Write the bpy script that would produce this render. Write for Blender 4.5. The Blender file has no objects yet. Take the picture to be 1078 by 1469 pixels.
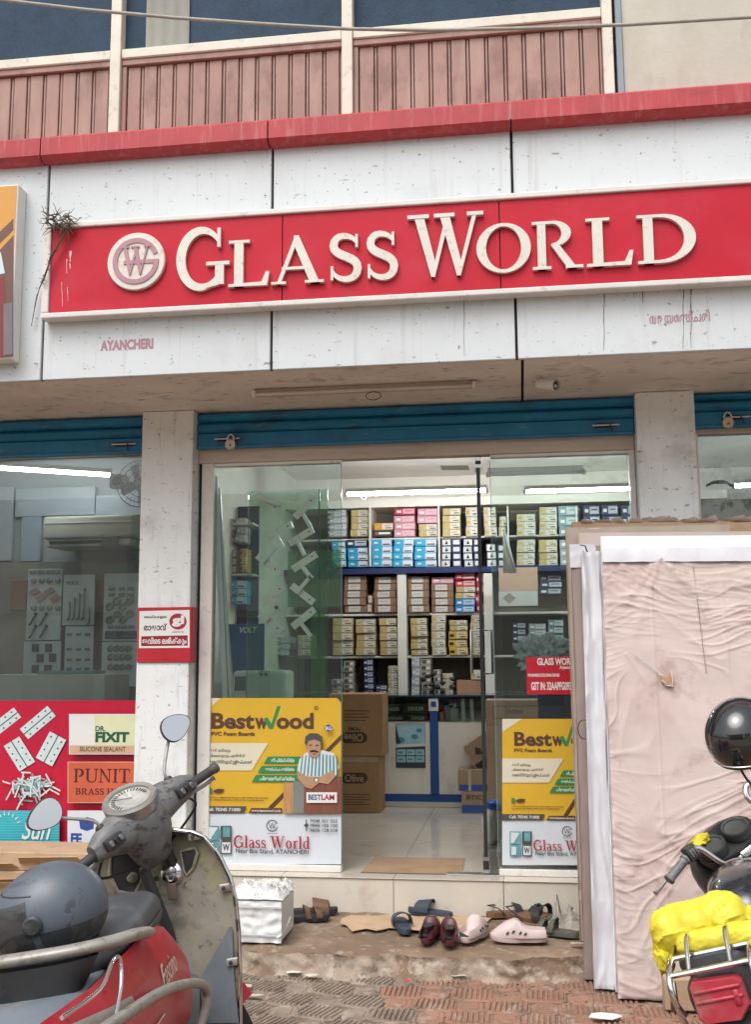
import bpy, bmesh, math, random
from mathutils import Vector, Matrix
random.seed(7)
sc = bpy.context.scene
COL = sc.collection
R = math.radians
# ------------------------------------------------------------------ camera
CAM = Vector((0.0, -6.2, 1.5984)); FPX = 1500.0
_p, _y, _r = R(8.069), R(7.787), R(-0.375)
_fw = Vector((-math.sin(_y)*math.cos(_p), math.cos(_y)*math.cos(_p), math.sin(_p)))
_rt = Vector((math.cos(_y), math.sin(_y), 0)); _up = _rt.cross(_fw)
_rr = math.cos(_r)*_rt + math.sin(_r)*_up; _uu = -math.sin(_r)*_rt + math.cos(_r)*_up
cd = bpy.data.cameras.new('camera'); cam = bpy.data.objects.new('camera', cd); COL.objects.link(cam)
cam.matrix_world = Matrix(((_rr.x, _uu.x, -_fw.x, CAM.x), (_rr.y, _uu.y, -_fw.y, CAM.y), (_rr.z, _uu.z, -_fw.z, CAM.z), (0, 0, 0, 1)))
cd.sensor_fit = 'HORIZONTAL'; cd.sensor_width = 36.0; cd.lens = 36.0*FPX/1078.0
cd.clip_start = 0.05; cd.clip_end = 600.0
sc.camera = cam
# ------------------------------------------------------------------ sky, sun, exposure (overcast day)
SUN_EL, SUN_AZ = R(58), R(200)          # azimuth measured from +Y clockwise; the sun stands behind the camera
w = bpy.data.worlds.new('World'); sc.world = w; w.use_nodes = True
nt = w.node_tree; bg = nt.nodes['Background']
sky = nt.nodes.new('ShaderNodeTexSky'); sky.sky_type = 'NISHITA'; sky.sun_disc = False
sky.sun_elevation = SUN_EL; sky.sun_rotation = SUN_AZ; sky.air_density = 1.0; sky.dust_density = 5.0; sky.ozone_density = 0.6
hs = nt.nodes.new('ShaderNodeHueSaturation'); hs.inputs['Saturation'].default_value = 0.28   # cloud cover
nt.links.new(sky.outputs[0], hs.inputs['Color']); nt.links.new(hs.outputs[0], bg.inputs['Color'])
bg.inputs['Strength'].default_value = 0.15
sd = bpy.data.lights.new('sun', 'SUN'); sd.energy = 0.7; sd.angle = R(50); sd.color = (1.0, 0.98, 0.95)
so = bpy.data.objects.new('sun', sd); COL.objects.link(so)
_d = Vector((math.sin(SUN_AZ)*math.cos(SUN_EL), math.cos(SUN_AZ)*math.cos(SUN_EL), math.sin(SUN_EL)))
so.rotation_euler = _d.to_track_quat('Z', 'Y').to_euler(); so.location = (0, -8, 12)
vs = sc.view_settings; vs.view_transform = 'Standard'; vs.look = 'None'; vs.gamma = 1.0; vs.use_curve_mapping = False
vs.exposure = 0.6
cy = sc.cycles
cy.max_bounces = 8; cy.diffuse_bounces = 4; cy.glossy_bounces = 4; cy.transmission_bounces = 6; cy.transparent_max_bounces = 16
cy.use_denoising = True; cy.sample_clamp_indirect = 6.0; cy.caustics_reflective = False; cy.caustics_refractive = False

# ------------------------------------------------------------------ pixel <-> place helpers (real depth planes)
def ray(px, py): return (px-539.0)/FPX*_rr - (py-734.5)/FPX*_uu + _fw
def P(px, py, Y=0.0):
    d = ray(px, py); return CAM + d*((Y-CAM.y)/d.y)
def PZ(px, py, Z):
    d = ray(px, py); return CAM + d*((Z-CAM.z)/d.z)
def RY(x0, y0, x1, y1, Y):           # pixel box -> X0,X1,Z0,Z1 on the plane Y
    cx, cyy = (x0+x1)/2, (y0+y1)/2
    return P(x0, cyy, Y).x, P(x1, cyy, Y).x, P(cx, y1, Y).z, P(cx, y0, Y).z

# ------------------------------------------------------------------ mesh builder
class MB:
    def __init__(s): s.v = []; s.f = []
    def add(s, v, f):
        o = len(s.v); s.v += [Vector(a) for a in v]; s.f += [tuple(i+o for i in q) for q in f]; return s
    def box(s, x0, x1, y0, y1, z0, z1):
        return s.add([(x0,y0,z0),(x1,y0,z0),(x1,y1,z0),(x0,y1,z0),(x0,y0,z1),(x1,y0,z1),(x1,y1,z1),(x0,y1,z1)],
                     [(3,2,1,0),(4,5,6,7),(0,1,5,4),(1,2,6,5),(2,3,7,6),(3,0,4,7)])
    def rbox(s, x0, x1, y0, y1, z0, z1, r=0.005, seg=1):
        r = min(r, .49*min(abs(x1-x0), abs(y1-y0), abs(z1-z0)))
        b = bmesh.new(); bmesh.ops.create_cube(b, size=1.0)
        for q in b.verts:
            q.co = Vector(((x0+x1)/2+q.co.x*(x1-x0), (y0+y1)/2+q.co.y*(y1-y0), (z0+z1)/2+q.co.z*(z1-z0)))
        bmesh.ops.bevel(b, geom=b.edges[:], offset=r, segments=seg, profile=.5, affect='EDGES')
        s.bm(b); return s
    def bm(s, b, M=None):
        b.verts.index_update(); o = len(s.v)
        s.v += [(M @ q.co if M else q.co.copy()) for q in b.verts]
        s.f += [tuple(l.index+o for l in f.verts) for f in b.faces]; b.free(); return s
    def obox(s, c, ux, uy, uz):         # centre and three half-axis vectors
        c, ux, uy, uz = map(Vector, (c, ux, uy, uz)); v = []
        for k in (-1, 1):
            for (i, j) in ((-1,-1),(1,-1),(1,1),(-1,1)): v.append(c+ux*i+uy*j+uz*k)
        return s.add(v, [(3,2,1,0),(4,5,6,7),(0,1,5,4),(1,2,6,5),(2,3,7,6),(3,0,4,7)])
    def prism(s, poly, d):              # closed outline (3D points) pushed along d
        d = Vector(d); n = len(poly); a = [Vector(p) for p in poly]
        return s.add(a+[p+d for p in a], [tuple(range(n)), tuple(range(2*n-1, n-1, -1))]+[(i, i+n, (i+1)%n+n, (i+1)%n) for i in range(n)])
    def loft(s, rings, cap=True, closed=True):
        n = len(rings[0]); v = []; f = []
        for r_ in rings: v += [Vector(p) for p in r_]
        m = n if closed else n-1
        for i in range(len(rings)-1):
            for j in range(m):
                f.append((i*n+j, i*n+(j+1)%n, (i+1)*n+(j+1)%n, (i+1)*n+j))
        if cap and closed: f.append(tuple(range(n-1, -1, -1))); f.append(tuple((len(rings)-1)*n+j for j in range(n)))
        return s.add(v, f)
    def tube(s, path, r, n=8, closed=False, flat=1.0, cap=True):
        p = [Vector(a) for a in path]; m = len(p); rad = r if isinstance(r, (list, tuple)) else [r]*m
        tg = []
        for i in range(m):
            a = p[(i-1) % m] if (closed or i) else p[0]; b = p[(i+1) % m] if (closed or i < m-1) else p[-1]
            t = b-a; tg.append(t.normalized() if t.length > 1e-9 else Vector((0,0,1)))
        u = tg[0].cross(Vector((0,0,1)));
        if u.length < .05: u = tg[0].cross(Vector((1,0,0)))
        u.normalize(); rings = []
        for i in range(m):
            u = (u-tg[i]*u.dot(tg[i])).normalized(); vv = tg[i].cross(u)
            rings.append([p[i]+(u*math.cos(2*math.pi*k/n)+vv*math.sin(2*math.pi*k/n)*flat)*rad[i] for k in range(n)])
        if closed: rings.append(rings[0])
        return s.loft(rings, cap=cap and not closed)
    def cyl(s, a, b, r, n=16): return s.tube([a, b], r, n)
    def lathe(s, prof, o=(0,0,0), ax=(0,0,1), n=20, sx=1.0, xdir=None, cap=True):   # prof = [(radius, height)]
        ax = Vector(ax).normalized(); u = Vector(xdir) if xdir else ax.orthogonal(); u = (u-ax*u.dot(ax)).normalized(); vv = ax.cross(u); o = Vector(o)
        return s.loft([[o+ax*h+(u*math.cos(2*math.pi*k/n)*sx+vv*math.sin(2*math.pi*k/n))*max(r_, 1e-4) for k in range(n)] for r_, h in prof], cap=cap)
    def grid(s, nu, nv, fn):
        v = [fn(i/nu, j/nv) for j in range(nv+1) for i in range(nu+1)]
        return s.add(v, [(j*(nu+1)+i, j*(nu+1)+i+1, (j+1)*(nu+1)+i+1, (j+1)*(nu+1)+i) for j in range(nv) for i in range(nu)])
    def xf(s, M): s.v = [M @ q for q in s.v]; return s

WM = {}                                  # world matrix of each root / part (parts sit at their root's frame)
def link(o, parent):
    COL.objects.link(o)
    if parent is not None: o.parent = parent
def build(mb, name, mat, parent=None, world=True, smooth=None, origin=None):
    me = bpy.data.meshes.new(name)
    if parent is not None:
        Mi = WM[parent].inverted() if world else Matrix.Identity(4); loc = None; vv = [Mi @ q for q in mb.v]
    else:
        if origin is None:
            xs = [q.x for q in mb.v]; ys = [q.y for q in mb.v]; zs = [q.z for q in mb.v]
            origin = Vector(((min(xs)+max(xs))/2, (min(ys)+max(ys))/2, min(zs)))
        loc = Vector(origin); vv = [q-loc for q in mb.v]
    me.from_pydata([tuple(q) for q in vv], [], mb.f); me.update()
    b = bmesh.new(); b.from_mesh(me); bmesh.ops.recalc_face_normals(b, faces=b.faces[:]); b.to_mesh(me); b.free()
    if smooth is not None:
        me.polygons.foreach_set('use_smooth', [True]*len(me.polygons)); me.set_sharp_from_angle(angle=R(smooth))
    for m_ in (mat if isinstance(mat, (list, tuple)) else [mat]): me.materials.append(m_)
    o = bpy.data.objects.new(name, me); link(o, parent)
    if loc is not None: o.location = loc; WM[o] = Matrix.Translation(loc)
    else: WM[o] = WM[parent].copy()
    return o
def tag(o, label, cat, group=None):
    o['label'] = label; o['category'] = cat
    if group: o['group'] = group
    return o
def struct(o): o['kind'] = 'structure'; return o
def thing(name, label, cat, loc=(0,0,0), rot=None, group=None):
    o = bpy.data.objects.new(name, None); o.empty_display_size = .1; COL.objects.link(o)
    M = Matrix.Translation(Vector(loc)) @ (rot if rot is not None else Matrix.Identity(4))
    o.matrix_world = M; WM[o] = M; tag(o, label, cat, group); return o

# ------------------------------------------------------------------ materials
MT = {}
def M(key, col=(.5,.5,.5), rough=.6, metal=0.0, var=.10, vs_=4.0, bump=0.0, bs=60.0, layers=(), spec=.5, coat=0.0, stretch=(1,1,1), emit=None, sheen=0, alpha=None):
    """procedural material; layers = [(colour, scale, stretch, lo, hi, strength)] noise-masked stains"""
    if key in MT: return MT[key]
    m = bpy.data.materials.new(key); m.use_nodes = True; n = m.node_tree; L = n.links.new
    b = n.nodes['Principled BSDF']
    b.inputs['Roughness'].default_value = rough; b.inputs['Metallic'].default_value = metal
    b.inputs['Specular IOR Level'].default_value = spec; b.inputs['Coat Weight'].default_value = coat
    geo = n.nodes.new('ShaderNodeNewGeometry')
    def noise(scale, st=(1,1,1), det=5.0, rg=.6):
        mp = n.nodes.new('ShaderNodeMapping'); mp.inputs['Scale'].default_value = st
        L(geo.outputs['Position'], mp.inputs['Vector'])
        t = n.nodes.new('ShaderNodeTexNoise'); t.inputs['Scale'].default_value = scale; t.inputs['Detail'].default_value = det; t.inputs['Roughness'].default_value = rg
        L(mp.outputs[0], t.inputs['Vector']); return t.outputs['Fac']
    cur = None
    if var > 0:
        rp = n.nodes.new('ShaderNodeMapRange'); rp.inputs['From Min'].default_value = .3; rp.inputs['From Max'].default_value = .7
        rp.inputs['To Min'].default_value = 1-var; rp.inputs['To Max'].default_value = 1+var
        L(noise(vs_, stretch), rp.inputs['Value'])
        vm = n.nodes.new('ShaderNodeVectorMath'); vm.operation = 'SCALE'; vm.inputs[0].default_value = col
        L(rp.outputs[0], vm.inputs['Scale']); cur = vm.outputs[0]
    for (lc, ls, lst, lo, hi, stg) in layers:
        rp = n.nodes.new('ShaderNodeMapRange'); rp.inputs['From Min'].default_value = .5+(lo-.5)*.64; rp.inputs['From Max'].default_value = .5+(hi-.5)*.64
        rp.inputs['To Max'].default_value = stg
        L(noise(ls, lst, 8.0, .65), rp.inputs['Value'])
        mx = n.nodes.new('ShaderNodeMix'); mx.data_type = 'RGBA'; L(rp.outputs[0], mx.inputs['Factor'])
        if cur is None: mx.inputs['A'].default_value = (*col, 1)
        else: L(cur, mx.inputs['A'])
        mx.inputs['B'].default_value = (*lc, 1); cur = mx.outputs['Result']
    if cur is None: b.inputs['Base Color'].default_value = (*col, 1)
    else: L(cur, b.inputs['Base Color'])
    if bump > 0:
        bp = n.nodes.new('ShaderNodeBump'); bp.inputs['Strength'].default_value = bump; bp.inputs['Distance'].default_value = .01
        L(noise(bs, stretch), bp.inputs['Height']); L(bp.outputs[0], b.inputs['Normal'])
    if emit: b.inputs['Emission Color'].default_value = (*emit[0], 1); b.inputs['Emission Strength'].default_value = emit[1]
    if sheen: b.inputs['Sheen Weight'].default_value = sheen
    MT[key] = m; return m
def glass(key, tint=(.86,.93,.90), refl=1.0, rough=0.0, haze=0.0, hazecol=(.7,.75,.75)):
    if key in MT: return MT[key]
    m = bpy.data.materials.new(key); m.use_nodes = True; n = m.node_tree; L = n.links.new; n.nodes.clear()
    out = n.nodes.new('ShaderNodeOutputMaterial'); tr = n.nodes.new('ShaderNodeBsdfTransparent'); tr.inputs[0].default_value = (*tint, 1)
    gl = n.nodes.new('ShaderNodeBsdfGlossy'); gl.inputs['Roughness'].default_value = rough; gl.inputs['Color'].default_value = (refl, refl, refl, 1)
    fr = n.nodes.new('ShaderNodeFresnel'); fr.inputs['IOR'].default_value = 1.5
    mx = n.nodes.new('ShaderNodeMixShader'); L(fr.outputs[0], mx.inputs[0]); L(tr.outputs[0], mx.inputs[1]); L(gl.outputs[0], mx.inputs[2])
    last = mx.outputs[0]
    if haze > 0:                          # dust film on the pane
        df = n.nodes.new('ShaderNodeBsdfDiffuse'); df.inputs[0].default_value = (*hazecol, 1)
        geo = n.nodes.new('ShaderNodeNewGeometry'); t = n.nodes.new('ShaderNodeTexNoise'); t.inputs['Scale'].default_value = 1.7; t.inputs['Detail'].default_value = 6
        L(geo.outputs['Position'], t.inputs['Vector']); rp = n.nodes.new('ShaderNodeMapRange'); rp.inputs['From Min'].default_value = .35; rp.inputs['From Max'].default_value = .7
        rp.inputs['To Min'].default_value = haze*.4; rp.inputs['To Max'].default_value = haze*1.5
        L(t.outputs['Fac'], rp.inputs['Value']); m2 = n.nodes.new('ShaderNodeMixShader'); L(rp.outputs[0], m2.inputs[0]); L(last, m2.inputs[1]); L(df.outputs[0], m2.inputs[2]); last = m2.outputs[0]
    L(last, out.inputs[0]); MT[key] = m; return m

# ------------------------------------------------------------------ lettering
_tc = {}
def text_mesh(body, bold=0.0, shear=0.0, spacing=1.0):
    k = (body, bold, shear, spacing)
    if k in _tc: return _tc[k]
    c = bpy.data.curves.new('lettering', 'FONT'); c.body = body; c.size = 1.0; c.offset = bold; c.shear = shear; c.resolution_u = 3; c.space_character = spacing
    o = bpy.data.objects.new('lettering', c); COL.objects.link(o)
    dg = bpy.context.evaluated_depsgraph_get()
    me = bpy.data.meshes.new_from_object(o.evaluated_get(dg))
    v = [q.co.copy() for q in me.vertices]; f = [tuple(p.vertices) for p in me.polygons]; bpy.data.meshes.remove(me)
    bpy.data.objects.remove(o); bpy.data.curves.remove(c)
    x0 = min(q.x for q in v); x1 = max(q.x for q in v); y0 = min(q.y for q in v); y1 = max(q.y for q in v)
    v = [((q.x-x0)/(x1-x0), (q.y-y0)/(y1-y0)) for q in v]; _tc[k] = (v, f); return v, f
def text_px(body, box, Y, mat, parent, bold=0.02, name='lettering', depth=0.0, shear=0.0, flip=False, spacing=1.0, turn=False):
    """flat lettering fitted to a pixel box on the plane Y (faces the street)"""
    v, f = text_mesh(body, bold, shear, spacing); X0, X1, Z0, Z1 = RY(*box, Y); mb = MB()
    if turn: vv = [(X1+(X0-X1)*a, Y, Z1+(Z0-Z1)*b) for a, b in v]
    else: vv = [(X0+(X1-X0)*a, Y, Z0+(Z1-Z0)*b) for a, b in v]
    mb.add(vv, f)
    if depth: mb.add([(x, Y-depth, z) for x, y, z in vv], f)
    return build(mb, name, mat, parent)
def poly_px(pts, Y, mat, parent, name='print', t=.0008):
    mb = MB(); mb.prism([P(x, y, Y) for x, y in pts], (0, t, 0)); return build(mb, name, mat, parent)
def rect_px(x0, y0, x1, y1, Y, mat, parent, name='print', t=.0008):
    X0, X1, Z0, Z1 = RY(x0, y0, x1, y1, Y); mb = MB().box(X0, X1, Y, Y+t, Z0, Z1); return build(mb, name, mat, parent)

# ---- a small set of serif letters drawn as broad-nib strokes (unit cap height)
def _bez(p0, p1, p2, p3, n=10):
    return [tuple((1-t)**3*a+3*(1-t)**2*t*b+3*(1-t)*t*t*c+t**3*d for a, b, c, d in zip(p0, p1, p2, p3)) for t in [i/n for i in range(n+1)]]
def _strip(out, inn): return ('s', out, inn)
def _arc(cx, cy, rx, ry, a0, a1, n=20): return [(cx+rx*math.cos(R(a0+(a1-a0)*i/n)), cy+ry*math.sin(R(a0+(a1-a0)*i/n))) for i in range(n+1)]
def _q(*p): return ('p', p)
def _bar(x0, y0, x1, y1): return _q((x0,y0),(x1,y0),(x1,y1),(x0,y1))
def _ring(cx, cy, rx, ry, tx, ty, a0=0, a1=360, n=36): return _strip(_arc(cx,cy,rx,ry,a0,a1,n), _arc(cx,cy,rx-tx,ry-ty,a0,a1,n))
def _stroke(pts, ws):
    o = []; i_ = []
    for k, p in enumerate(pts):
        a = pts[max(0,k-1)]; b = pts[min(len(pts)-1,k+1)]; dx, dy = b[0]-a[0], b[1]-a[1]; l = math.hypot(dx,dy) or 1
        w_ = ws(k/(len(pts)-1))/2; o.append((p[0]-dy/l*w_, p[1]+dx/l*w_)); i_.append((p[0]+dy/l*w_, p[1]-dx/l*w_))
    return _strip(o, i_)
S_, T_, F_ = .165, .07, .06
def _S(h=1.0):
    pts = _bez((.56,.80),(.50,.97),(.12,1.06),(.10,.76),9)+_bez((.10,.76),(.10,.50),(.58,.54),(.58,.26),9)[1:]+_bez((.58,.26),(.58,-.06),(.14,-.02),(.08,.22),9)[1:]
    return [_stroke(pts, lambda t: T_*.8+(S_*1.05-T_*.8)*max(0, math.sin(math.pi*t))**.8), _bar(.535,.70,.585,.98), _bar(.045,.02,.095,.32)]
GLY = {
 'L': (.74, [_bar(.10,0,.10+S_,1), _bar(0,1-F_,.38,1), _q((0,0),(.70,0),(.74,.30),(.68,.30),(.60,F_+.02),(0,F_))]),
 'A': (.98, [_q((.10,0),(.17,0),(.50,.92),(.45,1.03)), _q((.43,1.03),(.52,1.03),(.92,0),(.74,0),(.42,.86)), _bar(.20,.30,.74,.30+F_), _bar(0,0,.28,F_*.9), _bar(.64,0,1.0,F_*.9)]),
 'S': (.66, _S()),
 'G': (.95, [_stroke(_arc(.47,.5,.40,.475,38,318,30), lambda t: T_+(S_*1.05-T_)*max(0,math.sin(math.pi*min(1,t*1.02)))**1.1), _bar(.73,.06,.73+S_,.44), _bar(.56,.44-F_,1.0,.44), _bar(.765,.68,.825,1.0), _q((.55,.0),(.80,.05),(.80,.14),(.55,.08))]),
 'W': (1.42, [_q((.06,1),(.25,1),(.50,.12),(.44,-.02),(.39,-.02)), _q((.39,-.02),(.46,-.02),(.76,.92),(.69,.98)), _q((.56,1),(.75,1),(1.00,.12),(.95,-.02),(.89,-.02)), _q((.89,-.02),(.96,-.02),(1.30,1),(1.22,1)), _bar(-.06,1-F_,.36,1), _bar(.46,1-F_,.86,1), _bar(1.10,1-F_,1.42,1)]),
 'O': (1.0, [_ring(.5,.5,.5,.52,S_*1.08,T_)]),
 'D': (.98, [_bar(.10,0,.10+S_,1), _bar(0,1-F_,.40,1), _bar(0,0,.40,F_), _strip(_arc(.40,.5,.57,.50,-90,90,24), _arc(.38,.5,.57-S_*1.05,.50-F_*1.1,-90,90,24))]),
 'R': (.96, [_bar(.10,0,.10+S_,1), _bar(0,1-F_,.40,1), _bar(0,0,.36,F_), _strip(_arc(.40,.735,.36,.265,-90,90,16), _arc(.38,.735,.36-S_,.265-F_,-90,90,16)), _q((.36,.50),(.52,.50),(.86,.0),(.68,.0)), _bar(.64,0,.98,F_)]),
 'P': (.80, [_bar(.10,0,.10+S_,1), _bar(0,1-F_,.40,1), _bar(0,0,.36,F_), _strip(_arc(.40,.70,.38,.30,-90,90,16), _arc(.38,.70,.38-S_,.30-F_,-90,90,16))]),
 'B': (.82, [_bar(.10,0,.10+S_,1), _bar(0,1-F_,.40,1), _bar(0,0,.40,F_), _strip(_arc(.38,.755,.34,.245,-90,90,14), _arc(.36,.755,.34-S_,.245-F_,-90,90,14)), _strip(_arc(.40,.27,.40,.27,-90,90,14), _arc(.38,.27,.40-S_,.27-F_,-90,90,14))]),
 'U': (.95, [_q((.10,1),(.10+S_,1),(.10+S_,.28),(.10,.28)), _strip(_arc(.49,.30,.39,.32,180,360,18), _arc(.52,.30,.27,.25,180,360,18)), _bar(.80,.30,.88,1), _bar(-.02,1-F_,.38,1), _bar(.68,1-F_,1.0,1)]),
 'N': (1.0, [_bar(.14,0,.21,1), _q((.06,1),(.26,1),(.90,0),(.78,0)), _bar(.80,.02,.87,1), _bar(.02,0,.34,F_), _bar(.66,1-F_,1.0,1)]),
 'I': (.40, [_bar(.12,0,.12+S_,1), _bar(0,1-F_,.40,1), _bar(0,0,.40,F_)]),
 'T': (.82, [_bar(.33,0,.33+S_,1), _bar(0,1-F_,.82,1), _bar(.20,0,.62,F_), _bar(0,.76,.05,1), _bar(.77,.76,.82,1)]),
 'H': (.98, [_bar(.10,0,.10+S_,1), _bar(.72,0,.72+S_,1), _bar(.2,.48,.8,.48+F_), _bar(0,1-F_,.36,1), _bar(0,0,.36,F_), _bar(.62,1-F_,.98,1), _bar(.62,0,.98,F_)]),
 'E': (.78, [_bar(.10,0,.10+S_,1), _bar(0,1-F_,.70,1), _bar(0,0,.74,F_), _bar(.2,.49,.55,.49+F_), _bar(.65,.76,.70,1), _bar(.69,0,.74,.26)]),
 'l': (.36, [_bar(.10,0,.10+S_,1.02), _bar(0,.96,.2,1.02), _bar(0,0,.36,F_)]),
 'a': (.56, [_strip(_arc(.24,.19,.22,.21,0,360,20), _arc(.26,.19,.10,.15,0,360,20)), _bar(.34,.02,.34+S_,.50), _stroke(_arc(.27,.46,.18,.17,10,160,10), lambda t: T_*1.2), _bar(.4,0,.58,F_)]),
 's': (.46, [('x', _S(), .72, .66)]),
 'o': (.60, [_ring(.30,.32,.30,.34,S_,T_)]),
 'r': (.46, [_bar(.10,0,.10+S_,.62), _bar(0,.56,.2,.62), _bar(0,0,.36,F_), _stroke(_arc(.36,.42,.12,.20,150,40,8), lambda t: T_+.06*t)]),
 'd': (.64, [_strip(_arc(.28,.31,.28,.33,0,360,22), _arc(.31,.31,.16,.27,0,360,22)), _bar(.40,0,.40+S_,1.02), _bar(.32,.96,.5,1.02), _bar(.5,0,.66,F_)]),
}
def _flat(parts):
    for p in parts:
        if p[0] == 'x':
            for q in _flat(p[1]):
                yield (q[0],)+tuple([(a*p[2], b*p[3]) for a, b in lst] for lst in q[1:])
        elif p[0] == 'p': yield ('p', list(p[1]))
        else: yield p
def glyph_mesh(mb, ch, x0, z0, sx, sz, Y, depth, eps=.0004):
    for k, p in enumerate(_flat(GLY[ch][1])):
        yf = Y-depth-k*eps; yb = Y+.001
        def T(q, y): return (x0+q[0]*sx, y, z0+q[1]*sz)
        if p[0] == 'p':
            mb.prism([T(q, yf) for q in p[1]], (0, yb-yf, 0))
        else:
            o_, i_ = p[1], p[2]; n_ = len(o_)
            v = [T(q, yf) for q in o_]+[T(q, yf) for q in i_]+[T(q, yb) for q in o_]+[T(q, yb) for q in i_]
            f = []
            for j in range(n_-1):
                f += [(j, j+1, n_+j+1, n_+j), (j, 2*n_+j, 2*n_+j+1, j+1), (n_+j, n_+j+1, 3*n_+j+1, 3*n_+j)]
            f += [(0, n_, 3*n_, 2*n_), (n_-1, 3*n_-1, 4*n_-1, 2*n_-1)]
            mb.add(v, f)
def serif_px(body, box, Y, mat, parent, name='lettering', depth=.0008):
    X0, X1, Z0, Z1 = RY(*box, Y); adv = []; x = 0
    for ch in body:
        if ch == ' ': x += .38; continue
        adv.append((ch, x)); x += GLY[ch][0]+.10
    sx = (X1-X0)/(x-.10); mb = MB()
    for ch, xx in adv: glyph_mesh(mb, ch, X0+xx*sx, Z0, sx, Z1-Z0, Y, depth, .0003)
    return build(mb, name, mat, parent)
# ================================================================== materials of the place
m_fascia = M('white_composite_panel', (.60,.635,.655), .38, var=.03, vs_=2.0, layers=[((.42,.42,.41), 2.6, (1,1,1), .58, .90, .40), ((.05,.05,.05), 34, (1,1,1), .715, .76, .8), ((.07,.07,.07), 13, (1,1,2.2), .72, .80, .65), ((.36,.36,.34), 8, (3.0,1,.10), .60, .88, .45)])
m_soffit = M('beige_plaster_soffit', (.74,.68,.61), .85, var=.10, vs_=2.5, bump=.15, bs=40, layers=[((.25,.21,.18), 6, (1,1,1), .58, .78, .5), ((.08,.07,.06), 16, (.6,2,1), .68, .74, .6)])
m_pillar = M('dirty_white_paint', (.76,.79,.79), .6, var=.07, vs_=3.0, bump=.12, bs=25, layers=[((.36,.34,.30), 2.6, (1,1,1.2), .52, .78, .5), ((.13,.12,.10), 20, (1,1,1.6), .66, .73, .7), ((.30,.28,.24), 10, (2.2,2.2,.2), .6, .8, .4)])
m_cream = M('cream_frame_paint', (.66,.62,.53), .5, var=.08, vs_=6, layers=[((.35,.28,.22), 14, (1,1,1), .6, .78, .5)])
m_white = M('white_frame_paint', (.72,.70,.66), .45, var=.06, vs_=8, layers=[((.35,.30,.25), 18, (1,1,1), .62, .78, .45)])
m_header = M('pinkish_beige_wood', (.56,.47,.40), .6, var=.10, vs_=6, stretch=(.3,1,3), layers=[((.34,.27,.22), 10, (.4,1,2), .58, .8, .4)])
m_brown = M('brown_cladding', (.345,.205,.170), .62, var=.16, vs_=5, bump=.12, bs=30, stretch=(1,1,.4), layers=[((.19,.10,.08), 6, (1,1,.6), .50, .70, .6), ((.46,.33,.28), 5, (1,1,.25), .52, .76, .5)])
m_brown_d = M('brown_cladding_groove', (.20,.11,.09), .7, var=.1)
m_red_cap = M('red_coping_paint', (.40,.035,.045), .55, var=.12, vs_=6, bump=.08, bs=30, layers=[((.52,.17,.17), 22, (1.2,1,.10), .52, .78, .55), ((.16,.02,.02), 5, (.5,1,1.6), .55, .8, .45)])
m_red = M('red_sign_sheet', (.48,.004,.022), .45, spec=.3, var=.05, vs_=2, layers=[((.56,.06,.10), 1.3, (1,1,1.4), .50, .90, .45), ((.30,.01,.02), 8, (1,1,.6), .66, .78, .4)])
m_letter = M('cream_sign_letter', (.66,.63,.565), .4, var=.05, vs_=5, layers=[((.42,.35,.27), 26, (1,1,1), .62, .74, .6)])
m_mauve = M('faded_mauve_print', (.40,.21,.25), .5, var=.08, vs_=8)
m_seam = M('black_joint', (.03,.03,.03), .8, var=.0)
m_steelblue = M('blue_grey_pipe', (.22,.27,.31), .5, var=.1)
m_blue = M('blue_shutter_paint', (.012,.185,.36), .45, var=.14, vs_=7, bump=.10, bs=50, layers=[((.03,.05,.07), 5, (1,1,1.6), .56, .78, .55), ((.20,.30,.38), 16, (.5,1,2), .66, .80, .5)])
m_tile = M('cream_riser_tile', (.62,.57,.49), .25, var=.06, vs_=5, layers=[((.36,.27,.19), 6, (1,1,1), .58, .78, .35)])
m_floor = M('polished_floor_tile', (.56,.51,.44), .12, var=.05, vs_=3, layers=[((.24,.19,.14), 5, (1,1,1), .60, .8, .35)])
m_wallin = M('interior_cream_wall', (.76,.72,.65), .7, var=.05)
m_ceil = M('interior_ceiling', (.80,.77,.71), .7, var=.05)
m_mud = M('muddy_concrete', (.205,.140,.093), .9, var=.22, vs_=4, bump=.6, bs=24, layers=[((.33,.265,.205), 3.5, (1,1,1), .50, .70, .7), ((.10,.06,.04), 7, (1,1,1), .56, .75, .7), ((.42,.36,.30), 16, (1,1,1), .62, .72, .5)])
m_ground = M('road_dirt', (.32,.27,.22), .95, var=.25, vs_=2, bump=.5, bs=18)
g_shop = glass('shop_glass', (.88,.95,.92), 1.0, haze=.03)
g_left = glass('side_shop_glass', (.82,.88,.88), 1.0, haze=.05)
g_clear = glass('clear_glass', (.86,.95,.90), 1.0)
m_gedge = M('green_glass_edge', (.22,.42,.36), .2, var=.05)
m_upglass = M('dark_blue_window_net', (.022,.045,.080), .75, var=.25, vs_=6, spec=.25, layers=[((.06,.09,.125), 260, (1,1,1), .48, .6, .6)])
m_silver = M('brushed_steel', (.62,.62,.62), .28, 1.0, var=.05)
m_chrome = M('chrome', (.75,.75,.76), .12, 1.0, var=.06, layers=[((.30,.24,.18), 26, (1,1,1), .60, .75, .5)])
m_black = M('black_plastic', (.02,.02,.021), .45, var=.15)
m_tubeside = M('lit_side_tube', (.9,.9,.9), .5, var=0, emit=((.95,.98,1.0), 30.0))
m_tubelight = M('lit_tube', (.9,.9,.9), .5, var=0, emit=((.95,.98,1.0), 84.0))
m_fitting = M('white_batten', (.70,.70,.68), .4, var=.04)
m_navy = M('navy_shelf_paint', (.012,.022,.095), .4, var=.08)
m_bluestripe = M('blue_laminate', (.012,.085,.33), .35, var=.08)
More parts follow.
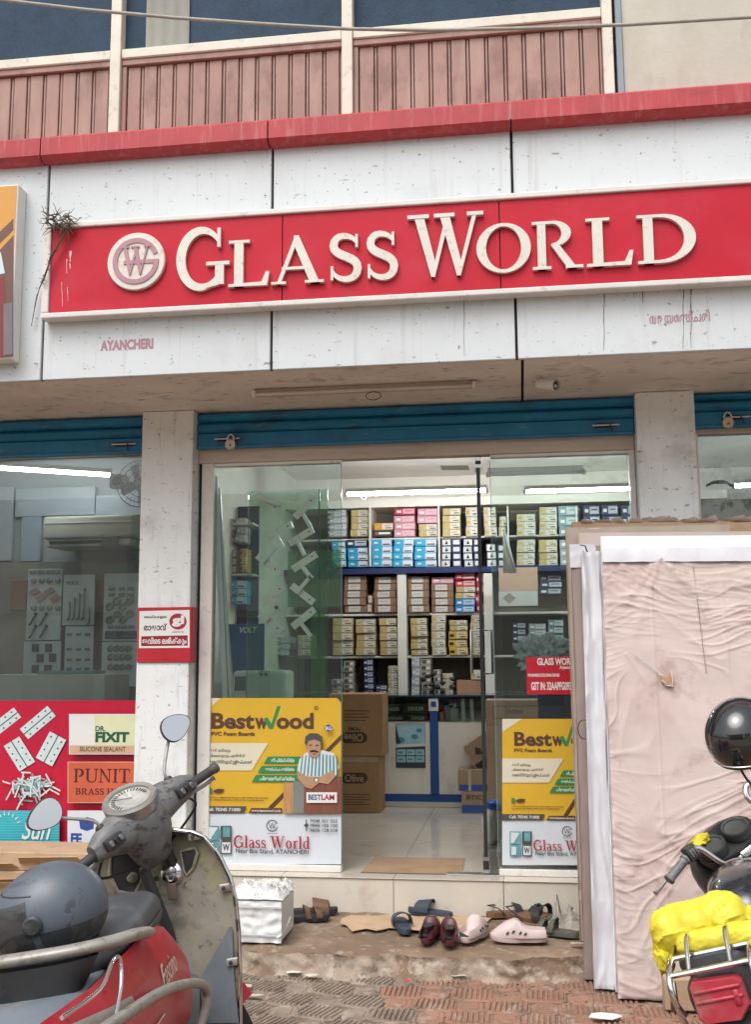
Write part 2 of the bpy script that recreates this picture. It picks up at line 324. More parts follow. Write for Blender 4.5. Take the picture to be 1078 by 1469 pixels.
m_cardboard = M('brown_cardboard', (.36,.205,.10), .85, var=.10, vs_=7, bump=.05, bs=60, layers=[((.24,.13,.06), 9, (1,1,1), .58, .78, .4)])
m_cardpale = M('pale_cardboard', (.47,.33,.21), .85, var=.10, vs_=7, layers=[((.30,.20,.12), 9, (1,1,1), .56, .78, .4)])
m_paper = M('white_paper', (.74,.74,.72), .7, var=.04)
m_ink = M('black_ink', (.012,.012,.012), .7, var=0)

# ================================================================== ground
YF = -.82; ZS = 3.165; FL = .36; YG = .14
struct(build(MB().grid(2, 2, lambda u, v: (-150+300*u, -200+400*v, 0)), 'road', m_ground))
m_bed = M('sandy_joint', (.19,.125,.09), .95, var=.25, vs_=7, bump=.5, bs=40, layers=[((.22,.16,.12), 6, (1,1,1), .5, .7, .6)])
pave = struct(build(MB().box(-6, 6, -5.2, -.62, .002, .026), 'pavement', m_bed))
def paver_mat(key, c, d): return M(key, c, .85, var=.18, vs_=5, bump=.35, bs=60, layers=[(d, 6, (1,1,1), .48, .70, .65), ((.15,.105,.075), 9, (1,1,1), .56, .70, .7), ((.46,.40,.34), 12, (1,1,1), .58, .72, .5)])
m_pvr = paver_mat('terracotta_paver', (.30,.165,.115), (.21,.135,.095)); m_pvg = paver_mat('grey_paver', (.255,.205,.16), (.175,.125,.09))
def octa(a, b, c, z0, z1, mb):           # bevelled octagon pad
    def ring(k, z): return [((a-k)*s1, (b-c-k*.4)*s2, z) if sw else ((a-c-k*.4)*s1, (b-k)*s2, z) for s1, s2, sw in ((1,-1,1),(1,1,1),(1,1,0),(-1,1,0),(-1,1,1),(-1,-1,1),(-1,-1,0),(1,-1,0))]
    mb.loft([ring(0, z0), ring(0, z1-.004), ring(.004, z1)])
def paver_mesh(kind):
    mb = MB()
    def ridge(x0, x1, y0, y1, sh, z0, z1, vert):
        e = .003
        if vert: q = [(x0+sh,y0),(x1+sh,y0),(x1-sh,y1),(x0-sh,y1)]; p = [(x0+e+sh,y0+e),(x1-e+sh,y0+e),(x1-e-sh,y1-e),(x0+e-sh,y1-e)]
        else: q = [(x0,y0),(x1,y0),(x1,y1),(x0,y1)]; p = [(x0+e,y0+e*.6),(x1-e,y0+e*.6),(x1-e,y1-e*.6),(x0+e,y1-e*.6)]
        mb.add([(a, b, z0) for a, b in q]+[(a, b, z1) for a, b in p], [(4,5,6,7),(0,1,5,4),(1,2,6,5),(2,3,7,6),(3,0,4,7)])
    if kind == 0:
        octa(.106, .086, .030, 0, .0125, mb)
        for k in range(8):
            x = -.084+k*.024; hl = .072 if 0 < k < 7 else .056
            ridge(x-.0085, x+.0085, -hl, hl, -.001, .0126, .0215, True)
    else:
        octa(.062, .084, .034, 0, .0115, mb)
        for k in range(6):
            y = -.056+k*.0225; hw = .040 if 0 < k < 5 else .030
            ridge(-hw, hw, y-.007, y+.007, 0, .0116, .0165, False)
    return mb
pv_src = {}
for kind in (0, 1):
    for mi, mm in ((0, m_pvr), (1, m_pvg)):
        mb = paver_mesh(kind); me = bpy.data.meshes.new('paver'); me.from_pydata([tuple(q) for q in mb.v], [], mb.f); me.materials.append(mm); pv_src[kind, mi] = me
pl = pave.location
for j in range(11):
    for i in range(-9, 8):
        for kind in (0, 1):
            x = i*.335+(j % 2)*.1675+(kind*.1675) - .10; y = -.80-j*.172
            if not -2.0 < x < 1.45: continue
            o = bpy.data.objects.new('paver', pv_src[kind, 1 if x+random.uniform(-.12,.12) < -.62 else 0]); link(o, pave)
            o.location = Vector((x+random.uniform(-.003,.003), y+random.uniform(-.003,.003), .0212+random.uniform(-.002,.004)))-pl
            o.rotation_euler = (random.uniform(-.02,.02), random.uniform(-.02,.02), random.uniform(-.03,.03)-(R(20) if x < -.75 and kind == 0 else 0))
# muddy concrete ledge in front of the shop
from mathutils import noise as _n
def ledge_y(x): return -.76+.10*(_n.noise((x*1.3, 0, 3)))+.045*_n.noise((x*5, 1, 3))+.02*_n.noise((x*17, 1, 5))+.08*max(0, min(1, (x+.4)/1.0))
def ledge_n(x, y, z): return .010*_n.noise((x*7, y*7, z*9))+.007*_n.noise((x*22, y*22, z*22))
def ledge(u, v):
    x = -6+10.5*u; yf = ledge_y(x); y = .02+(yf-.02)*v; z = .166-.016*v-.014*max(0, (v-.9)/.1)**2
    return (x, y, z+ledge_n(x, y, z))
def ledge_f(u, v):
    x = -6+10.5*u; yf = ledge_y(x); z = .136-.132*v; n_ = ledge_n(x, yf, z)
    return (x, yf-.012-.05*v*v-.03*abs(_n.noise((x*9, z*16, 2)))-n_*1.5, (.136+ledge_n(x, yf, .136)+.006) if v == 0 else z)
struct(build(MB().grid(420, 26, ledge), 'muddy_ledge', m_mud, smooth=60))
m_crumb = M('crumbling_concrete', (.36,.29,.225), .95, var=.2, vs_=6, bump=.9, bs=30, layers=[((.19,.125,.08), 4, (1,1,1), .46, .60, .85), ((.50,.44,.37), 14, (1,1,1), .54, .68, .6), ((.09,.06,.045), 10, (1,1,1), .60, .74, .7)])
struct(build(MB().grid(520, 12, ledge_f), 'ledge_front', m_crumb, smooth=60))

# ================================================================== the building
bld = thing('shop_building', 'two storey shop building with brown clad upper wall and white fascia band', 'building', (0, .5, 0))
# pillars (front faces at Y = 0)
for (a, b, c) in ((-2.332, -1.998, 'dirty white square pillar left of the entrance'), (.712, 1.05, 'dirty white square pillar behind the stack of sheets')):
    o = build(MB().rbox(a, b, 0, .42, .17, ZS-.002, .008, 2), 'pillar', m_pillar, bld); o['label'] = c
for (a, b) in ((-6.2, -5.85), (3.75, 4.1)):
    build(MB().rbox(a, b, 0, .42, .17, ZS-.002, .008, 2), 'pillar', m_pillar, bld)
# soffit in two slabs with a dark joint, and the blocking behind the fascia
sj = P(750, 545, -.4).x
build(MB().box(-6.5, sj-.008, YF+.043, .60, ZS, ZS+.03), 'soffit_slab', m_soffit, bld)
build(MB().box(sj+.008, 4.5, YF+.043, .60, ZS, ZS+.03), 'soffit_slab', m_soffit, bld)
build(MB().box(-6.5, 4.5, YF+.06, .60, ZS+.034, 4.40), 'fascia_core', m_seam, bld)
fas = build(MB().box(-6.5, 4.5, YF+.030, YF+.058, ZS+.002, 4.42), 'fascia_backing', m_seam, bld)
seams = [-6.5]+[P(x, y, YF).x for x, y in ((-262, 400), (64.5, 400), (390, 400), (739, 400), (1096, 400))]+[4.5]
for a, b in zip(seams[:-1], seams[1:]):
    build(MB().rbox(a+.007, b-.007, YF, YF+.029, ZS-.004, 4.44, .004), 'panel', m_fascia, fas)
# red coping on top, in lengths
cap = build(MB().box(-6.5, 4.5, YF-.01, YF+.3, 4.445, 4.50), 'coping_core', m_seam, bld)
cs = [-6.5]+[P(x, 200, YF-.07).x for x in (-262, 60, 385, 734, 1096)]+[4.5]
for a, b in zip(cs[:-1], cs[1:]):
    mb = MB(); prof = [(YF-.055, 4.43), (YF-.085, 4.455), (YF-.085, 4.555), (YF-.07, 4.57), (YF+.30, 4.60), (YF+.30, 4.43)]
    mb.prism([(a+.004, y, z) for y, z in prof], (b-a-.008, 0, 0)); build(mb, 'coping_length', m_red_cap, cap)
# upper storey wall
YW = -.60
Z_s0 = P(430, 73, YW).z; Z_s1 = P(430, 51, YW).z; ZT = 6.3; ZB = 4.4
build(MB().box(-6.5, 4.5, YW+.10, YW+.4, ZB, ZT), 'upper_wall', m_brown_d, bld)
m_cw = M('cream_plaster', (.50,.48,.415), .8, var=.08, vs_=1.5, bump=.2, bs=30, layers=[((.42,.38,.31), 1.6, (1,1,.7), .5, .75, .6), ((.30,.27,.22), 8, (1,1,.3), .62, .8, .35)])
X_pipe0 = P(884.5, 80, YW).x; X_pipe1 = P(893, 80, YW).x
build(MB().box(X_pipe1+.004, 4.5, YW-.02, YW+.09, ZB, ZT), 'cream_wall', m_cw, bld)
build(MB().box(X_pipe0, X_pipe1, YW-.035, YW+.08, ZB, ZT), 'downpipe', m_steelblue, bld)
mull = [(-140, -124), (160, 175), (491.5, 507), (866, 881)]
mx = [(P(a, 100, YW).x, P(b, 100, YW).x) for a, b in mull]
for a, b in mx: build(MB().rbox(a, b, YW-.03, YW+.09, ZB, ZT, .004), 'mullion', m_cream, bld)
mx = [(-6.5, -6.4)]+mx
for (a0, a1), (b0, b1) in zip(mx[:-1], mx[1:]):
    build(MB().rbox(a1+.001, b0-.001, YW-.02, YW+.085, Z_s0+.035, Z_s1, .006), 'window_sill', m_cream, bld)
    pn = build(MB().box(a1+.001, b0-.001, YW+.04, YW+.052, Z_s1+.001, ZT), 'window_pane', m_upglass, bld)
    bay = build(MB().box(a1+.001, b0-.001, YW+.055, YW+.09, ZB, Z_s0+.030), 'cladding_backing', m_brown_d, bld)
    build(MB().rbox(a1+.002, b0-.002, YW-.008, YW+.05, Z_s0-.004, Z_s0+.033, .004), 'top_trim', m_brown, bay)
    build(MB().rbox(a1+.002, a1+.030, YW+.0, YW+.05, ZB, Z_s0-.006, .004), 'side_trim', m_brown, bay)
    n = max(2, round((b0-a1)/.1075)); pw = (b0-a1-.034)/n
    for k in range(n):
        xa = a1+.032+k*pw
        build(MB().rbox(xa+.004, xa+pw-.020, YW+.012, YW+.052, ZB, Z_s0-.008, .003), 'plank', m_brown, bay)
        build(MB().rbox(xa+pw-.015, xa+pw-.001, YW+.018, YW+.052, ZB, Z_s0-.008, .003), 'bead', m_brown, bay)
cur = build(MB().grid(14, 2, lambda u, v: (P(210+62*u, 30, YW+.03).x, YW+.028-.008*math.sin(u*22), Z_s1+.004+(ZT-Z_s1)*v)), 'curtain', M('pale_curtain', (.30,.30,.27), .9, var=.1), bld, smooth=60)

# plinth with riser tiles, shop floor, interior shell
struct(build(MB().box(-6.5, 4.5, .014, 4.6, .03, FL-.012), 'plinth_core', m_seam))
fl = struct(build(MB().box(-6.5, 4.5, .01, 4.6, FL-.011, FL-.006), 'shop_floor', m_seam))
xs_ = [-6.5, P(-60,1280).x, P(195,1280).x, P(404,1280).x, P(565,1280).x, P(723,1280).x, P(881,1280).x, 1.4, 2.1, 4.5]
for a, b in zip(xs_[:-1], xs_[1:]): build(MB().rbox(a+.0015, b-.0015, -.002, .0135, .15, FL-.008, .002), 'riser_tile', m_tile, fl)
ys_ = [-.012, .62, 1.23, 1.84, 2.45, 3.06, 4.6]
for a, b in zip(xs_[2:-1], xs_[3:]):
    for c, d in zip(ys_[:-1], ys_[1:]): build(MB().rbox(a+.001, b-.001, c+.001, d-.001, FL-.005, FL, .0015), 'floor_tile', m_floor, fl)
struct(build(MB().box(-6.5, -2.28, .03, 2.2, FL-.005, FL), 'side_shop_floor', m_floor))
struct(build(MB().box(-6.5, 4.5, .61, 4.6, 3.42, 3.46), 'shop_ceiling', m_ceil))
struct(build(MB().box(-2.27, 4.5, 4.10, 4.16, FL+.001, 3.418), 'back_wall', m_wallin))
struct(build(MB().box(-6.5, -2.28, 1.72, 1.80, FL+.001, 3.418), 'side_shop_back_wall', M('grey_shop_wall', (.42,.43,.44), .7, var=.05)))
struct(build(MB().box(-2.275, -2.225, .43, 4.09, FL+.001, 3.418), 'partition_wall', m_wallin))
struct(build(MB().box(-6.6, -6.52, .05, 4.6, FL+.001, 3.418), 'far_left_wall', m_wallin))
struct(build(MB().box(4.42, 4.5, .05, 4.6, FL+.001, 3.418), 'far_right_wall', m_wallin))
struct(build(MB().box(-6.5, 4.5, .602, .66, ZS+.002, 3.415), 'lintel', m_wallin))

# ================================================================== red signboard
sg = thing('signboard', 'long red signboard with raised cream serif letters and round emblem', 'signboard', P(560, 440, YF-.06))
YS = YF-.075
xl = P(62, 386, YS).x; xr = 2.1
zt = P(570, 289, YS).z; zb = P(570, 431, YS).z
zt0 = P(570, 297, YS).z; zb0 = P(570, 423, YS).z
build(MB().box(xl+.02, xr-.02, YS+.02, YF-.001, zb+.01, zt-.01), 'box_body', m_fitting, sg)
m_frame = M('off_white_frame', (.66,.63,.60), .4, var=.05, vs_=6, layers=[((.38,.32,.28), 16, (1,1,1), .62, .78, .5)])
for nm, bx in (('frame_rail', (xl, xr, YS-.012, YF-.002, zb, zb0)), ('frame_rail', (xl, xr, YS-.012, YF-.002, zt0, zt)), ('frame_rail', (xl, xl+.042, YS-.010, YF-.003, zb0+.001, zt0-.001))):
    build(MB().rbox(*bx, .006, 2), nm, m_frame, sg)
rs = [xl+.042, P(405, 370, YS).x, P(717.5, 350, YS).x, xr]
for a, b in zip(rs[:-1], rs[1:]): build(MB().box(a+.003, b-.003, YS+.004, YS+.02, zb0+.001, zt0-.001), 'red_sheet', m_red, sg)
build(MB().box(rs[0], rs[-1], YS+.0195, YS+.021, zb0+.002, zt0-.002), 'sheet_joint', m_seam, sg)
LT = [('G',255,331,333,418),('L',330,388,347,413),('A',391,466,340,409),('S',474,520,336,405),('S',527,572,333,403),('W',586,695,307,398),('O',684,762,322,392),('R',764,836,319,388),('L',841,908,314,383),('D',914,998,308,378)]
YL = YS+.004
base = sum(P((a+b)/2, d, YL).z for _, a, b, c, d in LT if _ not in 'GO')/8.0
capS = sum(P((a+b)/2, c, YL).z-P((a+b)/2, d, YL).z for ch, a, b, c, d in LT if ch in 'LRD')/4.0
for ch, a, b, c, d in LT:
    x0, x1 = P(a, (c+d)/2, YL).x, P(b, (c+d)/2, YL).x; hh = capS*1.0
    if ch in 'GW': hh = capS*1.30
    mb = MB(); gx = [q[0] for p in _flat(GLY[ch][1]) for l in p[1:] for q in l]; g0, g1 = min(gx), max(gx)
    sx = (x1-x0)/(g1-g0); glyph_mesh(mb, ch, x0-g0*sx, base, sx, hh, YL-.002, .022, .0007)
    build(mb, 'letter', m_letter, sg)
# emblem: white disc, mauve ring open on the right, interlaced W and bar
ec = P(197, 377, YL-.002); er = (P(238, 377, YL).x-P(156, 377, YL).x)/2
em = build(MB().lathe([(er, 0), (er, .018), (er-.004, .022), (0.0, .022)], ec, (0,-1,0), 48), 'emblem_disc', m_letter, sg, smooth=40)
def strip3(mb, o_, i_, y0, y1):
    n_ = len(o_); v = [(a, y0, b) for a, b in o_]+[(a, y0, b) for a, b in i_]+[(a, y1, b) for a, b in o_]+[(a, y1, b) for a, b in i_]; f = []
    for j in range(n_-1): f += [(j, j+1, n_+j+1, n_+j), (j, 2*n_+j, 2*n_+j+1, j+1), (n_+j, n_+j+1, 3*n_+j+1, 3*n_+j)]
    mb.add(v, f+[(0, n_, 3*n_, 2*n_), (n_-1, 3*n_-1, 4*n_-1, 2*n_-1)])
mb = MB(); strip3(mb, [(ec.x+er*.80*math.cos(R(t)), ec.z+er*.80*math.sin(R(t))) for t in range(18, 361, 9)], [(ec.x+er*.64*math.cos(R(t)), ec.z+er*.64*math.sin(R(t))) for t in range(18, 361, 9)], ec.y-.028, ec.y-.021)
build(mb, 'emblem_ring', m_mauve, em)
mb = MB(); mb.box(ec.x-er*.42, ec.x+er*.80, ec.y-.0275, ec.y-.021, ec.z-er*.10, ec.z+er*.03); build(mb, 'emblem_bar', m_mauve, em)
mb = MB(); glyph_mesh(mb, 'W', ec.x-er*.50, ec.z-er*.46, er*.72, er*.98, ec.y-.0212, .0075, .0004); build(mb, 'emblem_letter', m_mauve, em)

# printed place name on the fascia
o = text_px('AYANCHERI', (144, 487, 220, 502), YF-.0015, m_mauve, None, .05); tag(o, 'mauve place name printed in capitals under the signboard, at left', 'lettering')
o = text_px('ആയ\u0d47ഞ്ചരി', (932, 446, 1019, 467), YF-.0015, m_mauve, None, .018); tag(o, 'mauve place name in curly script under the signboard, at right', 'lettering')

# drip stains and bird droppings
m_drip = M('dark_drip_stain', (.07,.065,.06), .8, var=.2, vs_=30); m_drop = M('pale_dropping', (.66,.52,.52), .8, var=.1)
def drip(x, y0, y1, w_, Y, mat, par, sd):
    rd = random.Random(sd); n_ = max(3, int((y1-y0)/7)); l = []; r_ = []
    for k in range(n_+1):
        y = y0+(y1-y0)*k/n_; ww = w_*(.35+.65*rd.random())*(1-.6*k/n_); xx = x+.5*math.sin(k*.9+sd); l.append((xx-ww, y)); r_.append((xx+ww, y))
    poly_px(l+r_[::-1], Y, mat, par, 'stain', .0004)
for i, (x, y0, y1, w_) in enumerate(((867,416,503,.9),(981,411,500,.9),(992,410,499,1.1),(923,412,434,1.2),(910,413,428,.8),(666,430,512,.5),(913,412,424,.7))): drip(x, y0, y1, w_, YF-.0012, m_drip, fas, i)
for i, (x, y0, y1, w_) in enumerate(((101,360,376,2.4),(96,372,392,1.0),(89,405,440,.7),(97,412,432,.7),(100,378,386,1.2))): drip(x, y0, y1, w_, YS+.0028, m_drop, sg, 40+i)
# poster box at the far left edge of the fascia
pb = thing('box_sign', 'shallow box sign with orange and brown print, cut by the left edge', 'sign', P(0, 515, YF-.05))
X1 = P(21, 390, YF-.10).x; Z0 = P(5, 515, YF-.10).z; Z1 = P(5, 266, YF-.10).z
build(MB().rbox(-4.6, X1, YF-.10, YF-.002, Z0, Z1, .004), 'box_body', m_fitting, pb)
m_or = M('orange_print', (.62,.30,.05), .4, var=.06); m_br = M('brown_print', (.14,.065,.05), .4, var=.08)
build(MB().box(-4.58, X1-.008, YF-.1018, YF-.1004, Z0+.008, Z1-.008), 'print_ground', m_or, pb)
def bp(pts, mat, k): poly_px(pts, YF-.1030-k*.001, mat, pb, 'print')
bp([(-90, 420), (19, 314), (19, 330), (-90, 440)], m_br, 0)
bp([(-90, 455), (19, 338), (19, 512), (-90, 518)], m_br, 1)
bp([(-40, 430), (6, 396), (8, 420), (6, 512), (-40, 514)], M('maroon_print', (.20,.02,.03), .4, var=.1), 2)
bp([(-30, 372), (1, 362), (7, 392), (-2, 394), (-30, 400)], M('pale_blue_print', (.55,.68,.70), .4, var=.1), 3)
bp([(5, 436), (18, 434), (18, 508), (5, 510)], M('dusty_violet_print', (.17,.14,.16), .4, var=.1), 4)

# dried creeper hanging from the sign corner
cr = thing('dried_creeper', 'clump of dried creeper hanging over the left corner of the red signboard', 'creeper', P(80, 325, YS-.05))
m_twig = M('dry_twig', (.11,.075,.05), .9, var=.3, vs_=30)
rnd = random.Random(3)
mb = MB()
for k in range(70):
    a = P(rnd.uniform(68, 104), rnd.uniform(308, 330), YS-rnd.uniform(.015, .05)); pts = [a]
    d = Vector((rnd.uniform(-1,1), rnd.uniform(-.4,.2), rnd.uniform(-.5,.5))).normalized()
    for q in range(4):
        d = (d+Vector((rnd.uniform(-.7,.7), rnd.uniform(-.3,.3), rnd.uniform(-.7,.6)))).normalized(); pts.append(pts[-1]+d*.022)
    mb.tube(pts, [.0028,.0026,.0022,.0016,.0010], 4)
build(mb, 'twig_clump', m_twig, cr)
mb = MB()
strand = [(100,322),(96,332),(89,342),(81,357),(73,370),(69,383),(64,397),(62,402),(57,412),(53,425),(50,440),(48,452),(45,468)]
for k in range(7):
    mb.tube([P(x+rnd.uniform(-2.2,2.2)*(1-i/14), y, (YS-.03 if y < 404 else YF-.02)-rnd.uniform(0,.012)) for i, (x, y) in enumerate(strand)], [.0035-.0022*i/12 for i in range(13)], 4)
for k in range(60):
    x, y = strand[rnd.randrange(0, 8)]; a = P(x+rnd.uniform(-3,3), y+rnd.uniform(-6,6), YS-.035)
    mb.tube([a, a+Vector((rnd.uniform(-.02,.02), -.005, rnd.uniform(-.015,.02)))], [.002,.001], 4)
build(mb, 'hanging_stem', m_twig, cr)

# overhead cable
mb = MB(); pts = [P(x, y, -1.6) for x, y in ((-900,-150),(-400,-56),(-120,-14),(0,0),(120,14),(250,26),(380,35),(500,42),(620,44),(760,41),(900,36),(1078,25),(1220,14),(1600,-28),(2100,-110))]
mb.tube(pts, .0085, 8); tag(build(mb, 'overhead_cable', M('grey_cable', (.33,.31,.28), .6, var=.15, vs_=20), smooth=60), 'thick grey cable sagging across the upper windows', 'cable')

# unlit batten under the soffit, with its hanging wire loop
bt = thing('batten_light', 'unlit tube batten fixed under the soffit above the shop entrance', 'light fitting', P(525, 557, -.45))
a = P(364, 566, -.40); b = P(684, 551, -.40)
build(MB().rbox(a.x, b.x, -.42, -.385, ZS-.042, ZS-.001, .006, 2), 'batten', M('dusty_batten', (.50,.43,.36), .6, var=.12, vs_=9), bt)
build(MB().cyl((a.x+.02, -.435, ZS-.035), (b.x-.02, -.435, ZS-.035), .011, 12), 'tube', M('dusty_tube', (.58,.53,.46), .35, var=.1), bt, smooth=50)
for x in (a.x+.012, b.x-.012): build(MB().rbox(x-.011, x+.011, -.450, -.4205, ZS-.052, ZS-.012, .004), 'lamp_holder', m_fitting, bt)
c = P(536, 565, -.44); build(MB().tube([c+Vector((.045*math.cos(t), .0, -.012+.02*math.sin(t)*1.2)) for t in [i*math.pi/6 for i in range(0, 13)]], .0025, 6), 'wire_loop', m_black, bt)

# outdoor bullet camera under the soffit
def bullet_camera(name, label, pos, direction, s, parent_mat):
    t = thing(name, label, 'camera', pos); d = Vector(direction).normalized(); c = Vector(pos)
    build(MB().lathe([(.026*s, 0), (.026*s, .012*s), (.012*s, .016*s), (.012*s, .05*s)], c, (0,0,-1), 16), 'base', parent_mat, t, smooth=40)
    q = c+Vector((0,0,-.062*s))
    body = build(MB().lathe([(.022*s, -.07*s), (.032*s, -.066*s), (.034*s, .07*s), (.031*s, .078*s)], q, d, 20), 'body', parent_mat, t, smooth=40)
    build(MB().lathe([(.0295*s, .0785*s), (.027*s, .082*s), (.0, .082*s)], q, d, 20), 'face', m_black, body, smooth=40)
    build(MB().lathe([(.013*s, .0822*s), (.010*s, .088*s), (.0, .088*s)], q+Vector((0,0,-.004*s)), d, 14), 'lens', m_silver, body)
    v_ = build(MB().lathe([(.037*s, -.04*s), (.037*s, .095*s)], q+Vector((0,0,.003*s)), d, 20, cap=False), 'shade', parent_mat, body, smooth=50)
    return t
bullet_camera('security_camera', 'white bullet security camera under the soffit right of the joint', (P(783,535,-.45).x, -.45, ZS), (.75,-.62,-.28), .82, m_fitting)
# ================================================================== shutters
def padlock(px, py, Y, s, label):
    t = thing('padlock', label, 'padlock', P(px, py, Y)); c = P(px, py, Y)
    build(MB().lathe([(.030*s, -.012*s), (.033*s, -.006*s), (.033*s, .006*s), (.030*s, .012*s)], c, (0,-1,0), 20), 'lock_body', M('old_brass', (.50,.42,.30), .4, .5, var=.2, vs_=20), t, smooth=40)
    build(MB().tube([c+Vector((.021*s*math.cos(R(a)), 0, .022*s+.040*s*max(0, math.sin(R(a)))**.8)) for a in range(0, 181, 15)], .0052*s, 8), 'shackle', m_silver, t, smooth=60)
    build(MB().lathe([(.006*s, 0), (.006*s, .002*s), (.0, .002*s)], c+Vector((0, -.0122*s, -.006*s)), (0,-1,0), 10), 'keyhole', m_black, t)
def shutter(X0, X1, zb, z1, z2, label, latches):
    t = thing('rolling_shutter', label, 'shutter', ((X0+X1)/2, .08, zb))
    zt = ZS-.003; build(MB().rbox(X0, X1, .075, .095, zb, z1, .004, 1), 'bottom_bar', m_blue, t)
    build(MB().rbox(X0, X1, .055, .0745, zb, zb+.018, .004, 1), 'bottom_lip', m_blue, t)
    def slat(za, zc):
        pr = [(.098, za+.001), (.086, za+.006), (.070, za+(zc-za)*.35), (.070, za+(zc-za)*.7), (.086, zc-.006), (.098, zc-.001), (.104, zc-.001), (.104, za+.001)]
        build(MB().prism([(X0, y, z) for y, z in pr], (X1-X0, 0, 0)), 'slat', m_blue, t, smooth=35)
    zz = z1
    h = z2-z1
    while zz < zt-.02: slat(zz, min(zz+h, zt)); zz += h
    for lx in latches:
        c = Vector((lx, .066, (zb+z1)/2+.01))
        l = build(MB().rbox(lx-.06, lx+.06, .060, .0745, c.z-.012, c.z+.014, .004), 'latch_plate', m_black, t)
        build(MB().cyl((lx-.075, .056, c.z), (lx+.085, .056, c.z), .006, 8), 'bolt', m_silver, l); build(MB().tube([(lx+.03, .055, c.z), (lx+.035, .035, c.z-.015), (lx+.04, .04, c.z-.045)], .005, 6), 'bolt_handle', m_black, l)
z1 = P(600, 611, .07).z; zb = P(600, 634, .07).z; z2 = P(600, 594, .07).z
shutter(-1.994, .706, zb, z1, z2, 'blue rolling shutter pulled up over the main shop entrance', [P(330, 630, .07).x-.02, P(868, 608, .07).x])
shutter(-5.84, -2.336, zb-.012, z1-.01, z2-.01, 'blue rolling shutter pulled up over the left shop window', [P(178, 632, .07).x])
shutter(1.054, 3.74, P(1040, 614, .07).z, P(1040, 590, .07).z, P(1040, 573, .07).z, 'blue rolling shutter pulled up over the right hand window', [P(1025, 603, .07).x+.12])
padlock(331, 638, .04, 1.05, 'round padlock hanging from the main entrance shutter')
padlock(1045, 607, .04, 1.05, 'round padlock hanging from the right hand shutter')

# ================================================================== glazing
def pane(name, label, x0, x1, z0, z1, Y, mat, cat='window', t=.008, parts=()):
    th = thing(name, label, cat, ((x0+x1)/2, Y, z0))
    build(MB().box(x0, x1, Y, Y+t, z0, z1), 'pane', mat, th)
    for (nm, bx, mm) in parts: build(MB().rbox(*bx, .003), nm, mm, th)
    return th
zh1 = P(600, 637, .12).z-.01; zh0 = P(600, 655, .12).z
fr = thing('entrance_frame', 'pinkish beige timber frame around the shop entrance glazing', 'frame', (-.65, .14, FL))
build(MB().rbox(-1.996, .708, .115, .21, zh0, ZS-.004, .004), 'header', m_header, fr)
xa, xb = P(289, 900, .12).x, P(304, 900, .12).x
build(MB().rbox(-1.974, xb, .116, .20, FL+.001, zh0-.001, .004), 'stile', m_white, fr); build(MB().box(-1.997, -1.975, .150, .19, FL+.001, zh0-.001), 'painted_shadow_gap', m_seam, fr)  # black strip stands in for the deep shade between pillar and stile
build(MB().rbox(.675, .709, .116, .20, FL+.001, zh0-.001, .004), 'stile', m_white, fr)
for x0_, x1_ in ((xb, P(490, 1000, YG).x), (P(711, 1000, YG).x, .675)):
    build(MB().rbox(x0_+.001, x1_, .116, .19, FL+.001, P(400, 1240, .12).z, .003), 'bottom_rail', m_white, fr)
    build(MB().rbox(x0_+.001, x1_, .122, .18, zh0-.022, zh0-.002, .003), 'top_bead', m_white, fr)
zg0 = P(400, 1240, .12).z
xp1 = P(490, 1000, YG).x; xp2 = P(711, 1000, YG).x
pane('fixed_glass', 'fixed glass pane left of the open door, above the yellow advert', xb+.002, xp1, zg0+.002, zh0-.024, YG, g_shop, parts=[('glass_edge', (xp1+.0005, xp1+.004, YG+.001, YG+.008, zg0+.002, zh0-.024), m_gedge)])
pane('fixed_glass', 'fixed glass pane between the open door and the right pillar', xp2, .673, zg0+.002, zh0-.024, YG, g_shop, parts=[('glass_edge', (xp2-.004, xp2-.0005, YG+.001, YG+.008, zg0+.002, zh0-.024), m_gedge)])
# frameless door leaf swung inwards, seen edge-on
dt = P(689, 655, YG); db = P(698, 1246, YG)
dx = P(692, 950, YG).x; zt_ = dt.z-.02; zb_ = FL+.012
dd = Vector((dx, YG-CAM.y, 0)).normalized()
door = thing('glass_door', 'frameless glass door swung open inwards with steel handles', 'door', (dx, YG, FL))
L_ = .90; pn_ = Vector((-dd.y, dd.x, 0))
def dbox(a, b, z0, z1, hw): return MB().obox(Vector((dx, YG, (z0+z1)/2))+dd*((a+b)/2), dd*((b-a)/2), pn_*hw, Vector((0,0,(z1-z0)/2)))
lf = build(dbox(0, L_, zb_+.005, zt_, .006), 'leaf', g_clear, door)
build(dbox(-.008, -.0005, zb_+.005, zt_, .011), 'leaf_edge', M('dark_edge_profile', (.022,.028,.026), .3, var=.1), lf)
build(dbox(L_+.0005, L_+.003, zb_+.005, zt_, .006), 'leaf_edge', m_gedge, lf)
for z0, z1 in ((zb_, zb_+.09), (zt_-.05, zt_+.012)):
    q = build(dbox(-.012, .16, z0, z1, .020), 'patch_fitting', m_silver, door)
    build(dbox(-.015, -.0125, z0+.02, z1-.02, .017), 'fitting_insert', m_black, q)
h0, h1 = P(694, 966, YG+.8).z, P(694, 904, YG+.8).z
for s in (-1, 1):
    hp = Vector((dx, YG, 0))+dd*.80
    o_ = hp+pn_*s*.070
    build(MB().tube([hp+pn_*s*.008+Vector((0,0,h0)), o_+Vector((0,0,h0)), o_+Vector((0,0,h1)), hp+pn_*s*.008+Vector((0,0,h1))], .009, 8), 'pull_handle', m_silver, door, smooth=40)
# pivot of the floor spring
tag(build(MB().rbox(P(640,1253,.1).x, P(722,1253,.1).x, .11, .19, FL+.0005, FL+.006, .002), 'floor_spring', m_silver), 'flat steel floor spring cover at the door threshold', 'door fitting')

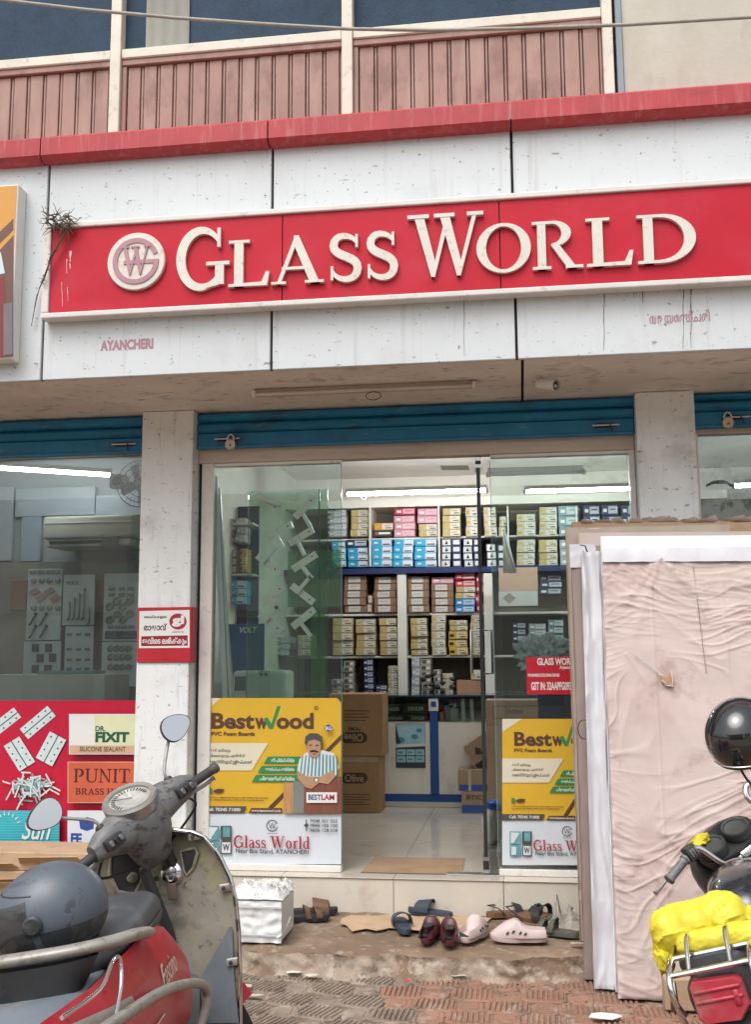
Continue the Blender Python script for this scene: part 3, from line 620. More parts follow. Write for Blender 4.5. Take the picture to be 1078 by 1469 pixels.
# left shop window and right shop window
zl1 = P(100, 655, .12).z
fl_ = thing('side_window_frame', 'cream frame of the left shop window beside the pillar', 'frame', (-4.1, .14, FL))
build(MB().rbox(-5.84, -2.336, .115, .20, zl1, ZS-.004, .004), 'header', m_header, fl_)
build(MB().rbox(-2.352, -2.3355, .118, .19, FL+.001, zl1-.001, .003), 'stile', m_gedge, fl_)
build(MB().rbox(-5.84, -2.354, .118, .19, FL+.001, FL+.10, .003), 'bottom_rail', m_white, fl_)
pane('side_window', 'large glass window of the left shop, above the red vinyl banner', -5.83, -2.353, FL+.101, zl1-.002, YG, g_left)
zr1 = P(1045, 622, .12).z
fr_ = thing('side_window_frame', 'cream frame of the right hand window behind the sheets', 'frame', (2.4, .14, FL))
build(MB().rbox(1.054, 3.74, .115, .20, zr1, ZS-.004, .004), 'header', m_header, fr_)
build(MB().rbox(1.0545, 1.078, .116, .19, FL+.001, zr1-.001, .003), 'stile', m_white, fr_)
pane('side_window', 'glass window to the right of the right pillar, above the stacked sheets', 1.079, 3.74, FL+.02, zr1-.002, YG, g_left)

# ================================================================== lights inside
def tube_light(label, a, b, lit=True, group=None, tm=None):
    a, b = Vector(a), Vector(b); t = thing('tube_light' if lit else 'batten_light', label, 'tube light', (a+b)/2, group=group)
    u = (b-a).normalized(); s = u.cross(Vector((0,0,1))).normalized()
    build(MB().obox((a+b)/2+Vector((0,0,.032)), u*((b-a).length/2), s*.018, Vector((0,0,.016))), 'batten', m_fitting, t)
    build(MB().cyl(a+u*.01, b-u*.01, .0135, 10), 'tube', (tm or m_tubelight) if lit else m_fitting, t, smooth=50)
    for q in (a, b): build(MB().obox(q, u*.012, s*.016, Vector((0,0,.017))), 'end_cap', m_fitting, t)
def tl(x0, y0, x1, y1, Y):
    a = P(x0, y0, Y); b = P(x1, y1, Y); z = (a.z+b.z)/2; return (a.x, Y, z), (b.x, Y, z)
tube_light('lit tube light above the shelves, seen through the open door', *tl(497, 707, 699, 706, 2.6))
tube_light('lit tube light above the shelves, seen through the right pane', *tl(753, 704, 925, 702, 2.6))
tube_light('short run of lit tube seen through the left pane', *tl(326, 709, 372, 712, 2.6))
a_, b_ = P(-60, 668, .75), P(160, 691, 1.32); tube_light('lit tube light inside the left shop window', (a_.x, .75, a_.z), (b_.x, 1.32, a_.z), tm=m_tubeside)
tube_light('lit tube light inside the right hand window', *tl(1052, 697, 1180, 694, 2.2))
tube_light('added white batten standing in for a batten mirrored in the right pane', *tl(700, 680, 838, 678, 1.6), lit=False)  # unlit batten added in place of a batten's reflection in the glass
bullet_camera('indoor_camera', 'small white dome of a camera below the indoor tube light', P(521, 704, 2.7), (.3,-.9,-.3), .7, m_fitting)
# ceiling slots seen through the doorway
for k, (y0, y1) in enumerate(((668, 674), (684, 689))):
    c = [PZ(632+8*k, y0, 3.418), PZ(672+8*k, y0, 3.418), PZ(674+8*k, y1, 3.418), PZ(634+8*k, y1, 3.418)]
    tag(build(MB().prism(c, (0,0,-.003)), 'ceiling_vent', M('grey_slot', (.22,.2,.18), .8, var=.3, vs_=60)), ('upper' if k == 0 else 'lower')+' small grey slot in the shop ceiling seen through the doorway', 'vent')

# ================================================================== shelves and cartons
def C8(x, y): return 460+x*.2783, 640+y*.2783
YB = 3.62
shf = thing('wall_shelves', 'cream and navy wall shelving filled with hardware cartons', 'shelves', (-.6, 3.8, 1.3))
def srect(x0, y0, x1, y1, Y0, Y1, mat, name):
    a = C8(x0, y0); b = C8(x1, y1); X0, X1, Z0, Z1 = RY(a[0], a[1], b[0], b[1], Y0); build(MB().rbox(X0, X1, Y0, Y1, Z0, Z1, .003), name, mat, shf)
srect(-750, 262, 2100, 306, 3.60, 4.09, m_wallin, 'pelmet')
srect(-750, 622, 2100, 652, 3.56, 4.05, m_navy, 'shelf_board')
srect(-750, 466, 2100, 476, 3.66, 4.05, m_wallin, 'shelf_board')
for y in (858, 1078): srect(-750, y, 2100, y+12, 3.66, 4.05, m_wallin, 'shelf_board')
srect(-750, 1284, 2100, 1296, 3.60, 4.05, m_wallin, 'shelf_board')
for x in (398, 846): srect(x, 654, x+46, 1283, 3.58, 4.05, m_wallin, 'upright')
for x in (1500, -320): srect(x, 654, x+46, 1283, 3.58, 4.05, m_wallin, 'upright')
for x in (250, 606, 964, 1320): srect(x, 308, x+9, 620, 3.58, 4.05, m_wallin, 'divider')
build(MB().box(-2.2, 2.6, 4.055, 4.09, 1.3, 3.1), 'back_panel', M('taupe_shelf_back', (.20,.17,.145), .8, var=.05), shf)
KD = {'grey': ((.38,.40,.42),(.62,.63,.62)), 'navy': ((.02,.03,.09),(.45,.47,.52)), 'beige': ((.46,.38,.20),(.66,.62,.52)), 'cream': ((.52,.48,.37),(.66,.64,.57)), 'orange': ((.60,.30,.03),(.66,.62,.55)),
      'blackred': ((.035,.03,.03),(.45,.10,.06)), 'red': ((.52,.02,.05),(.62,.42,.42)), 'pink': ((.62,.28,.34),(.70,.45,.48)), 'sky': ((.03,.36,.60),(.66,.70,.72)), 'tri': ((.07,.07,.13),(.66,.66,.66)), 'wfr': ((.04,.05,.12),(.66,.66,.66)),
      'brn': ((.24,.135,.085),(.60,.57,.52)), 'yel': ((.58,.37,.05),(.62,.55,.35)), 'blue': ((.03,.22,.50),(.50,.58,.64)), 'small': ((.40,.37,.31),(.10,.09,.08)), 'teal': ((.20,.30,.34),(.55,.60,.60)), 'tan': ((.40,.22,.13),(.50,.38,.28))}
KW = {'grey': 'grey', 'navy': 'navy blue', 'beige': 'mustard and cream', 'cream': 'cream', 'orange': 'orange and white', 'blackred': 'black', 'red': 'bright red', 'pink': 'pink', 'sky': 'sky blue and white', 'tri': 'white fronted dark', 'wfr': 'navy edged white', 'brn': 'brown, white labelled', 'yel': 'yellow', 'blue': 'mid blue', 'small': 'small patterned', 'teal': 'grey teal', 'tan': 'tan open'}
def kmat(k, i): return M('carton_%s_%d' % (k, i), KD[k][i], .6, var=.10, vs_=22)
rb = random.Random(11)
def ORD(i, n): return 'lowest' if i == 0 else 'topmost' if i == n-1 else ('second', 'third', 'fourth', 'fifth')[i-1]+' from bottom'
def carton_column(k, x0, x1, yt, yb, n, where, conv=C8, Y=YB):
    a = conv(x0, yt); b = conv(x1, yb); X0, X1, Z0, Z1 = RY(a[0], a[1], b[0], b[1], Y); h = (Z1-Z0)/n
    g = KW[k]+' cartons '+where
    for i in range(n):
        dx_ = rb.uniform(-.006, .006); dy_ = rb.uniform(0, .03); z0 = Z0+i*h; z1_ = z0+h-.0025
        c = Vector(((X0+X1)/2+dx_, Y+dy_, z0)); hw = (X1-X0)/2-.002
        t = build(MB().rbox(c.x-hw, c.x+hw, c.y, c.y+.30, z0, z1_, .003), 'carton', kmat(k, 0)); t.rotation_euler.z = rb.uniform(-.02, .02)
        tag(t, KW[k]+' carton'+('' if n == 1 else ', '+ORD(i, n))+', '+where, 'carton', g if n > 1 else None)
        def lab(u0, u1, v0, v1, m_, e=.0015):
            build(MB().box(c.x-hw+2*hw*u0, c.x-hw+2*hw*u1, c.y-e, c.y-e+.001, z0+(z1_-z0)*v0, z0+(z1_-z0)*v1), 'label', m_, t)
        m1 = kmat(k, 1)
        if k == 'sky': lab(.50, .98, .05, .92, m1); lab(.54, .90, .15, .32, m_ink, .003); lab(.12, .30, .35, .60, kmat('sky', 1), .003)
        elif k == 'tri':
            lab(.05, .95, .08, .92, m1); mb = MB(); mb.prism([(c.x-hw*.34, c.y-.0035, z0+h*.22), (c.x+hw*.34, c.y-.0035, z0+h*.22), (c.x, c.y-.0035, z0+h*.78)], (0, .001, 0)); build(mb, 'mark', m_ink, t)
        elif k == 'wfr': lab(.14, .86, .2, .86, m1)
        elif k == 'brn': lab(.18, .72, .12, .90, m1); lab(.25, .62, .5, .62, kmat('grey', 0), .003)
        elif k in ('beige', 'yel', 'cream', 'orange'): lab(.42, .96, .10, .90, m1); lab(.05, .28, .28, .62, kmat('yel', 0) if k != 'yel' else m_ink, .0022); lab(.60, .90, .22, .34, m_ink, .003); lab(.50, .80, .55, .66, kmat('tan', 0), .003)
        elif k in ('red', 'pink', 'blue', 'grey', 'navy', 'teal'): lab(.40, .95, .15, .85, m1); lab(.10, .32, .3, .62, m_paper, .002); lab(.5, .85, .5, .62, kmat(k, 0), .003)
        elif k == 'small': lab(.15, .55, .2, .8, m1); lab(.62, .9, .3, .7, m_paper, .0015)
        elif k == 'blackred': lab(.12, .26, .3, .7, m1); lab(.30, .9, .35, .66, m_paper)
row = ('top shelf', 'second shelf', 'third shelf', 'fourth shelf', 'lowest shelf')
cols = [
 ('navy',35,70,325,465,4,0,'seen through the left pane'),('grey',75,135,325,465,4,0,'left of the mustard stack'),('beige',155,248,325,465,4,0,'left of first divider'),('orange',268,370,393,430,1,0,'beside the pink stack'),('blackred',268,370,431,465,1,0,'under the orange carton'),
 ('red',382,490,318,353,1,0,'lying on the pink stack'),('pink',378,488,355,465,3,0,'under the bright red carton'),('beige',505,603,398,465,2,0,'under two pink cartons'),('pink',499,605,320,396,2,0,'on mustard cartons by divider'),
 ('beige',630,725,318,465,4,0,'right of the second divider'),('cream',748,812,312,465,3,0,'just left of door edge'),('cream',843,908,312,465,3,0,'just right of door edge'),('cream',922,960,360,465,2,0,'left of the third divider'),
 ('sky',55,128,490,621,4,1,'first from the left'),('sky',140,248,520,621,3,1,'under the navy labelled carton'),('navy',128,240,480,518,1,1,'lying on a blue stack'),('sky',265,370,477,621,4,1,'right of the first divider'),('sky',375,480,477,621,4,1,'middle blue stack'),('sky',484,600,477,621,4,1,'left of the second divider'),
 ('tri',622,672,477,621,4,1,'right of the second divider'),('wfr',676,724,477,621,4,1,'between the dark ones'),('tri',735,785,477,621,4,1,'left of the door edge'),('wfr',789,830,477,621,4,1,'behind the door edge'),('tri',855,905,502,621,3,1,'right of the door edge'),('wfr',912,960,505,621,3,1,'by the third divider'),
 ('brn',120,236,668,857,5,2,'first from the left'),('brn',240,272,765,857,2,2,'between two taller stacks'),('brn',275,392,670,857,5,2,'left of the first upright'),('brn',449,560,668,857,5,2,'right of the first upright'),('brn',570,686,708,857,4,2,'under a pink carton'),('pink',570,686,672,707,1,2,'lying on brown cartons'),
 ('blue',691,796,785,857,2,2,'bottom of mixed stack'),('beige',694,798,722,784,2,2,'between red and blue ones'),('red',694,800,652,721,2,2,'top of mixed stack'),('red',803,840,660,857,4,2,'behind the door edge'),
 ('beige',60,166,885,1077,5,3,'first from the left'),('beige',180,283,925,1077,4,3,'second stack from left'),('cream',180,283,890,924,1,3,'on top of the second stack'),('beige',303,396,885,1077,5,3,'left of the first upright'),('beige',465,552,885,1077,6,3,'right of the first upright'),('cream',572,646,868,1077,5,3,'above the black fittings'),('yel',659,758,952,1077,3,3,'under mustard cartons'),('beige',661,756,895,951,2,3,'on the yellow cartons'),('cream',775,830,868,1077,5,3,'behind the pull handle'),
 ('small',115,171,1105,1283,6,4,'left end'),('navy',222,273,1098,1283,6,4,'beside the small patterned stack'),('navy',280,341,1230,1283,2,4,'beside the tall navy stack'),('cream',345,397,1130,1283,4,4,'left of the first upright'),('small',55,105,1200,1283,3,4,'behind the left glass edge'),
 ('grey',468,512,1090,1283,4,4,'right of the first upright'),('small',516,572,1095,1283,6,4,'second right of the upright'),('small',585,622,1150,1283,4,4,'third right of the upright'),('cream',630,684,1170,1283,4,4,'behind the black fittings'),('tan',700,830,1205,1283,1,4,'near the door edge'),('cream',776,832,1152,1203,1,4,'resting above the tan one'),
]
for (k, x0, x1, yt, yb, n, r_, wh) in cols: carton_column(k, x0, x1, yt, yb, n, row[r_]+', '+wh)
def C1(x, y): return 680+x*.3692, 560+y*.3692
for (k, x0, x1, yt, yb, n, wh) in [('cream',168,242,478,566,3,'top shelf, first behind the right pane'),('cream',256,326,450,566,4,'top shelf, second behind the right pane'),('teal',330,410,447,566,3,'top shelf, third behind the right pane'),('navy',425,492,443,566,3,'top shelf, near the right pillar'),('navy',498,565,443,566,3,'top shelf, beside the right pillar'),('navy',572,640,443,566,3,'top shelf, against the right pillar'),
        ('cream',168,240,578,680,4,'second shelf, first behind the right pane'),('beige',254,328,578,680,4,'second shelf, second behind the right pane'),('grey',335,420,578,680,3,'second shelf, above the sheets')]:
    carton_column(k, x0, x1, yt, yb, n, wh, C1)
def C7(x, y): return 280+x*.2996, 560+y*.2996
for (k, x0, x1, yt, yb, n, wh) in [('beige',212,245,580,715,4,'behind hanging display glass, upper'),('yel',215,245,755,865,4,'behind hanging display glass, lower'),('grey',380,450,1180,1270,3,'behind the left pane, low down'),('cream',490,550,1170,1270,3,'behind the left pane near the green sheet'),('grey',640,700,575,700,4,'at the left glass edge, upper'),('navy',632,662,570,690,5,'at the left glass edge')]:
    carton_column(k, x0, x1, yt, yb, n, wh, C7, 3.3 if x0 < 600 else 3.6)
# jumble of black fittings on the lowest shelf
rj = random.Random(5); ft = thing('loose_fittings', 'jumble of black and brown fittings on the lowest shelf', 'fittings', P(*C8(600,1283), 3.5))
for k in range(16):
    q = P(*C8(rj.uniform(520,690), rj.uniform(1160,1275)), 3.52+rj.uniform(0,.04)); s_ = rj.uniform(.015,.03)
    b = bmesh.new(); bmesh.ops.create_icosphere(b, subdivisions=1, radius=s_); build(MB().bm(b, Matrix.Translation(q) @ Matrix.Diagonal((1.3, 1, .8, 1))), 'fitting', rj.choice([m_black, M('dark_brown_plastic', (.06,.035,.025), .5), kmat('small', 0)]), ft, smooth=60)

# goods behind the right pane
for (k, x0, x1, yt, yb, n, wh) in [('navy',150,205,900,1008,4,'fourth shelf, first behind right pane'),('grey',212,280,905,1008,4,'fourth shelf, second behind right pane'),('teal',288,350,890,1008,4,'fourth shelf, third behind right pane'),('navy',255,345,715,800,3,'third shelf, behind right pane')]:
    carton_column(k, x0, x1, yt, yb-8, n, wh, C1, 3.66)
pf = thing('peach_sheet', 'peach and grey printed sheet hanging behind the right pane', 'sheet', P(744, 868, 3.3))
rect_px(716, 814, 772, 848, 3.3, M('peach_sheet_print', (.52,.33,.24), .5, var=.06), pf, 'upper_print', .002); rect_px(716, 848.2, 772, 869, 3.3, M('grey_sheet_print', (.50,.50,.49), .5, var=.06), pf, 'lower_print', .002)
c_ = P(731, 858, 3.297); build(MB().prism([c_+Vector((.06,0,0)), c_+Vector((0,0,.05)), c_-Vector((.06,0,0)), c_-Vector((0,0,.05))], (0,.001,0)), 'mark', M('taupe_print', (.30,.25,.22), .5), pf)
mb = MB(); mb.grid(8, 10, lambda u, v: P(722+20*u*(1-.75*v), 822-58*v, 2.2)+Vector((0, .03*math.sin(u*5+v*3), 0))); tag(build(mb, 'hanging_paper', m_paper, smooth=50), 'loose white paper hanging behind the right pane', 'paper')
# ================================================================== counter
def C3(x, y): return 470+x*.2505, 960+y*.2505
YC = 2.91
ct = thing('shop_counter', 'cream counter with blue strips and a glass display top', 'counter', (-.6, 3.1, FL))
def cr_(x0, y0, x1, y1, Y0, Y1, mat, name, parent=None, r=.003):
    X0, X1, Z0, Z1 = RY(x0, y0, x1, y1, Y0); return build(MB().rbox(X0, X1, Y0, Y1, Z0, Z1, r), name, mat, parent or ct)
m_lam = M('cream_laminate', (.80,.77,.70), .35, var=.05, layers=[((.40,.36,.30), 6, (1,1,1), .6, .8, .3)])
zc = lambda py: P(600, py, YC).z
XA, XB = -2.15, 1.6
build(MB().box(XA, XB, YC+.02, YC+.55, FL+.002, zc(1150)), 'plinth', m_lam, ct)
build(MB().box(XA, XB, YC+.006, YC+.55, zc(1150)+.001, zc(1139)), 'kick_strip', m_bluestripe, ct)
for a, b in ((XA, P(617.5, 1080, YC).x), (P(629.5, 1080, YC).x, XB)):
    build(MB().rbox(a, b, YC, YC+.55, zc(1139)+.001, zc(1036), .003), 'front_panel', m_lam, ct)
cr_(617.8, 1020, 629.2, 1138.6, YC-.004, YC+.5, m_bluestripe, 'blue_strip')
cr_(615, 1002, 629, 1019.8, YC-.006, YC+.1, m_lam, 'post_cap'); cr_(618.5, 1006, 626, 1014, YC-.009, YC-.006, m_bluestripe, 'cap_mark')
build(MB().box(XA, XB, YC+.40, YC+.55, zc(1036)+.002, zc(1001)), 'display_back', m_navy, ct)
build(MB().box(XA, XB, YC, YC+.39, zc(1036)+.001, zc(1036)+.006), 'display_floor', m_lam, ct)
build(MB().box(XA, XB, YC-.002, YC+.004, zc(1036)+.007, zc(1000)), 'display_glass', g_clear, ct)
build(MB().rbox(XA, XB, YC-.01, YC+.56, zc(1000)+.001, zc(997), .002), 'top_glass', M('dark_counter_top', (.03,.06,.10), .1, var=.05), ct)
dk = [(330,200,425,254,'left one'),(430,195,575,254,'right one'),(322,258,448,302,'lower left one'),(455,258,575,302,'lower right one')]
for x0, y0, x1, y1, nm in dk:
    a, b = C3(x0, y0), C3(x1, y1); X0, X1, Z0, Z1 = RY(*a, *b, YC+.05)
    t = tag(build(MB().rbox(X0, X1, YC+.05, YC+.3, max(Z0, zc(1036)+.007), Z1, .003), 'display_box', M('charcoal_carton', (.035,.037,.042), .5, var=.1)), 'charcoal carton with white lettering in the counter display, '+nm, 'carton')
    text_px('DEXLER', (*C3(x0+.22*(x1-x0), y0+.33*(y1-y0)), *C3(x1-.15*(x1-x0), y0+.68*(y1-y0))), YC+.048, m_paper, t, .03)
for x0, y0, x1, y1, c, nm in [(640,245,668,302,(.50,.36,.25),'small tan box in the counter display right of the blue strip'),(672,205,705,302,(.20,.27,.24),'dark green box in the counter display'),(705,225,748,302,(.45,.58,.50),'mint green box in the counter display')]:
    a, b = C3(x0, y0), C3(x1, y1); X0, X1, Z0, Z1 = RY(*a, *b, YC+.06); tag(build(MB().rbox(X0, X1, YC+.06, YC+.2, max(Z0, zc(1036)+.007), Z1, .003), 'display_box', M('disp_%d' % x0, c, .6)), nm, 'carton')
for x0 in (765, 815):
    p_ = [P(*C3(x0+d, y), YC+.08) for d, y in ((0, 170), (20, 168), (26, 300), (6, 302))]
    o = build(MB().prism(p_, (0, .01, 0)), 'display_strip', m_paper); tag(o, ('left' if x0 < 800 else 'right')+' upright pale strip standing in the counter display', 'strip')
# poster on the counter front
pc = thing('counter_poster', 'blue product poster with picture grid taped to the counter front', 'poster', P(589, 1101, YC-.004))
m_pb = M('pale_blue_poster', (.36,.62,.72), .4, var=.12, vs_=9); m_pd = M('dark_poster_print', (.03,.06,.08), .4, var=.1)
rect_px(568, 1038, 610.5, 1101.5, YC-.004, m_pd, pc, 'sheet')
rect_px(568.6, 1038.8, 609.8, 1068, YC-.006, m_pb, pc)
poly_px([C3(392,312), C3(412,400), C3(424,420), C3(400,430), C3(392,400)], YC-.0085, m_pd, pc)
poly_px([C3(392,430), C3(560,425), C3(560,440), C3(392,448)], YC-.0085, m_paper, pc)
text_px('LAMBER', (*C3(418,332), *C3(470,344)), YC-.0085, m_paper, pc)
for i in range(3):
    for j in range(2):
        a = C3(398+i*54, 458+j*40); rect_px(a[0], a[1], a[0]+12.3, a[1]+8.6, YC-.006, m_pb, pc); rect_px(a[0]+2, a[1]+3, a[0]+9, a[1]+5.5, YC-.0085, M('teal_print', (.10,.30,.36), .4), pc)
for (x, y, r_) in ((500, 385, 5), (525, 350, 4), (420, 405, 6)):
    q = C3(x, y); poly_px([(q[0]+r_*math.cos(t*.5), q[1]+r_*.75*math.sin(t*.5)) for t in range(12)], YC-.0085, M('deep_teal_print', (.06,.28,.42), .4), pc)
# ================================================================== cartons on the shop floor
m_cdk = M('dark_brown_ink', (.075,.035,.018), .7, var=.05)
def wcarton(name, label, x0, y0, x1, y1, Y, dep, mat=m_cardboard, base=None):
    X0, X1, Z0, Z1 = RY(x0, y0, x1, y1, Y); Z0 = base if base is not None else Z0
    t = thing(name, label, 'carton', ((X0+X1)/2, Y+dep/2, Z0)); build(MB().rbox(X0, X1, Y, Y+dep, Z0, Z1, .006, 2), 'box', mat, t)
    return t, (X0, X1, Z0, Z1)
def pill(x0, y0, x1, y1, Y, mat, parent, name='print'):
    r = (y1-y0)/2; pts = [(x1-r+r*math.cos(R(a)), (y0+y1)/2+r*math.sin(R(a))) for a in range(-90, 91, 20)]+[(x0+r+r*math.cos(R(a)), (y0+y1)/2+r*math.sin(R(a))) for a in range(90, 271, 20)]
    return poly_px(pts, Y, mat, parent, name)
YO = PZ(518, 1166, FL).y
t, bx = wcarton('printed_carton', 'lower brown printed carton beside the counter, standing on the floor', 470, 1084, 545, 1166, YO, .34, base=FL+.001)
zt_low = bx[3]
pill(490, 1108, 527.5, 1124, YO-.002, m_cdk, t); text_px('Olive', (495, 1110.5, 522, 1121.5), YO-.0035, m_cardpale, t, .01)
for k in range(5): rect_px(493, 1139+k*3.6, 531-(k % 2)*8, 1140.1+k*3.6, YO-.002, m_cdk, t)
build(MB().rbox(bx[0], bx[1]-.01, YO-.0045, YO-.001, zt_low-.05, zt_low-.003, .001), 'flap', m_cardpale, t)
t, bx = wcarton('printed_carton', 'upper brown printed carton turned upside down on another carton', 472, 995, 549.5, 1084, YO-.03, .36, base=zt_low+.001)
pill(490, 1050, 527, 1066, YO-.033, m_cdk, t); text_px('Olive', (494, 1052.5, 521, 1063.5), YO-.0345, m_cardpale, t, .01, turn=True)
text_px('PRIME', (499, 1043, 517, 1048), YO-.0325, m_cdk, t, .02, turn=True)
for k in range(4): rect_px(494, 1019+k*4.6, 530-(k % 2)*6, 1020+k*4.6, YO-.0325, m_cdk, t)
def C4(x, y): return 640+x*.2383, 920+y*.2383
YR = PZ(680, 1167, FL).y
m_cgrey = M('greyish_carton', (.38,.27,.19), .8, var=.1, vs_=8, layers=[((.24,.16,.11), 8, (1,1,1), .55, .75, .4)])
t, bx = wcarton('floor_carton', 'brown carton with blue lower print at the bottom of the right pile', *C4(95,905), *C4(300,1035), YR, .42, m_cgrey, FL+.001)
rect_px(*C4(98,985), *C4(236,1030), YR-.002, M('blue_carton_print', (.03,.09,.36), .6), t); text_px('BTIC', (*C4(125,925), *C4(220,952)), YR-.002, m_cdk, t, .02)
za = bx[3]
t, bx = wcarton('floor_carton', 'crushed carton wrapped in clear tape, middle of the right pile', *C4(75,770), *C4(330,903), YR+.01, .44, m_cgrey, za+.001)
rect_px(*C4(82,862), *C4(330,898), YR+.008, M('blue_carton_print', (.03,.09,.36), .6), t); rect_px(*C4(135,775), *C4(152,900), YR+.006, M('pale_tape', (.55,.47,.36), .3), t)
zb2 = bx[3]
# tilted open carton on top of the pile
t = thing('open_carton', 'open brown carton lying tilted on the right pile, flaps out', 'carton', P(*C4(200,768), YR+.1))
cc = P(*C4(215, 640), YR+.05); ang = R(33); ux = Vector((math.cos(ang), 0, math.sin(ang))); uz = Vector((-math.sin(ang), 0, math.cos(ang)))
build(MB().obox(cc+Vector((0,.17,0)), ux*.125, Vector((0,.16,0)), uz*.085), 'box', m_cgrey, t)
build(MB().obox(cc-ux*.13+uz*-.02, ux*.004, Vector((0,.02,0))+uz*.0, uz*.09), 'flap', m_cardpale, t)
build(MB().obox(cc+ux*.16-uz*.05+Vector((0,.08,0)), (ux*.6-uz*.5)*.07, Vector((0,.1,0)), (uz*.6+ux*.5)*.004), 'flap', m_cardpale, t)
build(MB().prism([cc+ux*a+uz*b+Vector((0,-.0015,0)) for a, b in ((-.07,-.02),(-.02,-.045),(-.01,.0),(-.045,.035))], (0,.001,0)), 'print', m_cdk, t)
t, bx = wcarton('counter_carton', 'pale carton with printed box outline standing behind the right pile', *C4(240,352), *C4(575,502), YC-.32, .30, m_cgrey)
build(MB().rbox(bx[0], bx[1], YC-.32, YC-.02, FL+.001, bx[2]-.001, .005), 'lower_half', m_cgrey, t)
for (a0, b0, a1, b1) in ((285,388,560,391),(285,464,560,467),(285,388,288,467),(360,388,363,467)): rect_px(*C4(a0,b0), *C4(a1,b1), YC-.322, m_cdk, t)
text_px('Extreme', (*C4(368,402), *C4(465,435)), YC-.322, m_cdk, t, 0, shear=.3)
t, bx = wcarton('tall_carton', 'taped tan cartons partly hidden by the wrapped sheets', *C4(560,318), *C4(800,460), 1.0, .4, m_cardpale)
build(MB().rbox(bx[0]+.01, bx[1], 1.0, 1.4, FL+.001, bx[2]-.001, .005), 'lower_half', m_cardpale, t)
for y in (355, 395, 425): rect_px(*C4(575, y), *C4(790, y+3), .998, m_cdk, t)
# white sack with blue print
def crumple(mb, c, rx, ry, rz, seed, amp=.22, n=3, flat=None):
    b = bmesh.new(); bmesh.ops.create_icosphere(b, subdivisions=n, radius=1.0)
    for q in b.verts:
        d = q.co.normalized(); k = 1+amp*(abs(_n.noise(d*2.2+Vector((seed,0,0))))*1.6-.5)+amp*.5*_n.noise(d*6+Vector((0,seed,0)))
        q.co = Vector((d.x*rx*k, d.y*ry*k, d.z*rz*k))
        if flat is not None: q.co.z = max(q.co.z, -flat)
    mb.bm(b, Matrix.Translation(Vector(c))); return mb
m_sack = M('white_woven_sack', (.62,.61,.57), .6, var=.08, bump=.15, bs=60); m_sblue = M('blue_sack_print', (.02,.12,.50), .5, var=.08)
ps = PZ(708, 1213, FL); t = thing('woven_sack', 'white sack with blue torn top on the shop floor by the glass door', 'sack', ps)
h_ = P(708, 1150, ps.y).z-FL
build(crumple(MB(), ps+Vector((.0,.05,h_*.45)), .075, .07, h_*.48, 3, .18, 3, h_*.44), 'sack_body', m_sack, t, smooth=50)
build(crumple(MB(), ps+Vector((.02,.05,h_*.90)), .07, .06, h_*.13, 8, .3), 'sack_top', m_sblue, t, smooth=50)
build(crumple(MB(), ps+Vector((.07,.06,h_*.62)), .05, .04, h_*.24, 9, .3), 'torn_liner', m_cardpale, t, smooth=50)
# corrugated cardboard door mat
q = [PZ(517,1251,FL+.004), PZ(664,1251,FL+.004), PZ(661,1231,FL+.004), PZ(523,1231,FL+.004)]
t = thing('door_mat', 'strip of corrugated cardboard used as a mat at the threshold', 'mat', (q[0]+q[1])/2)
mb = MB(); y0, y1 = q[0].y, q[2].y; x0, x1 = q[0].x, q[1].x; nx = 90
mb.grid(nx*2, 1, lambda u, v: (x0+(x1-x0)*u+(.02*v if u < .5 else -.01*v), y0+(y1-y0)*v, FL+.003+(.0035 if round(u*nx*2) % 2 else 0)+.006*max(0, u-.93)*10*v))
build(mb, 'sheet', m_cardpale, t)
tag(build(MB().box(P(715,1230,1.2).x, P(720,1230,1.2).x, .7, 1.6, FL+.001, FL+.02), 'floor_strip', m_fitting), 'pale strip lying on the floor behind the right pane', 'strip')

# ================================================================== advert sheets on the glass
m_yel = M('yellow_print', (.68,.42,.035), .35, var=.05, vs_=4); m_lt = M('pale_print', (.70,.66,.50), .4, var=.03); m_grn = M('green_print', (.03,.24,.08), .4, var=.05)
m_wp = M('bluish_white_print', (.64,.69,.74), .35, var=.03); m_dkr = M('dark_red_print', (.36,.012,.04), .4, var=.04); m_cdp = M('cocoa_print', (.10,.05,.03), .4, var=.05); m_grey_p = M('dark_grey_print', (.075,.075,.075), .4, var=.05)
m_skin = M('skin_print', (.45,.26,.16), .5, var=.10, vs_=40); m_shirt = M('white_shirt_print', (.62,.70,.70), .5, var=.05); m_stripe = M('teal_stripe_print', (.02,.20,.24), .5, var=.1); m_wood = M('wood_print', (.20,.07,.045), .5, var=.25, vs_=30, stretch=(3,1,.2)); m_tealp = M('teal_glass_print', (.12,.34,.36), .4, var=.2, vs_=20)
YA = YG-.004
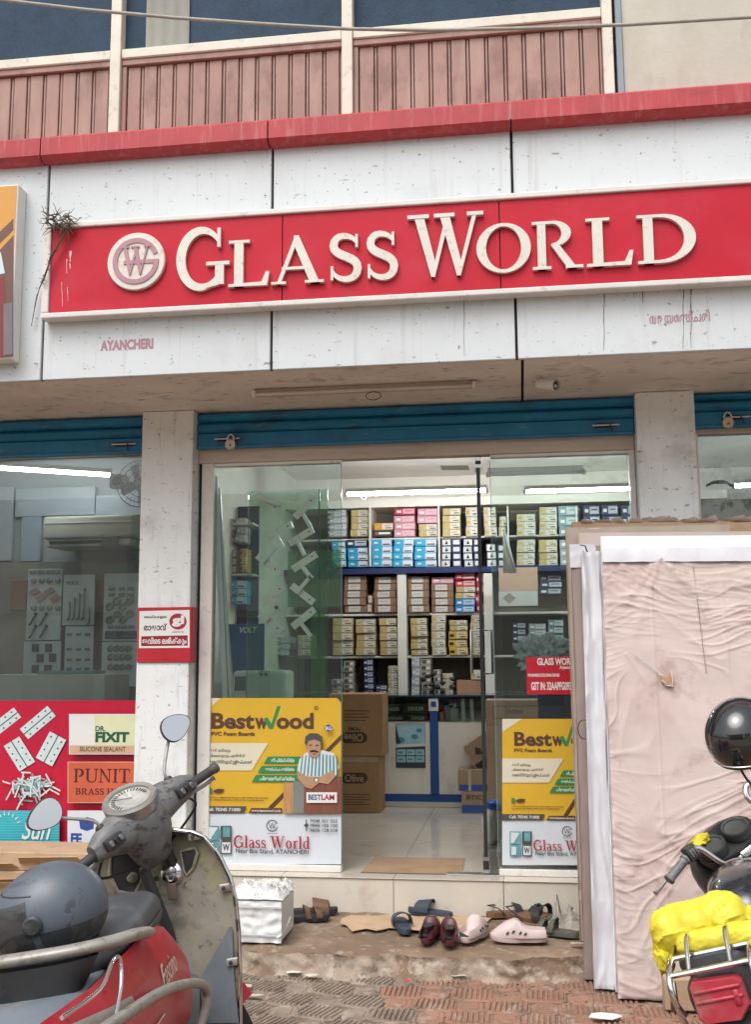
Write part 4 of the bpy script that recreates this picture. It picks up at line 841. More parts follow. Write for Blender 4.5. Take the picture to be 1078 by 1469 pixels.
def advert(label, mp, xl_, xr_, man):
    t = thing('advert_sheet', label, 'advert', P(*mp((xl_+xr_)/2, 1165), YA))
    k = [0]
    def lay(): k[0] += 1; return YA-.0015-k[0]*.0004
    def pg(pts, mat): poly_px([mp(*p) for p in pts], lay(), mat, t, t=.0003)
    def tx(s, b, mat, bold=.02, **kw): text_px(s, (*mp(b[0], b[1]), *mp(b[2], b[3])), lay(), mat, t, bold, **kw)
    poly_px([mp(*p) for p in ((xl_,95),(xr_-28,95),(xr_,125),(xr_,836),(xl_,836))], YA-.001, m_yel, t, 'yellow_sheet', .0009)
    poly_px([mp(*p) for p in ((xl_,839),(xr_,839),(xr_,1165),(xl_,1165))], YA-.001, m_wp, t, 'white_sheet', .0009)
    pg([(xl_,95),(165,95),(xl_,190)], m_lt)
    pg([(560,660),(xr_,320),(xr_,345),(520,760),(xl_+390,830),(xl_+430,836),(470,836)] if 0 else [(470,800),(xr_,330),(xr_,365),(500,810)], m_cdp)
    tx('Best', (105,190,383,295), m_cdp, .035); tx('w', (385,222,470,295), m_cdp, .035); pg([(440,228),(470,225),(492,262),(528,148),(552,146),(500,294),(478,294)], m_grn); tx('ood', (525,190,765,295), m_cdp, .035)
    tx('PVC Foam Boards', (105,312,385,338), m_cdp, .03); tx('®', (768,145,795,172), m_cdp)
    pg([(xl_,385),(472,385),(365,562),(xl_,562)], m_lt)
    tx('ഇനി ഒടിയും', (90,420,230,448), m_grey_p, .02); tx('പ്ലൈവുഡും എന്തിന്?', (90,455,322,482), m_grey_p, .02); tx('ബെസ്റ്റ്വുഡ് ഉള്ളപ്പോൾ', (90,493,368,524), m_grey_p, .02)
    for yy, x0_, s in ((472,442,'തീ പിടിക്കില്ല'), (532,402,'ഈർപ്പം തട്ടില്ല'), (590,365,'ചിതലരിക്കില്ല')):
        pg([(x0_+28,yy),(680,yy),(680,yy+45),(x0_,yy+45)], m_grn); tx(s, (x0_+50,yy+10,640,yy+36), m_paper, .02)
    pg([(85,675),(110,675),(110,710),(85,710)], m_grn); pg([(118,690),(150,678),(188,682),(180,700),(150,708),(120,702)], m_cdp)
    tx('ACRYLIC LAMINATED BOARD | PRE LAMINATED BOARDS', (88,732,470,744), m_cdp, .02); tx('PVC COLOUR BOARDS | WPC & PVC 3 LAYER BOARD', (88,748,440,760), m_cdp, .02)
    pg([(xl_,792),(332,792),(312,834),(xl_,834)], m_grey_p); tx('Call: 70345 71000', (68,802,292,824), m_paper, .02)
    pg([(362,804),(560,804),(560,834),(345,834)], m_cdp); tx('www.bestwood.co.in', (362,812,552,828), m_paper, .015)
    # lower white part
    for (a, b, c, d, mm) in ((72,918,155,1012,m_tealp),(165,918,235,1012,m_grey_p),(72,1018,155,1100,m_tealp),(165,1018,235,1100,m_grey_p)):
        pg([(a,b),(c,b),(c,d),(a,d)], mm)
    pg([(180,925),(225,925),(225,990),(180,990)], m_tealp); pg([(172,1025),(228,1025),(228,1092),(172,1092)], m_wp); tx('W', (178,1035,222,1080), m_ink, .03); pg([(80,925),(148,930),(100,1005),(80,1005)], m_wp); pg([(85,1030),(120,1030),(120,1090),(85,1090)], m_wp)
    c = (497,918); n_ = 24
    for i in range(n_): # ring of the small emblem
        a0, a1 = R(20+i*325/n_), R(20+(i+1)*325/n_); pg0 = [(c[0]+38*math.cos(a0), c[1]-38*math.sin(a0)), (c[0]+38*math.cos(a1), c[1]-38*math.sin(a1)), (c[0]+32*math.cos(a1), c[1]-32*math.sin(a1)), (c[0]+32*math.cos(a0), c[1]-32*math.sin(a0))]
        poly_px([mp(*p) for p in pg0], YA-.0026, m_grey_p, t, t=.0003)
    tx('W', (474,898,520,940), m_grey_p, .0); tx('Glass World', (465,962,530,970), m_grey_p, .02)
    serif_px('Glass World', (*mp(250,985), *mp(738,1062)), lay(), m_dkr, t); tx('Near Bus Stand, AYANCHERI', (262,1068,730,1102), m_ink, .012)
    if xr_ > 700:
        for i, s in enumerate(('9048 301 555', '9846 150 100', '8606 128 018')): tx(s, (742,876+i*30,918,898+i*30), m_grey_p, .02)
        pg([(714,878),(721,878),(721,950),(714,950)], m_grey_p); pg([(700,915),(718,898),(735,915),(718,932)], m_grey_p)
    if man:                                # printed man in a striped shirt leaning on boards
        pg([(570,640),(640,640),(628,838),(570,838)], M('oak_print', (.48,.26,.11), .5, var=.2, vs_=30, stretch=(3,1,.2))); pg([(632,628),(708,628),(700,838),(630,838)], M('grey_board_print', (.20,.21,.19), .5, var=.15)); pg([(703,620),(xr_,600),(xr_,838),(700,838)], m_wood)
        pg([(712,450),(740,430),(790,440),(820,430),(895,450),(930,540),(905,600),(870,605),(720,602),(658,560),(672,490)], m_shirt)
        for i in range(11):
            x = 690+i*22; pg([(x,455+abs(i-5)*3),(x+7,452+abs(i-5)*3),(x+2+(i-5)*2,598),(x-6+(i-5)*2,600)], m_stripe)
        pg([(658,560),(720,600),(800,605),(885,560),(905,600),(860,650),(800,640),(750,680),(712,670),(660,612)], m_skin)
        pg([(765,612),(790,606),(800,628),(772,642)], m_grey_p); pg([(771,616),(787,612),(794,626),(776,636)], m_paper)
        pg([(718,400),(722,360),(760,345),(800,352),(812,400),(805,450),(785,478),(750,478),(728,450)], m_skin)
        pg([(706,385),(712,342),(740,322),(790,322),(820,345),(820,400),(812,420),(806,375),(770,362),(730,372),(720,405)], m_grey_p)
        pg([(740,435),(765,428),(795,438),(792,448),(765,442),(742,447)], m_ink); pg([(735,396),(755,394),(755,400),(735,402)], m_ink); pg([(775,396),(797,396),(797,402),(775,402)], m_ink)
        pg([(740,430),(768,470),(790,440)] if 0 else [(758,452),(780,452),(778,458),(760,458)], m_dkr)
        pg([(718,702),(915,702),(915,770),(718,770)], m_paper); tx('BEST', (730,716,812,752), M('deep_blue_print', (.02,.06,.16), .4), .03); tx('LAM', (814,716,898,752), m_dkr, .03)
    pg([(834,290),(844,270),(860,266),(876,272),(884,290),(876,306),(860,312),(844,306)], M('royal_blue_print', (.03,.07,.30), .4)) if xr_ > 800 else None
    if xr_ > 800: tx('BG', (842,278,878,302), m_paper, .02)
    return t
advert('yellow and white advert sheet with a printed man, on the left pane', lambda x, y: (280+x*.2226, 980+y*.2226), 60, 942, True)
advert('yellow and white advert sheet on the right pane, half behind the sheets', lambda x, y: (738+(x-105)*.194, 1031+(y-95)*.196), 17, 780, False)
# red notice on the right pane
t = thing('red_notice', 'small red notice with white lettering stuck on the right pane', 'notice', P(787, 995, YA))
m_nr = M('notice_red', (.50,.012,.03), .35, var=.05); poly_px([(755,943),(835,941),(835,996),(757,996)], YA-.001, m_nr, t, 'sheet')
text_px('GLASS WORLD', (771,943.5,829,954), YA-.0022, m_paper, t, .03); text_px('Ayancheri', (803,954.5,829,961), YA-.0022, m_paper, t, .03); text_px('PH:9048301555,9846150100', (758,966,803,971.5), YA-.0022, m_paper, t, .03); text_px('GST IN: 32AAPFG0939L1Z', (762.5,978,834,990), YA-.0022, m_paper, t, .03)

# ================================================================== red vinyl banner on the left shop window
def C6(x, y): return x*.3154, 900+y*.3154
vb = thing('vinyl_banner', 'red vinyl banner with hinges, nails and brand tiles on the left window', 'banner', P(97, 1213, YA))
m_vr = M('red_vinyl', (.52,.010,.045), .3, var=.08, vs_=3); rect_px(-420, 1005, 194, 1213.5, YA-.001, m_vr, vb, 'sheet', .0009)
m_hng = M('steel_print', (.60,.72,.72), .4, var=.08, vs_=30)
kk = [0]
def vlay(): kk[0] += 1; return YA-.0018-kk[0]*.0003
def vp(pts, mat): poly_px([C6(*p) for p in pts], vlay(), mat, vb, t=.0003)
def vt(s, b, mat, bold=.02, **kw): text_px(s, (*C6(b[0], b[1]), *C6(b[2], b[3])), vlay(), mat, vb, bold, **kw)
for (cx, cy_, L2, W2, an) in ((20,432,75,28,-38),(172,432,82,30,-40),(88,575,68,42,58),(232,552,68,42,-62)):
    ca, sa = math.cos(R(an)), math.sin(R(an)); f_ = lambda u, v: (cx+u*ca-v*sa, cy_+u*sa+v*ca)
    vp([f_(-L2,-W2),(f_(L2,-W2)),f_(L2,W2),f_(-L2,W2)], m_hng); vp([f_(-L2,-2),f_(L2,-2),f_(L2,3),f_(-L2,3)], m_grey_p)
    for u in (-.72,-.24,.24,.72):
        for v in (-.62,.62):
            c = f_(u*L2, v*W2); vp([(c[0]+4*math.cos(a), c[1]+4*math.sin(a)) for a in (0,1.05,2.1,3.14,4.2,5.25)], m_ink)
rn = random.Random(4)
for k in range(85):
    cx, cy_ = 130+rn.gauss(0,50), 725+rn.gauss(0,26); an = rn.uniform(0, math.pi); l = rn.uniform(18,34); ca, sa = math.cos(an), math.sin(an); w_ = 3.4
    vp([(cx-l*ca-w_*sa, cy_-l*sa+w_*ca),(cx+l*ca-w_*sa, cy_+l*sa+w_*ca),(cx+l*ca+w_*sa, cy_+l*sa-w_*ca),(cx-l*ca+w_*sa, cy_-l*sa-w_*ca)], rn.choice([m_hng, M('steel_print_dark', (.22,.36,.37), .4), m_hng]))
vp([(314,393),(620,393),(620,577),(314,577)], m_wp); vp([(318,398),(620,398),(620,535),(318,535)], M('lime_gradient_print', (.66,.68,.45), .4, var=.1)); vp([(318,398),(430,398),(430,535),(318,535)], m_paper); vp([(318,537),(620,537),(620,573),(318,573)], M('peach_print', (.60,.40,.26), .4))
vt('DR.', (434,448,480,472), M('deep_green_print', (.015,.10,.05), .4), .03); vt('FIXIT', (434,475,588,522), M('deep_green_print', (.015,.10,.05), .4), .05); vt('SILICONE SEALANT', (362,542,572,564), m_cdp, .015)
vp([(307,610),(620,610),(620,798),(307,798)], M('peach_line_print', (.62,.34,.24), .4)); vp([(311,614),(620,614),(620,794),(311,794)], M('orange_red_print', (.56,.12,.06), .4, var=.1))
serif_px('PUNIT', (*C6(336,642), *C6(590,704)), vlay(), M('wine_print', (.10,.012,.02), .4), vb); serif_px('BRASS HINGES', (*C6(344,732), *C6(640,760)), vlay(), M('wine_print', (.10,.012,.02), .4), vb)
vp([(-300,832),(270,832),(270,990),(-300,990)], M('turquoise_print', (.03,.42,.50), .4, var=.04))
for k in range(13): vp([(-300,838+k*12),(270,838+k*12),(270,842+k*12),(-300,842+k*12)], M('light_turquoise_print', (.10,.50,.57), .4))
for k in range(9):
    a = R(100+k*20-80); vp([(30+52*math.cos(a-.06), 905-52*math.sin(a-.06)),(30+52*math.cos(a+.06), 905-52*math.sin(a+.06)),(30+74*math.cos(a), 905-74*math.sin(a))], m_paper)
poly = [C6(-10+60*math.cos(t*.3)*.8+30, 920+38*math.sin(t*.3)) for t in range(21)]
mbx = MB(); mbx.tube([P(x, y, YA-.03) for x, y in [C6(40+46*math.cos(R(a)), 915+40*math.sin(R(a))*(1 if a < 180 else .9)) for a in range(0, 360, 15)]], .0035, 5, closed=True); mbx.v = [Vector((q.x, YA-.028+(q.y-YA+.03)*.1, q.z)) for q in mbx.v]; build(mbx, 'print', m_paper, vb)
vt('Sun', (100,870,230,965), m_paper, .01, shear=.35); vt('LOCKS', (112,973,200,988), m_paper, .02)
vp([(306,832),(620,832),(620,990),(306,990)], m_wp); vt('FE', (322,935,372,985), M('royal_blue_print', (.03,.07,.30), .4), .05); vp([(300,832),(307,832),(307,990),(300,990)], m_dkr)
vp([(360,880),(395,862),(430,870),(425,915),(395,925),(365,915)], M('royal_blue_print', (.03,.07,.30), .4))

# ================================================================== inside the left shop window
def C5(x, y): return x*.2968, 560+y*.2968
YD = 1.45
m_board = M('pale_display_board', (.52,.54,.52), .5, var=.05); m_hw = M('dull_hardware', (.22,.20,.17), .35, .7, var=.15); m_cop = M('copper_hardware', (.34,.18,.12), .35, .6, var=.15)
def dboard(label, x0, y0, x1, y1, items):
    a, b = C5(x0, y0), C5(x1, y1); X0, X1, Z0, Z1 = RY(*a, *b, YD); t = thing('sample_board', label, 'display board', ((X0+X1)/2, YD, Z0))
    build(MB().rbox(X0, X1, YD, YD+.02, Z0, Z1, .002), 'board', m_board, t)
    for (kind, px, py, s) in items:
        c = P(*C5(px, py), YD-.003)
        mb = MB(); mm = m_hw
        if kind == 'knob': mb.lathe([(.026*s,0),(.026*s,.006),(.012*s,.012),(.02*s,.02),(.0,.024)], c, (0,-1,0), 12)
        elif kind == 'dia': mb.prism([c+Vector((.05*s,0,0)), c+Vector((.012*s,0,.03*s)), c+Vector((-.05*s,0,-.005*s)), c+Vector((-.012*s,0,-.032*s))], (0,-.01,0)); mm = m_cop
        elif kind == 'handle': mb.tube([c+Vector((-.004,0,.10*s)), c+Vector((.012,-.03,.07*s)), c+Vector((.016,-.035,0)), c+Vector((.008,-.03,-.07*s)), c+Vector((-.02,0,-.08*s))], .007, 6)
        elif kind == 'hook': mb.tube([c+Vector((.012,0,.05)), c+Vector((.0,-.02,.02)), c+Vector((-.012,-.03,-.02)), c+Vector((-.03,-.02,-.032))], .007, 6); mb.lathe([(.012,0),(.012,.01),(0,.012)], c+Vector((.014,0,.055)), (0,-1,0), 10); mm = m_black
        elif kind == 'sq': mb.rbox(c.x-.028*s, c.x+.028*s, c.y-.012, c.y, c.z-.03*s, c.z+.03*s, .004); mm = m_black
        elif kind == 'slot': mb.rbox(c.x-.026*s, c.x+.026*s, c.y-.010, c.y, c.z-.012*s, c.z+.012*s, .004)
        elif kind == 'cup': mb.lathe([(.034*s,0),(.034*s,.004),(.022*s,.008),(.018*s,.002),(0,.002)], c, (0,-1,0), 14, sx=1.3)
        build(mb, 'hardware_sample', mm, t, smooth=40)
    return t
dboard('pale sample board with round knobs and copper plates, left of the long handles', 130, 862, 296, 1206, [('slot',x,878,1.1) for x in (160,200,240,275)]+[('knob',x,y,.9) for y in (920,1052) for x in (165,203,240,280)]+[('dia',x,y,1) for x, y in ((168,972),(240,970),(200,1000),(268,1004))]+[('hook',x,y,1) for y in (1115,1175) for x in (165,215)])
o = dboard('pale sample board with five long curved handles', 304, 890, 456, 1134, [('handle',x,y,s) for x, y, s in ((338,1070,.75),(362,1060,.9),(385,1050,1.1),(408,1040,1.3),(432,1095,.7))])
text_px('MAX', (*C5(322,922), *C5(382,940)), YD-.004, m_grey_p, o, 0)
dboard('pale sample board with cup pulls, nearest the pillar', 500, 884, 668, 1210, [('slot',x,y,1.0) for y in (958,988) for x in (540,590,632)]+[('cup',x,y,.9) for x, y in ((566,1018),(628,1018),(532,1044),(594,1046),(570,1080),(630,1078),(532,1108),(596,1106))]+[('slot',x,1142,.9) for x in (535,570,602,636)]+[('sq',x,1182,.95) for x in (525,556,588,618,648)])
dboard('lower pale sample board with square black fittings', 112, 1213, 292, 1420, [('sq',x,y,1) for x, y in ((172,1244),(235,1244),(195,1294),(255,1292),(172,1345),(232,1345))])
dboard('lower pale sample board with rows of small catches', 312, 1140, 450, 1420, [('slot',x,y,.8) for y in (1178,1250,1300,1345) for x in (335,380,422)])
dboard('lower pale sample board with rows of oval pulls, nearest the pillar', 490, 1216, 664, 1430, [('cup',x,y,.7) for y in (1246,1288,1335) for x in (535,565,592,622)])
for (x0, y0, x1, y1, c, nm) in ((75,470,458,606,(.45,.48,.52),'wide blue grey wall panel above the air conditioner'),(100,610,196,826,(.36,.41,.47),'narrow blue grey panel left of the air conditioner'),(-200,470,58,826,(.48,.50,.53),'blue grey wall panel at the left edge'),(462,505,700,606,(.45,.48,.52),'blue grey wall panel beside the wall fan')):
    a, b = C5(x0, y0), C5(x1, y1); X0, X1, Z0, Z1 = RY(*a, *b, 1.66); tag(build(MB().rbox(X0, X1, 1.66, 1.70, Z0, Z1, .003), 'wall_panel', M('panel_%d' % x0, c, .5, var=.04)), nm, 'panel')
for (x0, y0, x1, y1, c, nm) in ((-60,826,700,1430,(.24,.20,.17),'dark brown wall board behind the sample boards'),(456,918,500,1042,(.45,.16,.10),'orange strip between the sample boards'),(52,918,128,1062,(.26,.12,.08),'red brown sample panel at the left')):
    a, b = C5(x0, y0), C5(x1, y1); Yq = 1.60 if x0 == -60 else 1.57; X0, X1, Z0, Z1 = RY(*a, *b, Yq); tag(build(MB().rbox(X0, X1, Yq, Yq+.02, Z0, Z1, .003), 'wall_panel', M('panelb_%d' % x0, c, .7, var=.15, vs_=8)), nm, 'panel')
# air conditioner
a, b = C5(205, 604), C5(640, 752); X0, X1, Z0, Z1 = RY(*a, *b, 1.25); ac = thing('air_conditioner', 'cream wall air conditioner inside the left shop window', 'air conditioner', ((X0+X1)/2, 1.4, Z0))
m_ac = M('cream_plastic', (.58,.55,.46), .4, var=.04)
build(MB().rbox(X0, X1, 1.25, 1.65, Z0+.06, Z1, .02, 3), 'body', m_ac, ac, smooth=40); build(MB().rbox(X0+.02, X1-.02, 1.27, 1.60, Z0, Z0+.058, .012, 2), 'outlet', m_ac, ac)
build(MB().rbox(X0+.05, X1-.18, 1.262, 1.268, Z0+.02, Z0+.045, .002), 'louvre', m_black, ac); build(MB().prism([P(*C5(x, y), 1.247) for x, y in ((485,740),(510,712),(575,705),(575,748),(485,748))], (0,.002,0)), 'grille', M('brown_grille', (.12,.10,.085), .6), ac); build(MB().rbox(X0+.02, X1-.02, 1.244, 1.249, Z0+.175, Z0+.183, .001), 'trim_line', m_paper, ac)
# wall fan partly behind the pillar
fc = P(*C5(672, 450), .75); fan = thing('wall_fan', 'round cage wall fan just behind the left pillar edge', 'fan', fc)
m_fan = M('dark_cage', (.10,.10,.09), .4, .4, var=.1); mb = MB()
for r_ in (.05, .09, .13, .165): mb.tube([fc+Vector((r_*math.cos(a), .02*(1-r_*4), r_*math.sin(a))) for a in [i*math.pi/14 for i in range(28)]], .003, 5, closed=True)
for k in range(28): a = k*math.pi/14; mb.tube([fc+Vector((.02*math.cos(a), -.03, .02*math.sin(a))), fc+Vector((.10*math.cos(a), -.02, .10*math.sin(a))), fc+Vector((.165*math.cos(a), .01, .165*math.sin(a)))], .0016, 4)
build(mb, 'cage', m_fan, fan); build(MB().lathe([(.04,-.02),(.045,.0),(.04,.06),(.02,.07)], fc, (0,1,0), 16), 'motor', m_fitting, fan, smooth=50)
for k in range(4):
    a = k*math.pi/2+.4; d = Vector((math.cos(a),0,math.sin(a))); n_ = Vector((-math.sin(a),0,math.cos(a)))
    build(MB().prism([fc+d*.03-n_*.02, fc+d*.14-n_*.05, fc+d*.15+n_*.03+Vector((0,.03,0)), fc+d*.03+n_*.02+Vector((0,.02,0))], (0,.002,0)), 'blade', M('grey_blade', (.30,.30,.28), .4), fan)
mm = P(*C5(570, 440), .80); build(MB().rbox(mm.x-.06, mm.x+.06, .78, .85, mm.z-.05, mm.z+.05, .01, 2), 'mount', m_fitting, fan); build(MB().lathe([(.03,0),(.03,.01),(.0,.012)], Vector((mm.x, .779, mm.z)), (0,-1,0), 14, sx=1.2), 'dial', m_black, fan); build(MB().cyl((mm.x,.84,mm.z), (fc.x,.83,fc.z), .015), 'arm', m_fitting, fan)
# cream ledge board behind the banner
X0, X1, Z0, Z1 = RY(-200, 968, 150, 1006, .55); tag(build(MB().rbox(X0, X1, .55, 1.0, FL+.002, Z1, .004), 'display_ledge', M('cream_ledge', (.55,.53,.42), .5, var=.06)), 'cream display ledge behind the glass above the red banner', 'ledge')
X0, X1, Z0, Z1 = RY(50, 962, 132, 967, .56); tag(build(MB().rbox(X0, X1, .60, .8, Z0, Z1, .002), 'flat_packet', M('teal_packet', (.10,.25,.28), .5)), 'flat teal packet lying on the cream display ledge', 'packet')

# ================================================================== behind the left pane of the entrance
hd = thing('display_glass', 'tall glass display panel behind the left pane, with door handles mounted', 'display', P(410, 1236, .48))
X0, X1, Z0, Z1 = RY(354, 703, 470, 1238, .48); build(MB().box(X0, X1, .48, .486, FL+.002, Z1), 'panel', glass('green_tint_glass', (.80,.92,.85), 1.0, haze=.05, hazecol=(.45,.55,.47)), hd)
for x in (X0-.003, X1+.0005): build(MB().box(x, x+.0025, .479, .487, FL+.002, Z1), 'panel_edge', M('dark_green_edge', (.03,.09,.06), .2), hd)
build(MB().box(P(457,900,.47).x, P(459,900,.47).x, .475, .479, FL+.002, Z1), 'side_rail', M('dark_green_edge', (.03,.09,.06), .2), hd)
m_hdl = M('satin_nickel', (.78,.76,.70), .3, .15, var=.05)
for i, (x, y, an, la) in enumerate(((350,535,36,20),(525,560,-45,60),(405,668,-22,62),(508,700,-30,64),(350,830,38,-48),(525,820,-32,52),(370,975,-34,50),(515,975,38,-48),(362,1112,38,-48),(520,1090,-38,52))):
    c = P(*C7(x, y), .465); a = R(-an); u = Vector((math.cos(a),0,math.sin(a))); v = Vector((-math.sin(a),0,math.cos(a)))
    pl_ = build(MB().obox(c, u*.092, Vector((0,.006,0)), v*.023), 'handle_plate', m_hdl, hd)
    c2 = c-u*.03+Vector((0,-.03,0)); a2 = R(-la); u2 = Vector((math.cos(a2),0,math.sin(a2)))
    build(MB().cyl(c-u*.03, c2, .011, 10), 'spindle', m_hdl, pl_); build(MB().obox(c2+u2*.055, u2*.07, Vector((0,.008,0)), Vector((0,1,0)).cross(u2)*.012), 'lever', m_hdl, pl_)
    build(MB().lathe([(.006,0),(.006,.003),(0,.003)], c+u*.06+Vector((0,-.0065,0)), (0,-1,0), 8), 'keyhole', m_black, pl_)
# green printed sheet hung at the glass edge
gs = thing('green_sheet', 'translucent green printed sheet hanging at the left glass edge', 'sheet', P(452, 872, 1.05))
X0, X1, Z0, Z1 = RY(413, 789, 489, 870, 1.05); build(MB().box(X0, X1, 1.05, 1.052, Z0, Z1), 'sheet', glass('green_film', (.68,.92,.74), .6, haze=.25, hazecol=(.30,.55,.30)), gs)
m_tl = M('teal_ring_print', (.01,.16,.16), .4)
c = P(473, 815, 1.045); mb = MB(); strip3(mb, [(c.x+.052*math.cos(R(t)), c.z+.052*math.sin(R(t))) for t in range(0, 361, 12)], [(c.x+.042*math.cos(R(t)), c.z+.042*math.sin(R(t))) for t in range(0, 361, 12)], 1.044, 1.046); strip3(mb, [(c.x+.033*math.cos(R(t)), c.z+.033*math.sin(R(t))) for t in range(0, 361, 12)], [(c.x+.026*math.cos(R(t)), c.z+.026*math.sin(R(t))) for t in range(0, 361, 12)], 1.044, 1.046); build(mb, 'print', m_tl, gs)
text_px('N', (447,806,459,826), 1.045, m_tl, gs, .02); text_px('CNOZYLLI', (442,832,486,838), 1.045, m_tl, gs, 0)
X0, X1, Z0, Z1 = RY(446, 870, 466, 1002, 1.12); tag(build(MB().box(X0, X1, 1.12, 1.13, FL+.002, Z1), 'narrow_glass_sheet', glass('green_tall_film', (.68,.92,.74), .6, haze=.25, hazecol=(.30,.50,.30))), 'tall narrow green glass sheet behind the left pane', 'sheet')
# blue board with lettering, white machine
bb = thing('blue_board', 'blue printed board standing behind the left pane', 'board', P(345, 1200, 1.6))
X0, X1, Z0, Z1 = RY(303, 895, 378, 1200, 1.6); build(MB().rbox(X0, X1, 1.6, 1.62, FL+.002, Z1, .003), 'board', M('blue_board_print', (.015,.10,.28), .4, var=.1), bb)
text_px('VOLT', (344,899,369,908), 1.597, m_paper, bb, .03, shear=.25)
X0, X1, Z0, Z1 = RY(333, 962, 410, 1030, 1.2); mc = thing('white_machine', 'white rounded machine with control panel behind the left pane', 'machine', ((X0+X1)/2, 1.3, Z0)); build(MB().rbox(X0, X1, 1.2, 1.5, Z0-.3, Z1, .03, 3), 'casing', m_fitting, mc, smooth=40); rect_px(371, 962, 387, 1000, 1.197, M('pale_keypad', (.55,.62,.60), .4), mc, 'control_panel'); build(MB().rbox(X0+.02, X0+.1, 1.194, 1.199, Z1-.14, Z1-.04, .004), 'window', M('smoky_window', (.10,.16,.18), .15), mc); text_px('B B', (373,965,384,970), 1.1955, m_ink, mc)
build(MB().box(X0+.02, X1-.02, 1.24, 1.48, FL+.002, Z0-.301), 'stand', m_fitting, mc)
X0, X1, Z0, Z1 = RY(322, 722, 352, 895, 1.72); sr = thing('side_rack', 'narrow navy rack of small goods on the partition behind the left pane', 'rack', ((X0+X1)/2, 1.8, FL)); build(MB().rbox(X0-.1, X1+.06, 1.90, 1.93, FL+.002, Z1, .003), 'rack_back', m_navy, sr)
for k in range(6): build(MB().rbox(X0-.1, X1+.06, 1.72, 1.899, FL+.3+k*.40, FL+.315+k*.40, .002), 'rack_shelf', m_wallin, sr)
for (k, x0, x1, yt, yb, n, wh) in [('grey',338,353,742,778,3,'on the navy side rack, upper'),('yel',344,354,786,820,3,'on the navy side rack, middle'),('brn',326,342,788,822,3,'on the navy side rack beside yellow ones'),('sky',328,352,832,866,3,'on the navy side rack, lower'),('small',324,336,744,778,4,'on the navy side rack, outer end')]:
    carton_column(k, x0, x1, yt, yb, n, wh, lambda a, b: (a, b), 1.72)
# white profile strips leaning inside the left pane
for i, (xt, yt_, xb_, w_) in enumerate(((309,684,344,5),(313,700,352,4.5),(316,800,362,4.5))):
    Yt, Yb = .175+.03*i, .30+.03*i; a = P(xt, yt_, Yt); b = PZ(xb_+6, 1240, FL+.003); b = Vector((b.x, Yb, FL+.004))
    b.x = P(xb_-8, 1100, Yb).x
    u = (a-b); n_ = u.length; u.normalize(); s = Vector((1,0,0)); s = (s-u*s.dot(u)).normalized(); q = u.cross(s)
    tag(build(MB().obox((a+b)/2, s*.017, q*.010, u*(n_/2)), 'profile_strip', M('white_profile', (.80,.80,.78), .35, var=.03)), ('longest', 'middle', 'shortest')[i]+' white profile strip leaning inside the left pane', 'strip')
# crumpled clear bag and wires
t = build(crumple(MB(), P(782, 940, .6), .17, .10, .13, 21, .5, 5), 'plastic_bag', M('milky_plastic', (.42,.47,.50), .25, var=.25, vs_=24, bump=.5, bs=30), smooth=60); tag(t, 'crumpled milky plastic bag behind the red notice', 'bag')
struct_ = build(MB().rbox(P(770,945,.72).x, 1.02, .46, .86, FL+.002, P(770,952,.6).z, .005), 'stand_crate', m_navy); tag(struct_, 'dark navy crate behind the right pane', 'crate')
mb = MB(); rw = random.Random(9)
for k in range(9): mb.tube([P(1014+i*5.5, 697-7*math.sin(i*math.pi/7)*rw.uniform(.5,1.1)+rw.uniform(-1.5,1.5), .5+rw.uniform(0,.05)) for i in range(8)], .003, 5)
tag(build(mb, 'wire_bundle', m_black), 'loop of dark wires inside the right hand window', 'wires')

# ================================================================== sign on the left pillar
t = thing('pillar_sign', 'red and white sign in curly script fixed around the left pillar', 'sign', P(238, 950, -.01))
X0, X1, Z0, Z1 = RY(197, 871, 276, 950, -.014); m_ps = M('pillar_sign_red', (.46,.015,.03), .4, var=.08, vs_=9, layers=[((.20,.01,.02), 10, (1,1,1), .6, .8, .5)])
build(MB().rbox(X0, -1.984, -.014, -.001, Z0, Z1, .003), 'board', m_ps, t); build(MB().rbox(-1.997, -1.984, -.0005, .10, Z0, Z1, .003), 'side_board', m_ps, t)
def CS(x, y): return 190+x*.09276, 860+y*.09276
def sp(pts, mat, k): poly_px([CS(*p) for p in pts], -.0152-k*.0004, mat, t, t=.0003)
sp([(110,180),(885,160),(885,745),(100,752)], m_paper, 0); sp([(136,568),(855,552),(855,712),(136,720)], M('dark_red_band', (.26,.01,.02), .4), 1)
text_px('ഇവി\u0d46ട ലഭിക്കും', (*CS(150,582), *CS(838,708)), -.0162, m_paper, t, .03)
text_px('\u0d46\u0d46മക്കകളു\u0d46ട', (*CS(180,240), *CS(530,300)), -.0158, m_ink, t, .03); text_px('രാജാവ്', (*CS(175,370), *CS(530,480)), -.0158, m_ink, t, .03)
sp([(705+135*math.cos(R(a)), 340-125*math.sin(R(a))) for a in range(0, 360, 20)], m_dkr, 2); text_px('gl', (*CS(612,245), *CS(800,420)), -.0166, m_paper, t, .05); text_px('LAMINATES', (*CS(612,490), *CS(795,512)), -.0158, m_ink, t, .01)
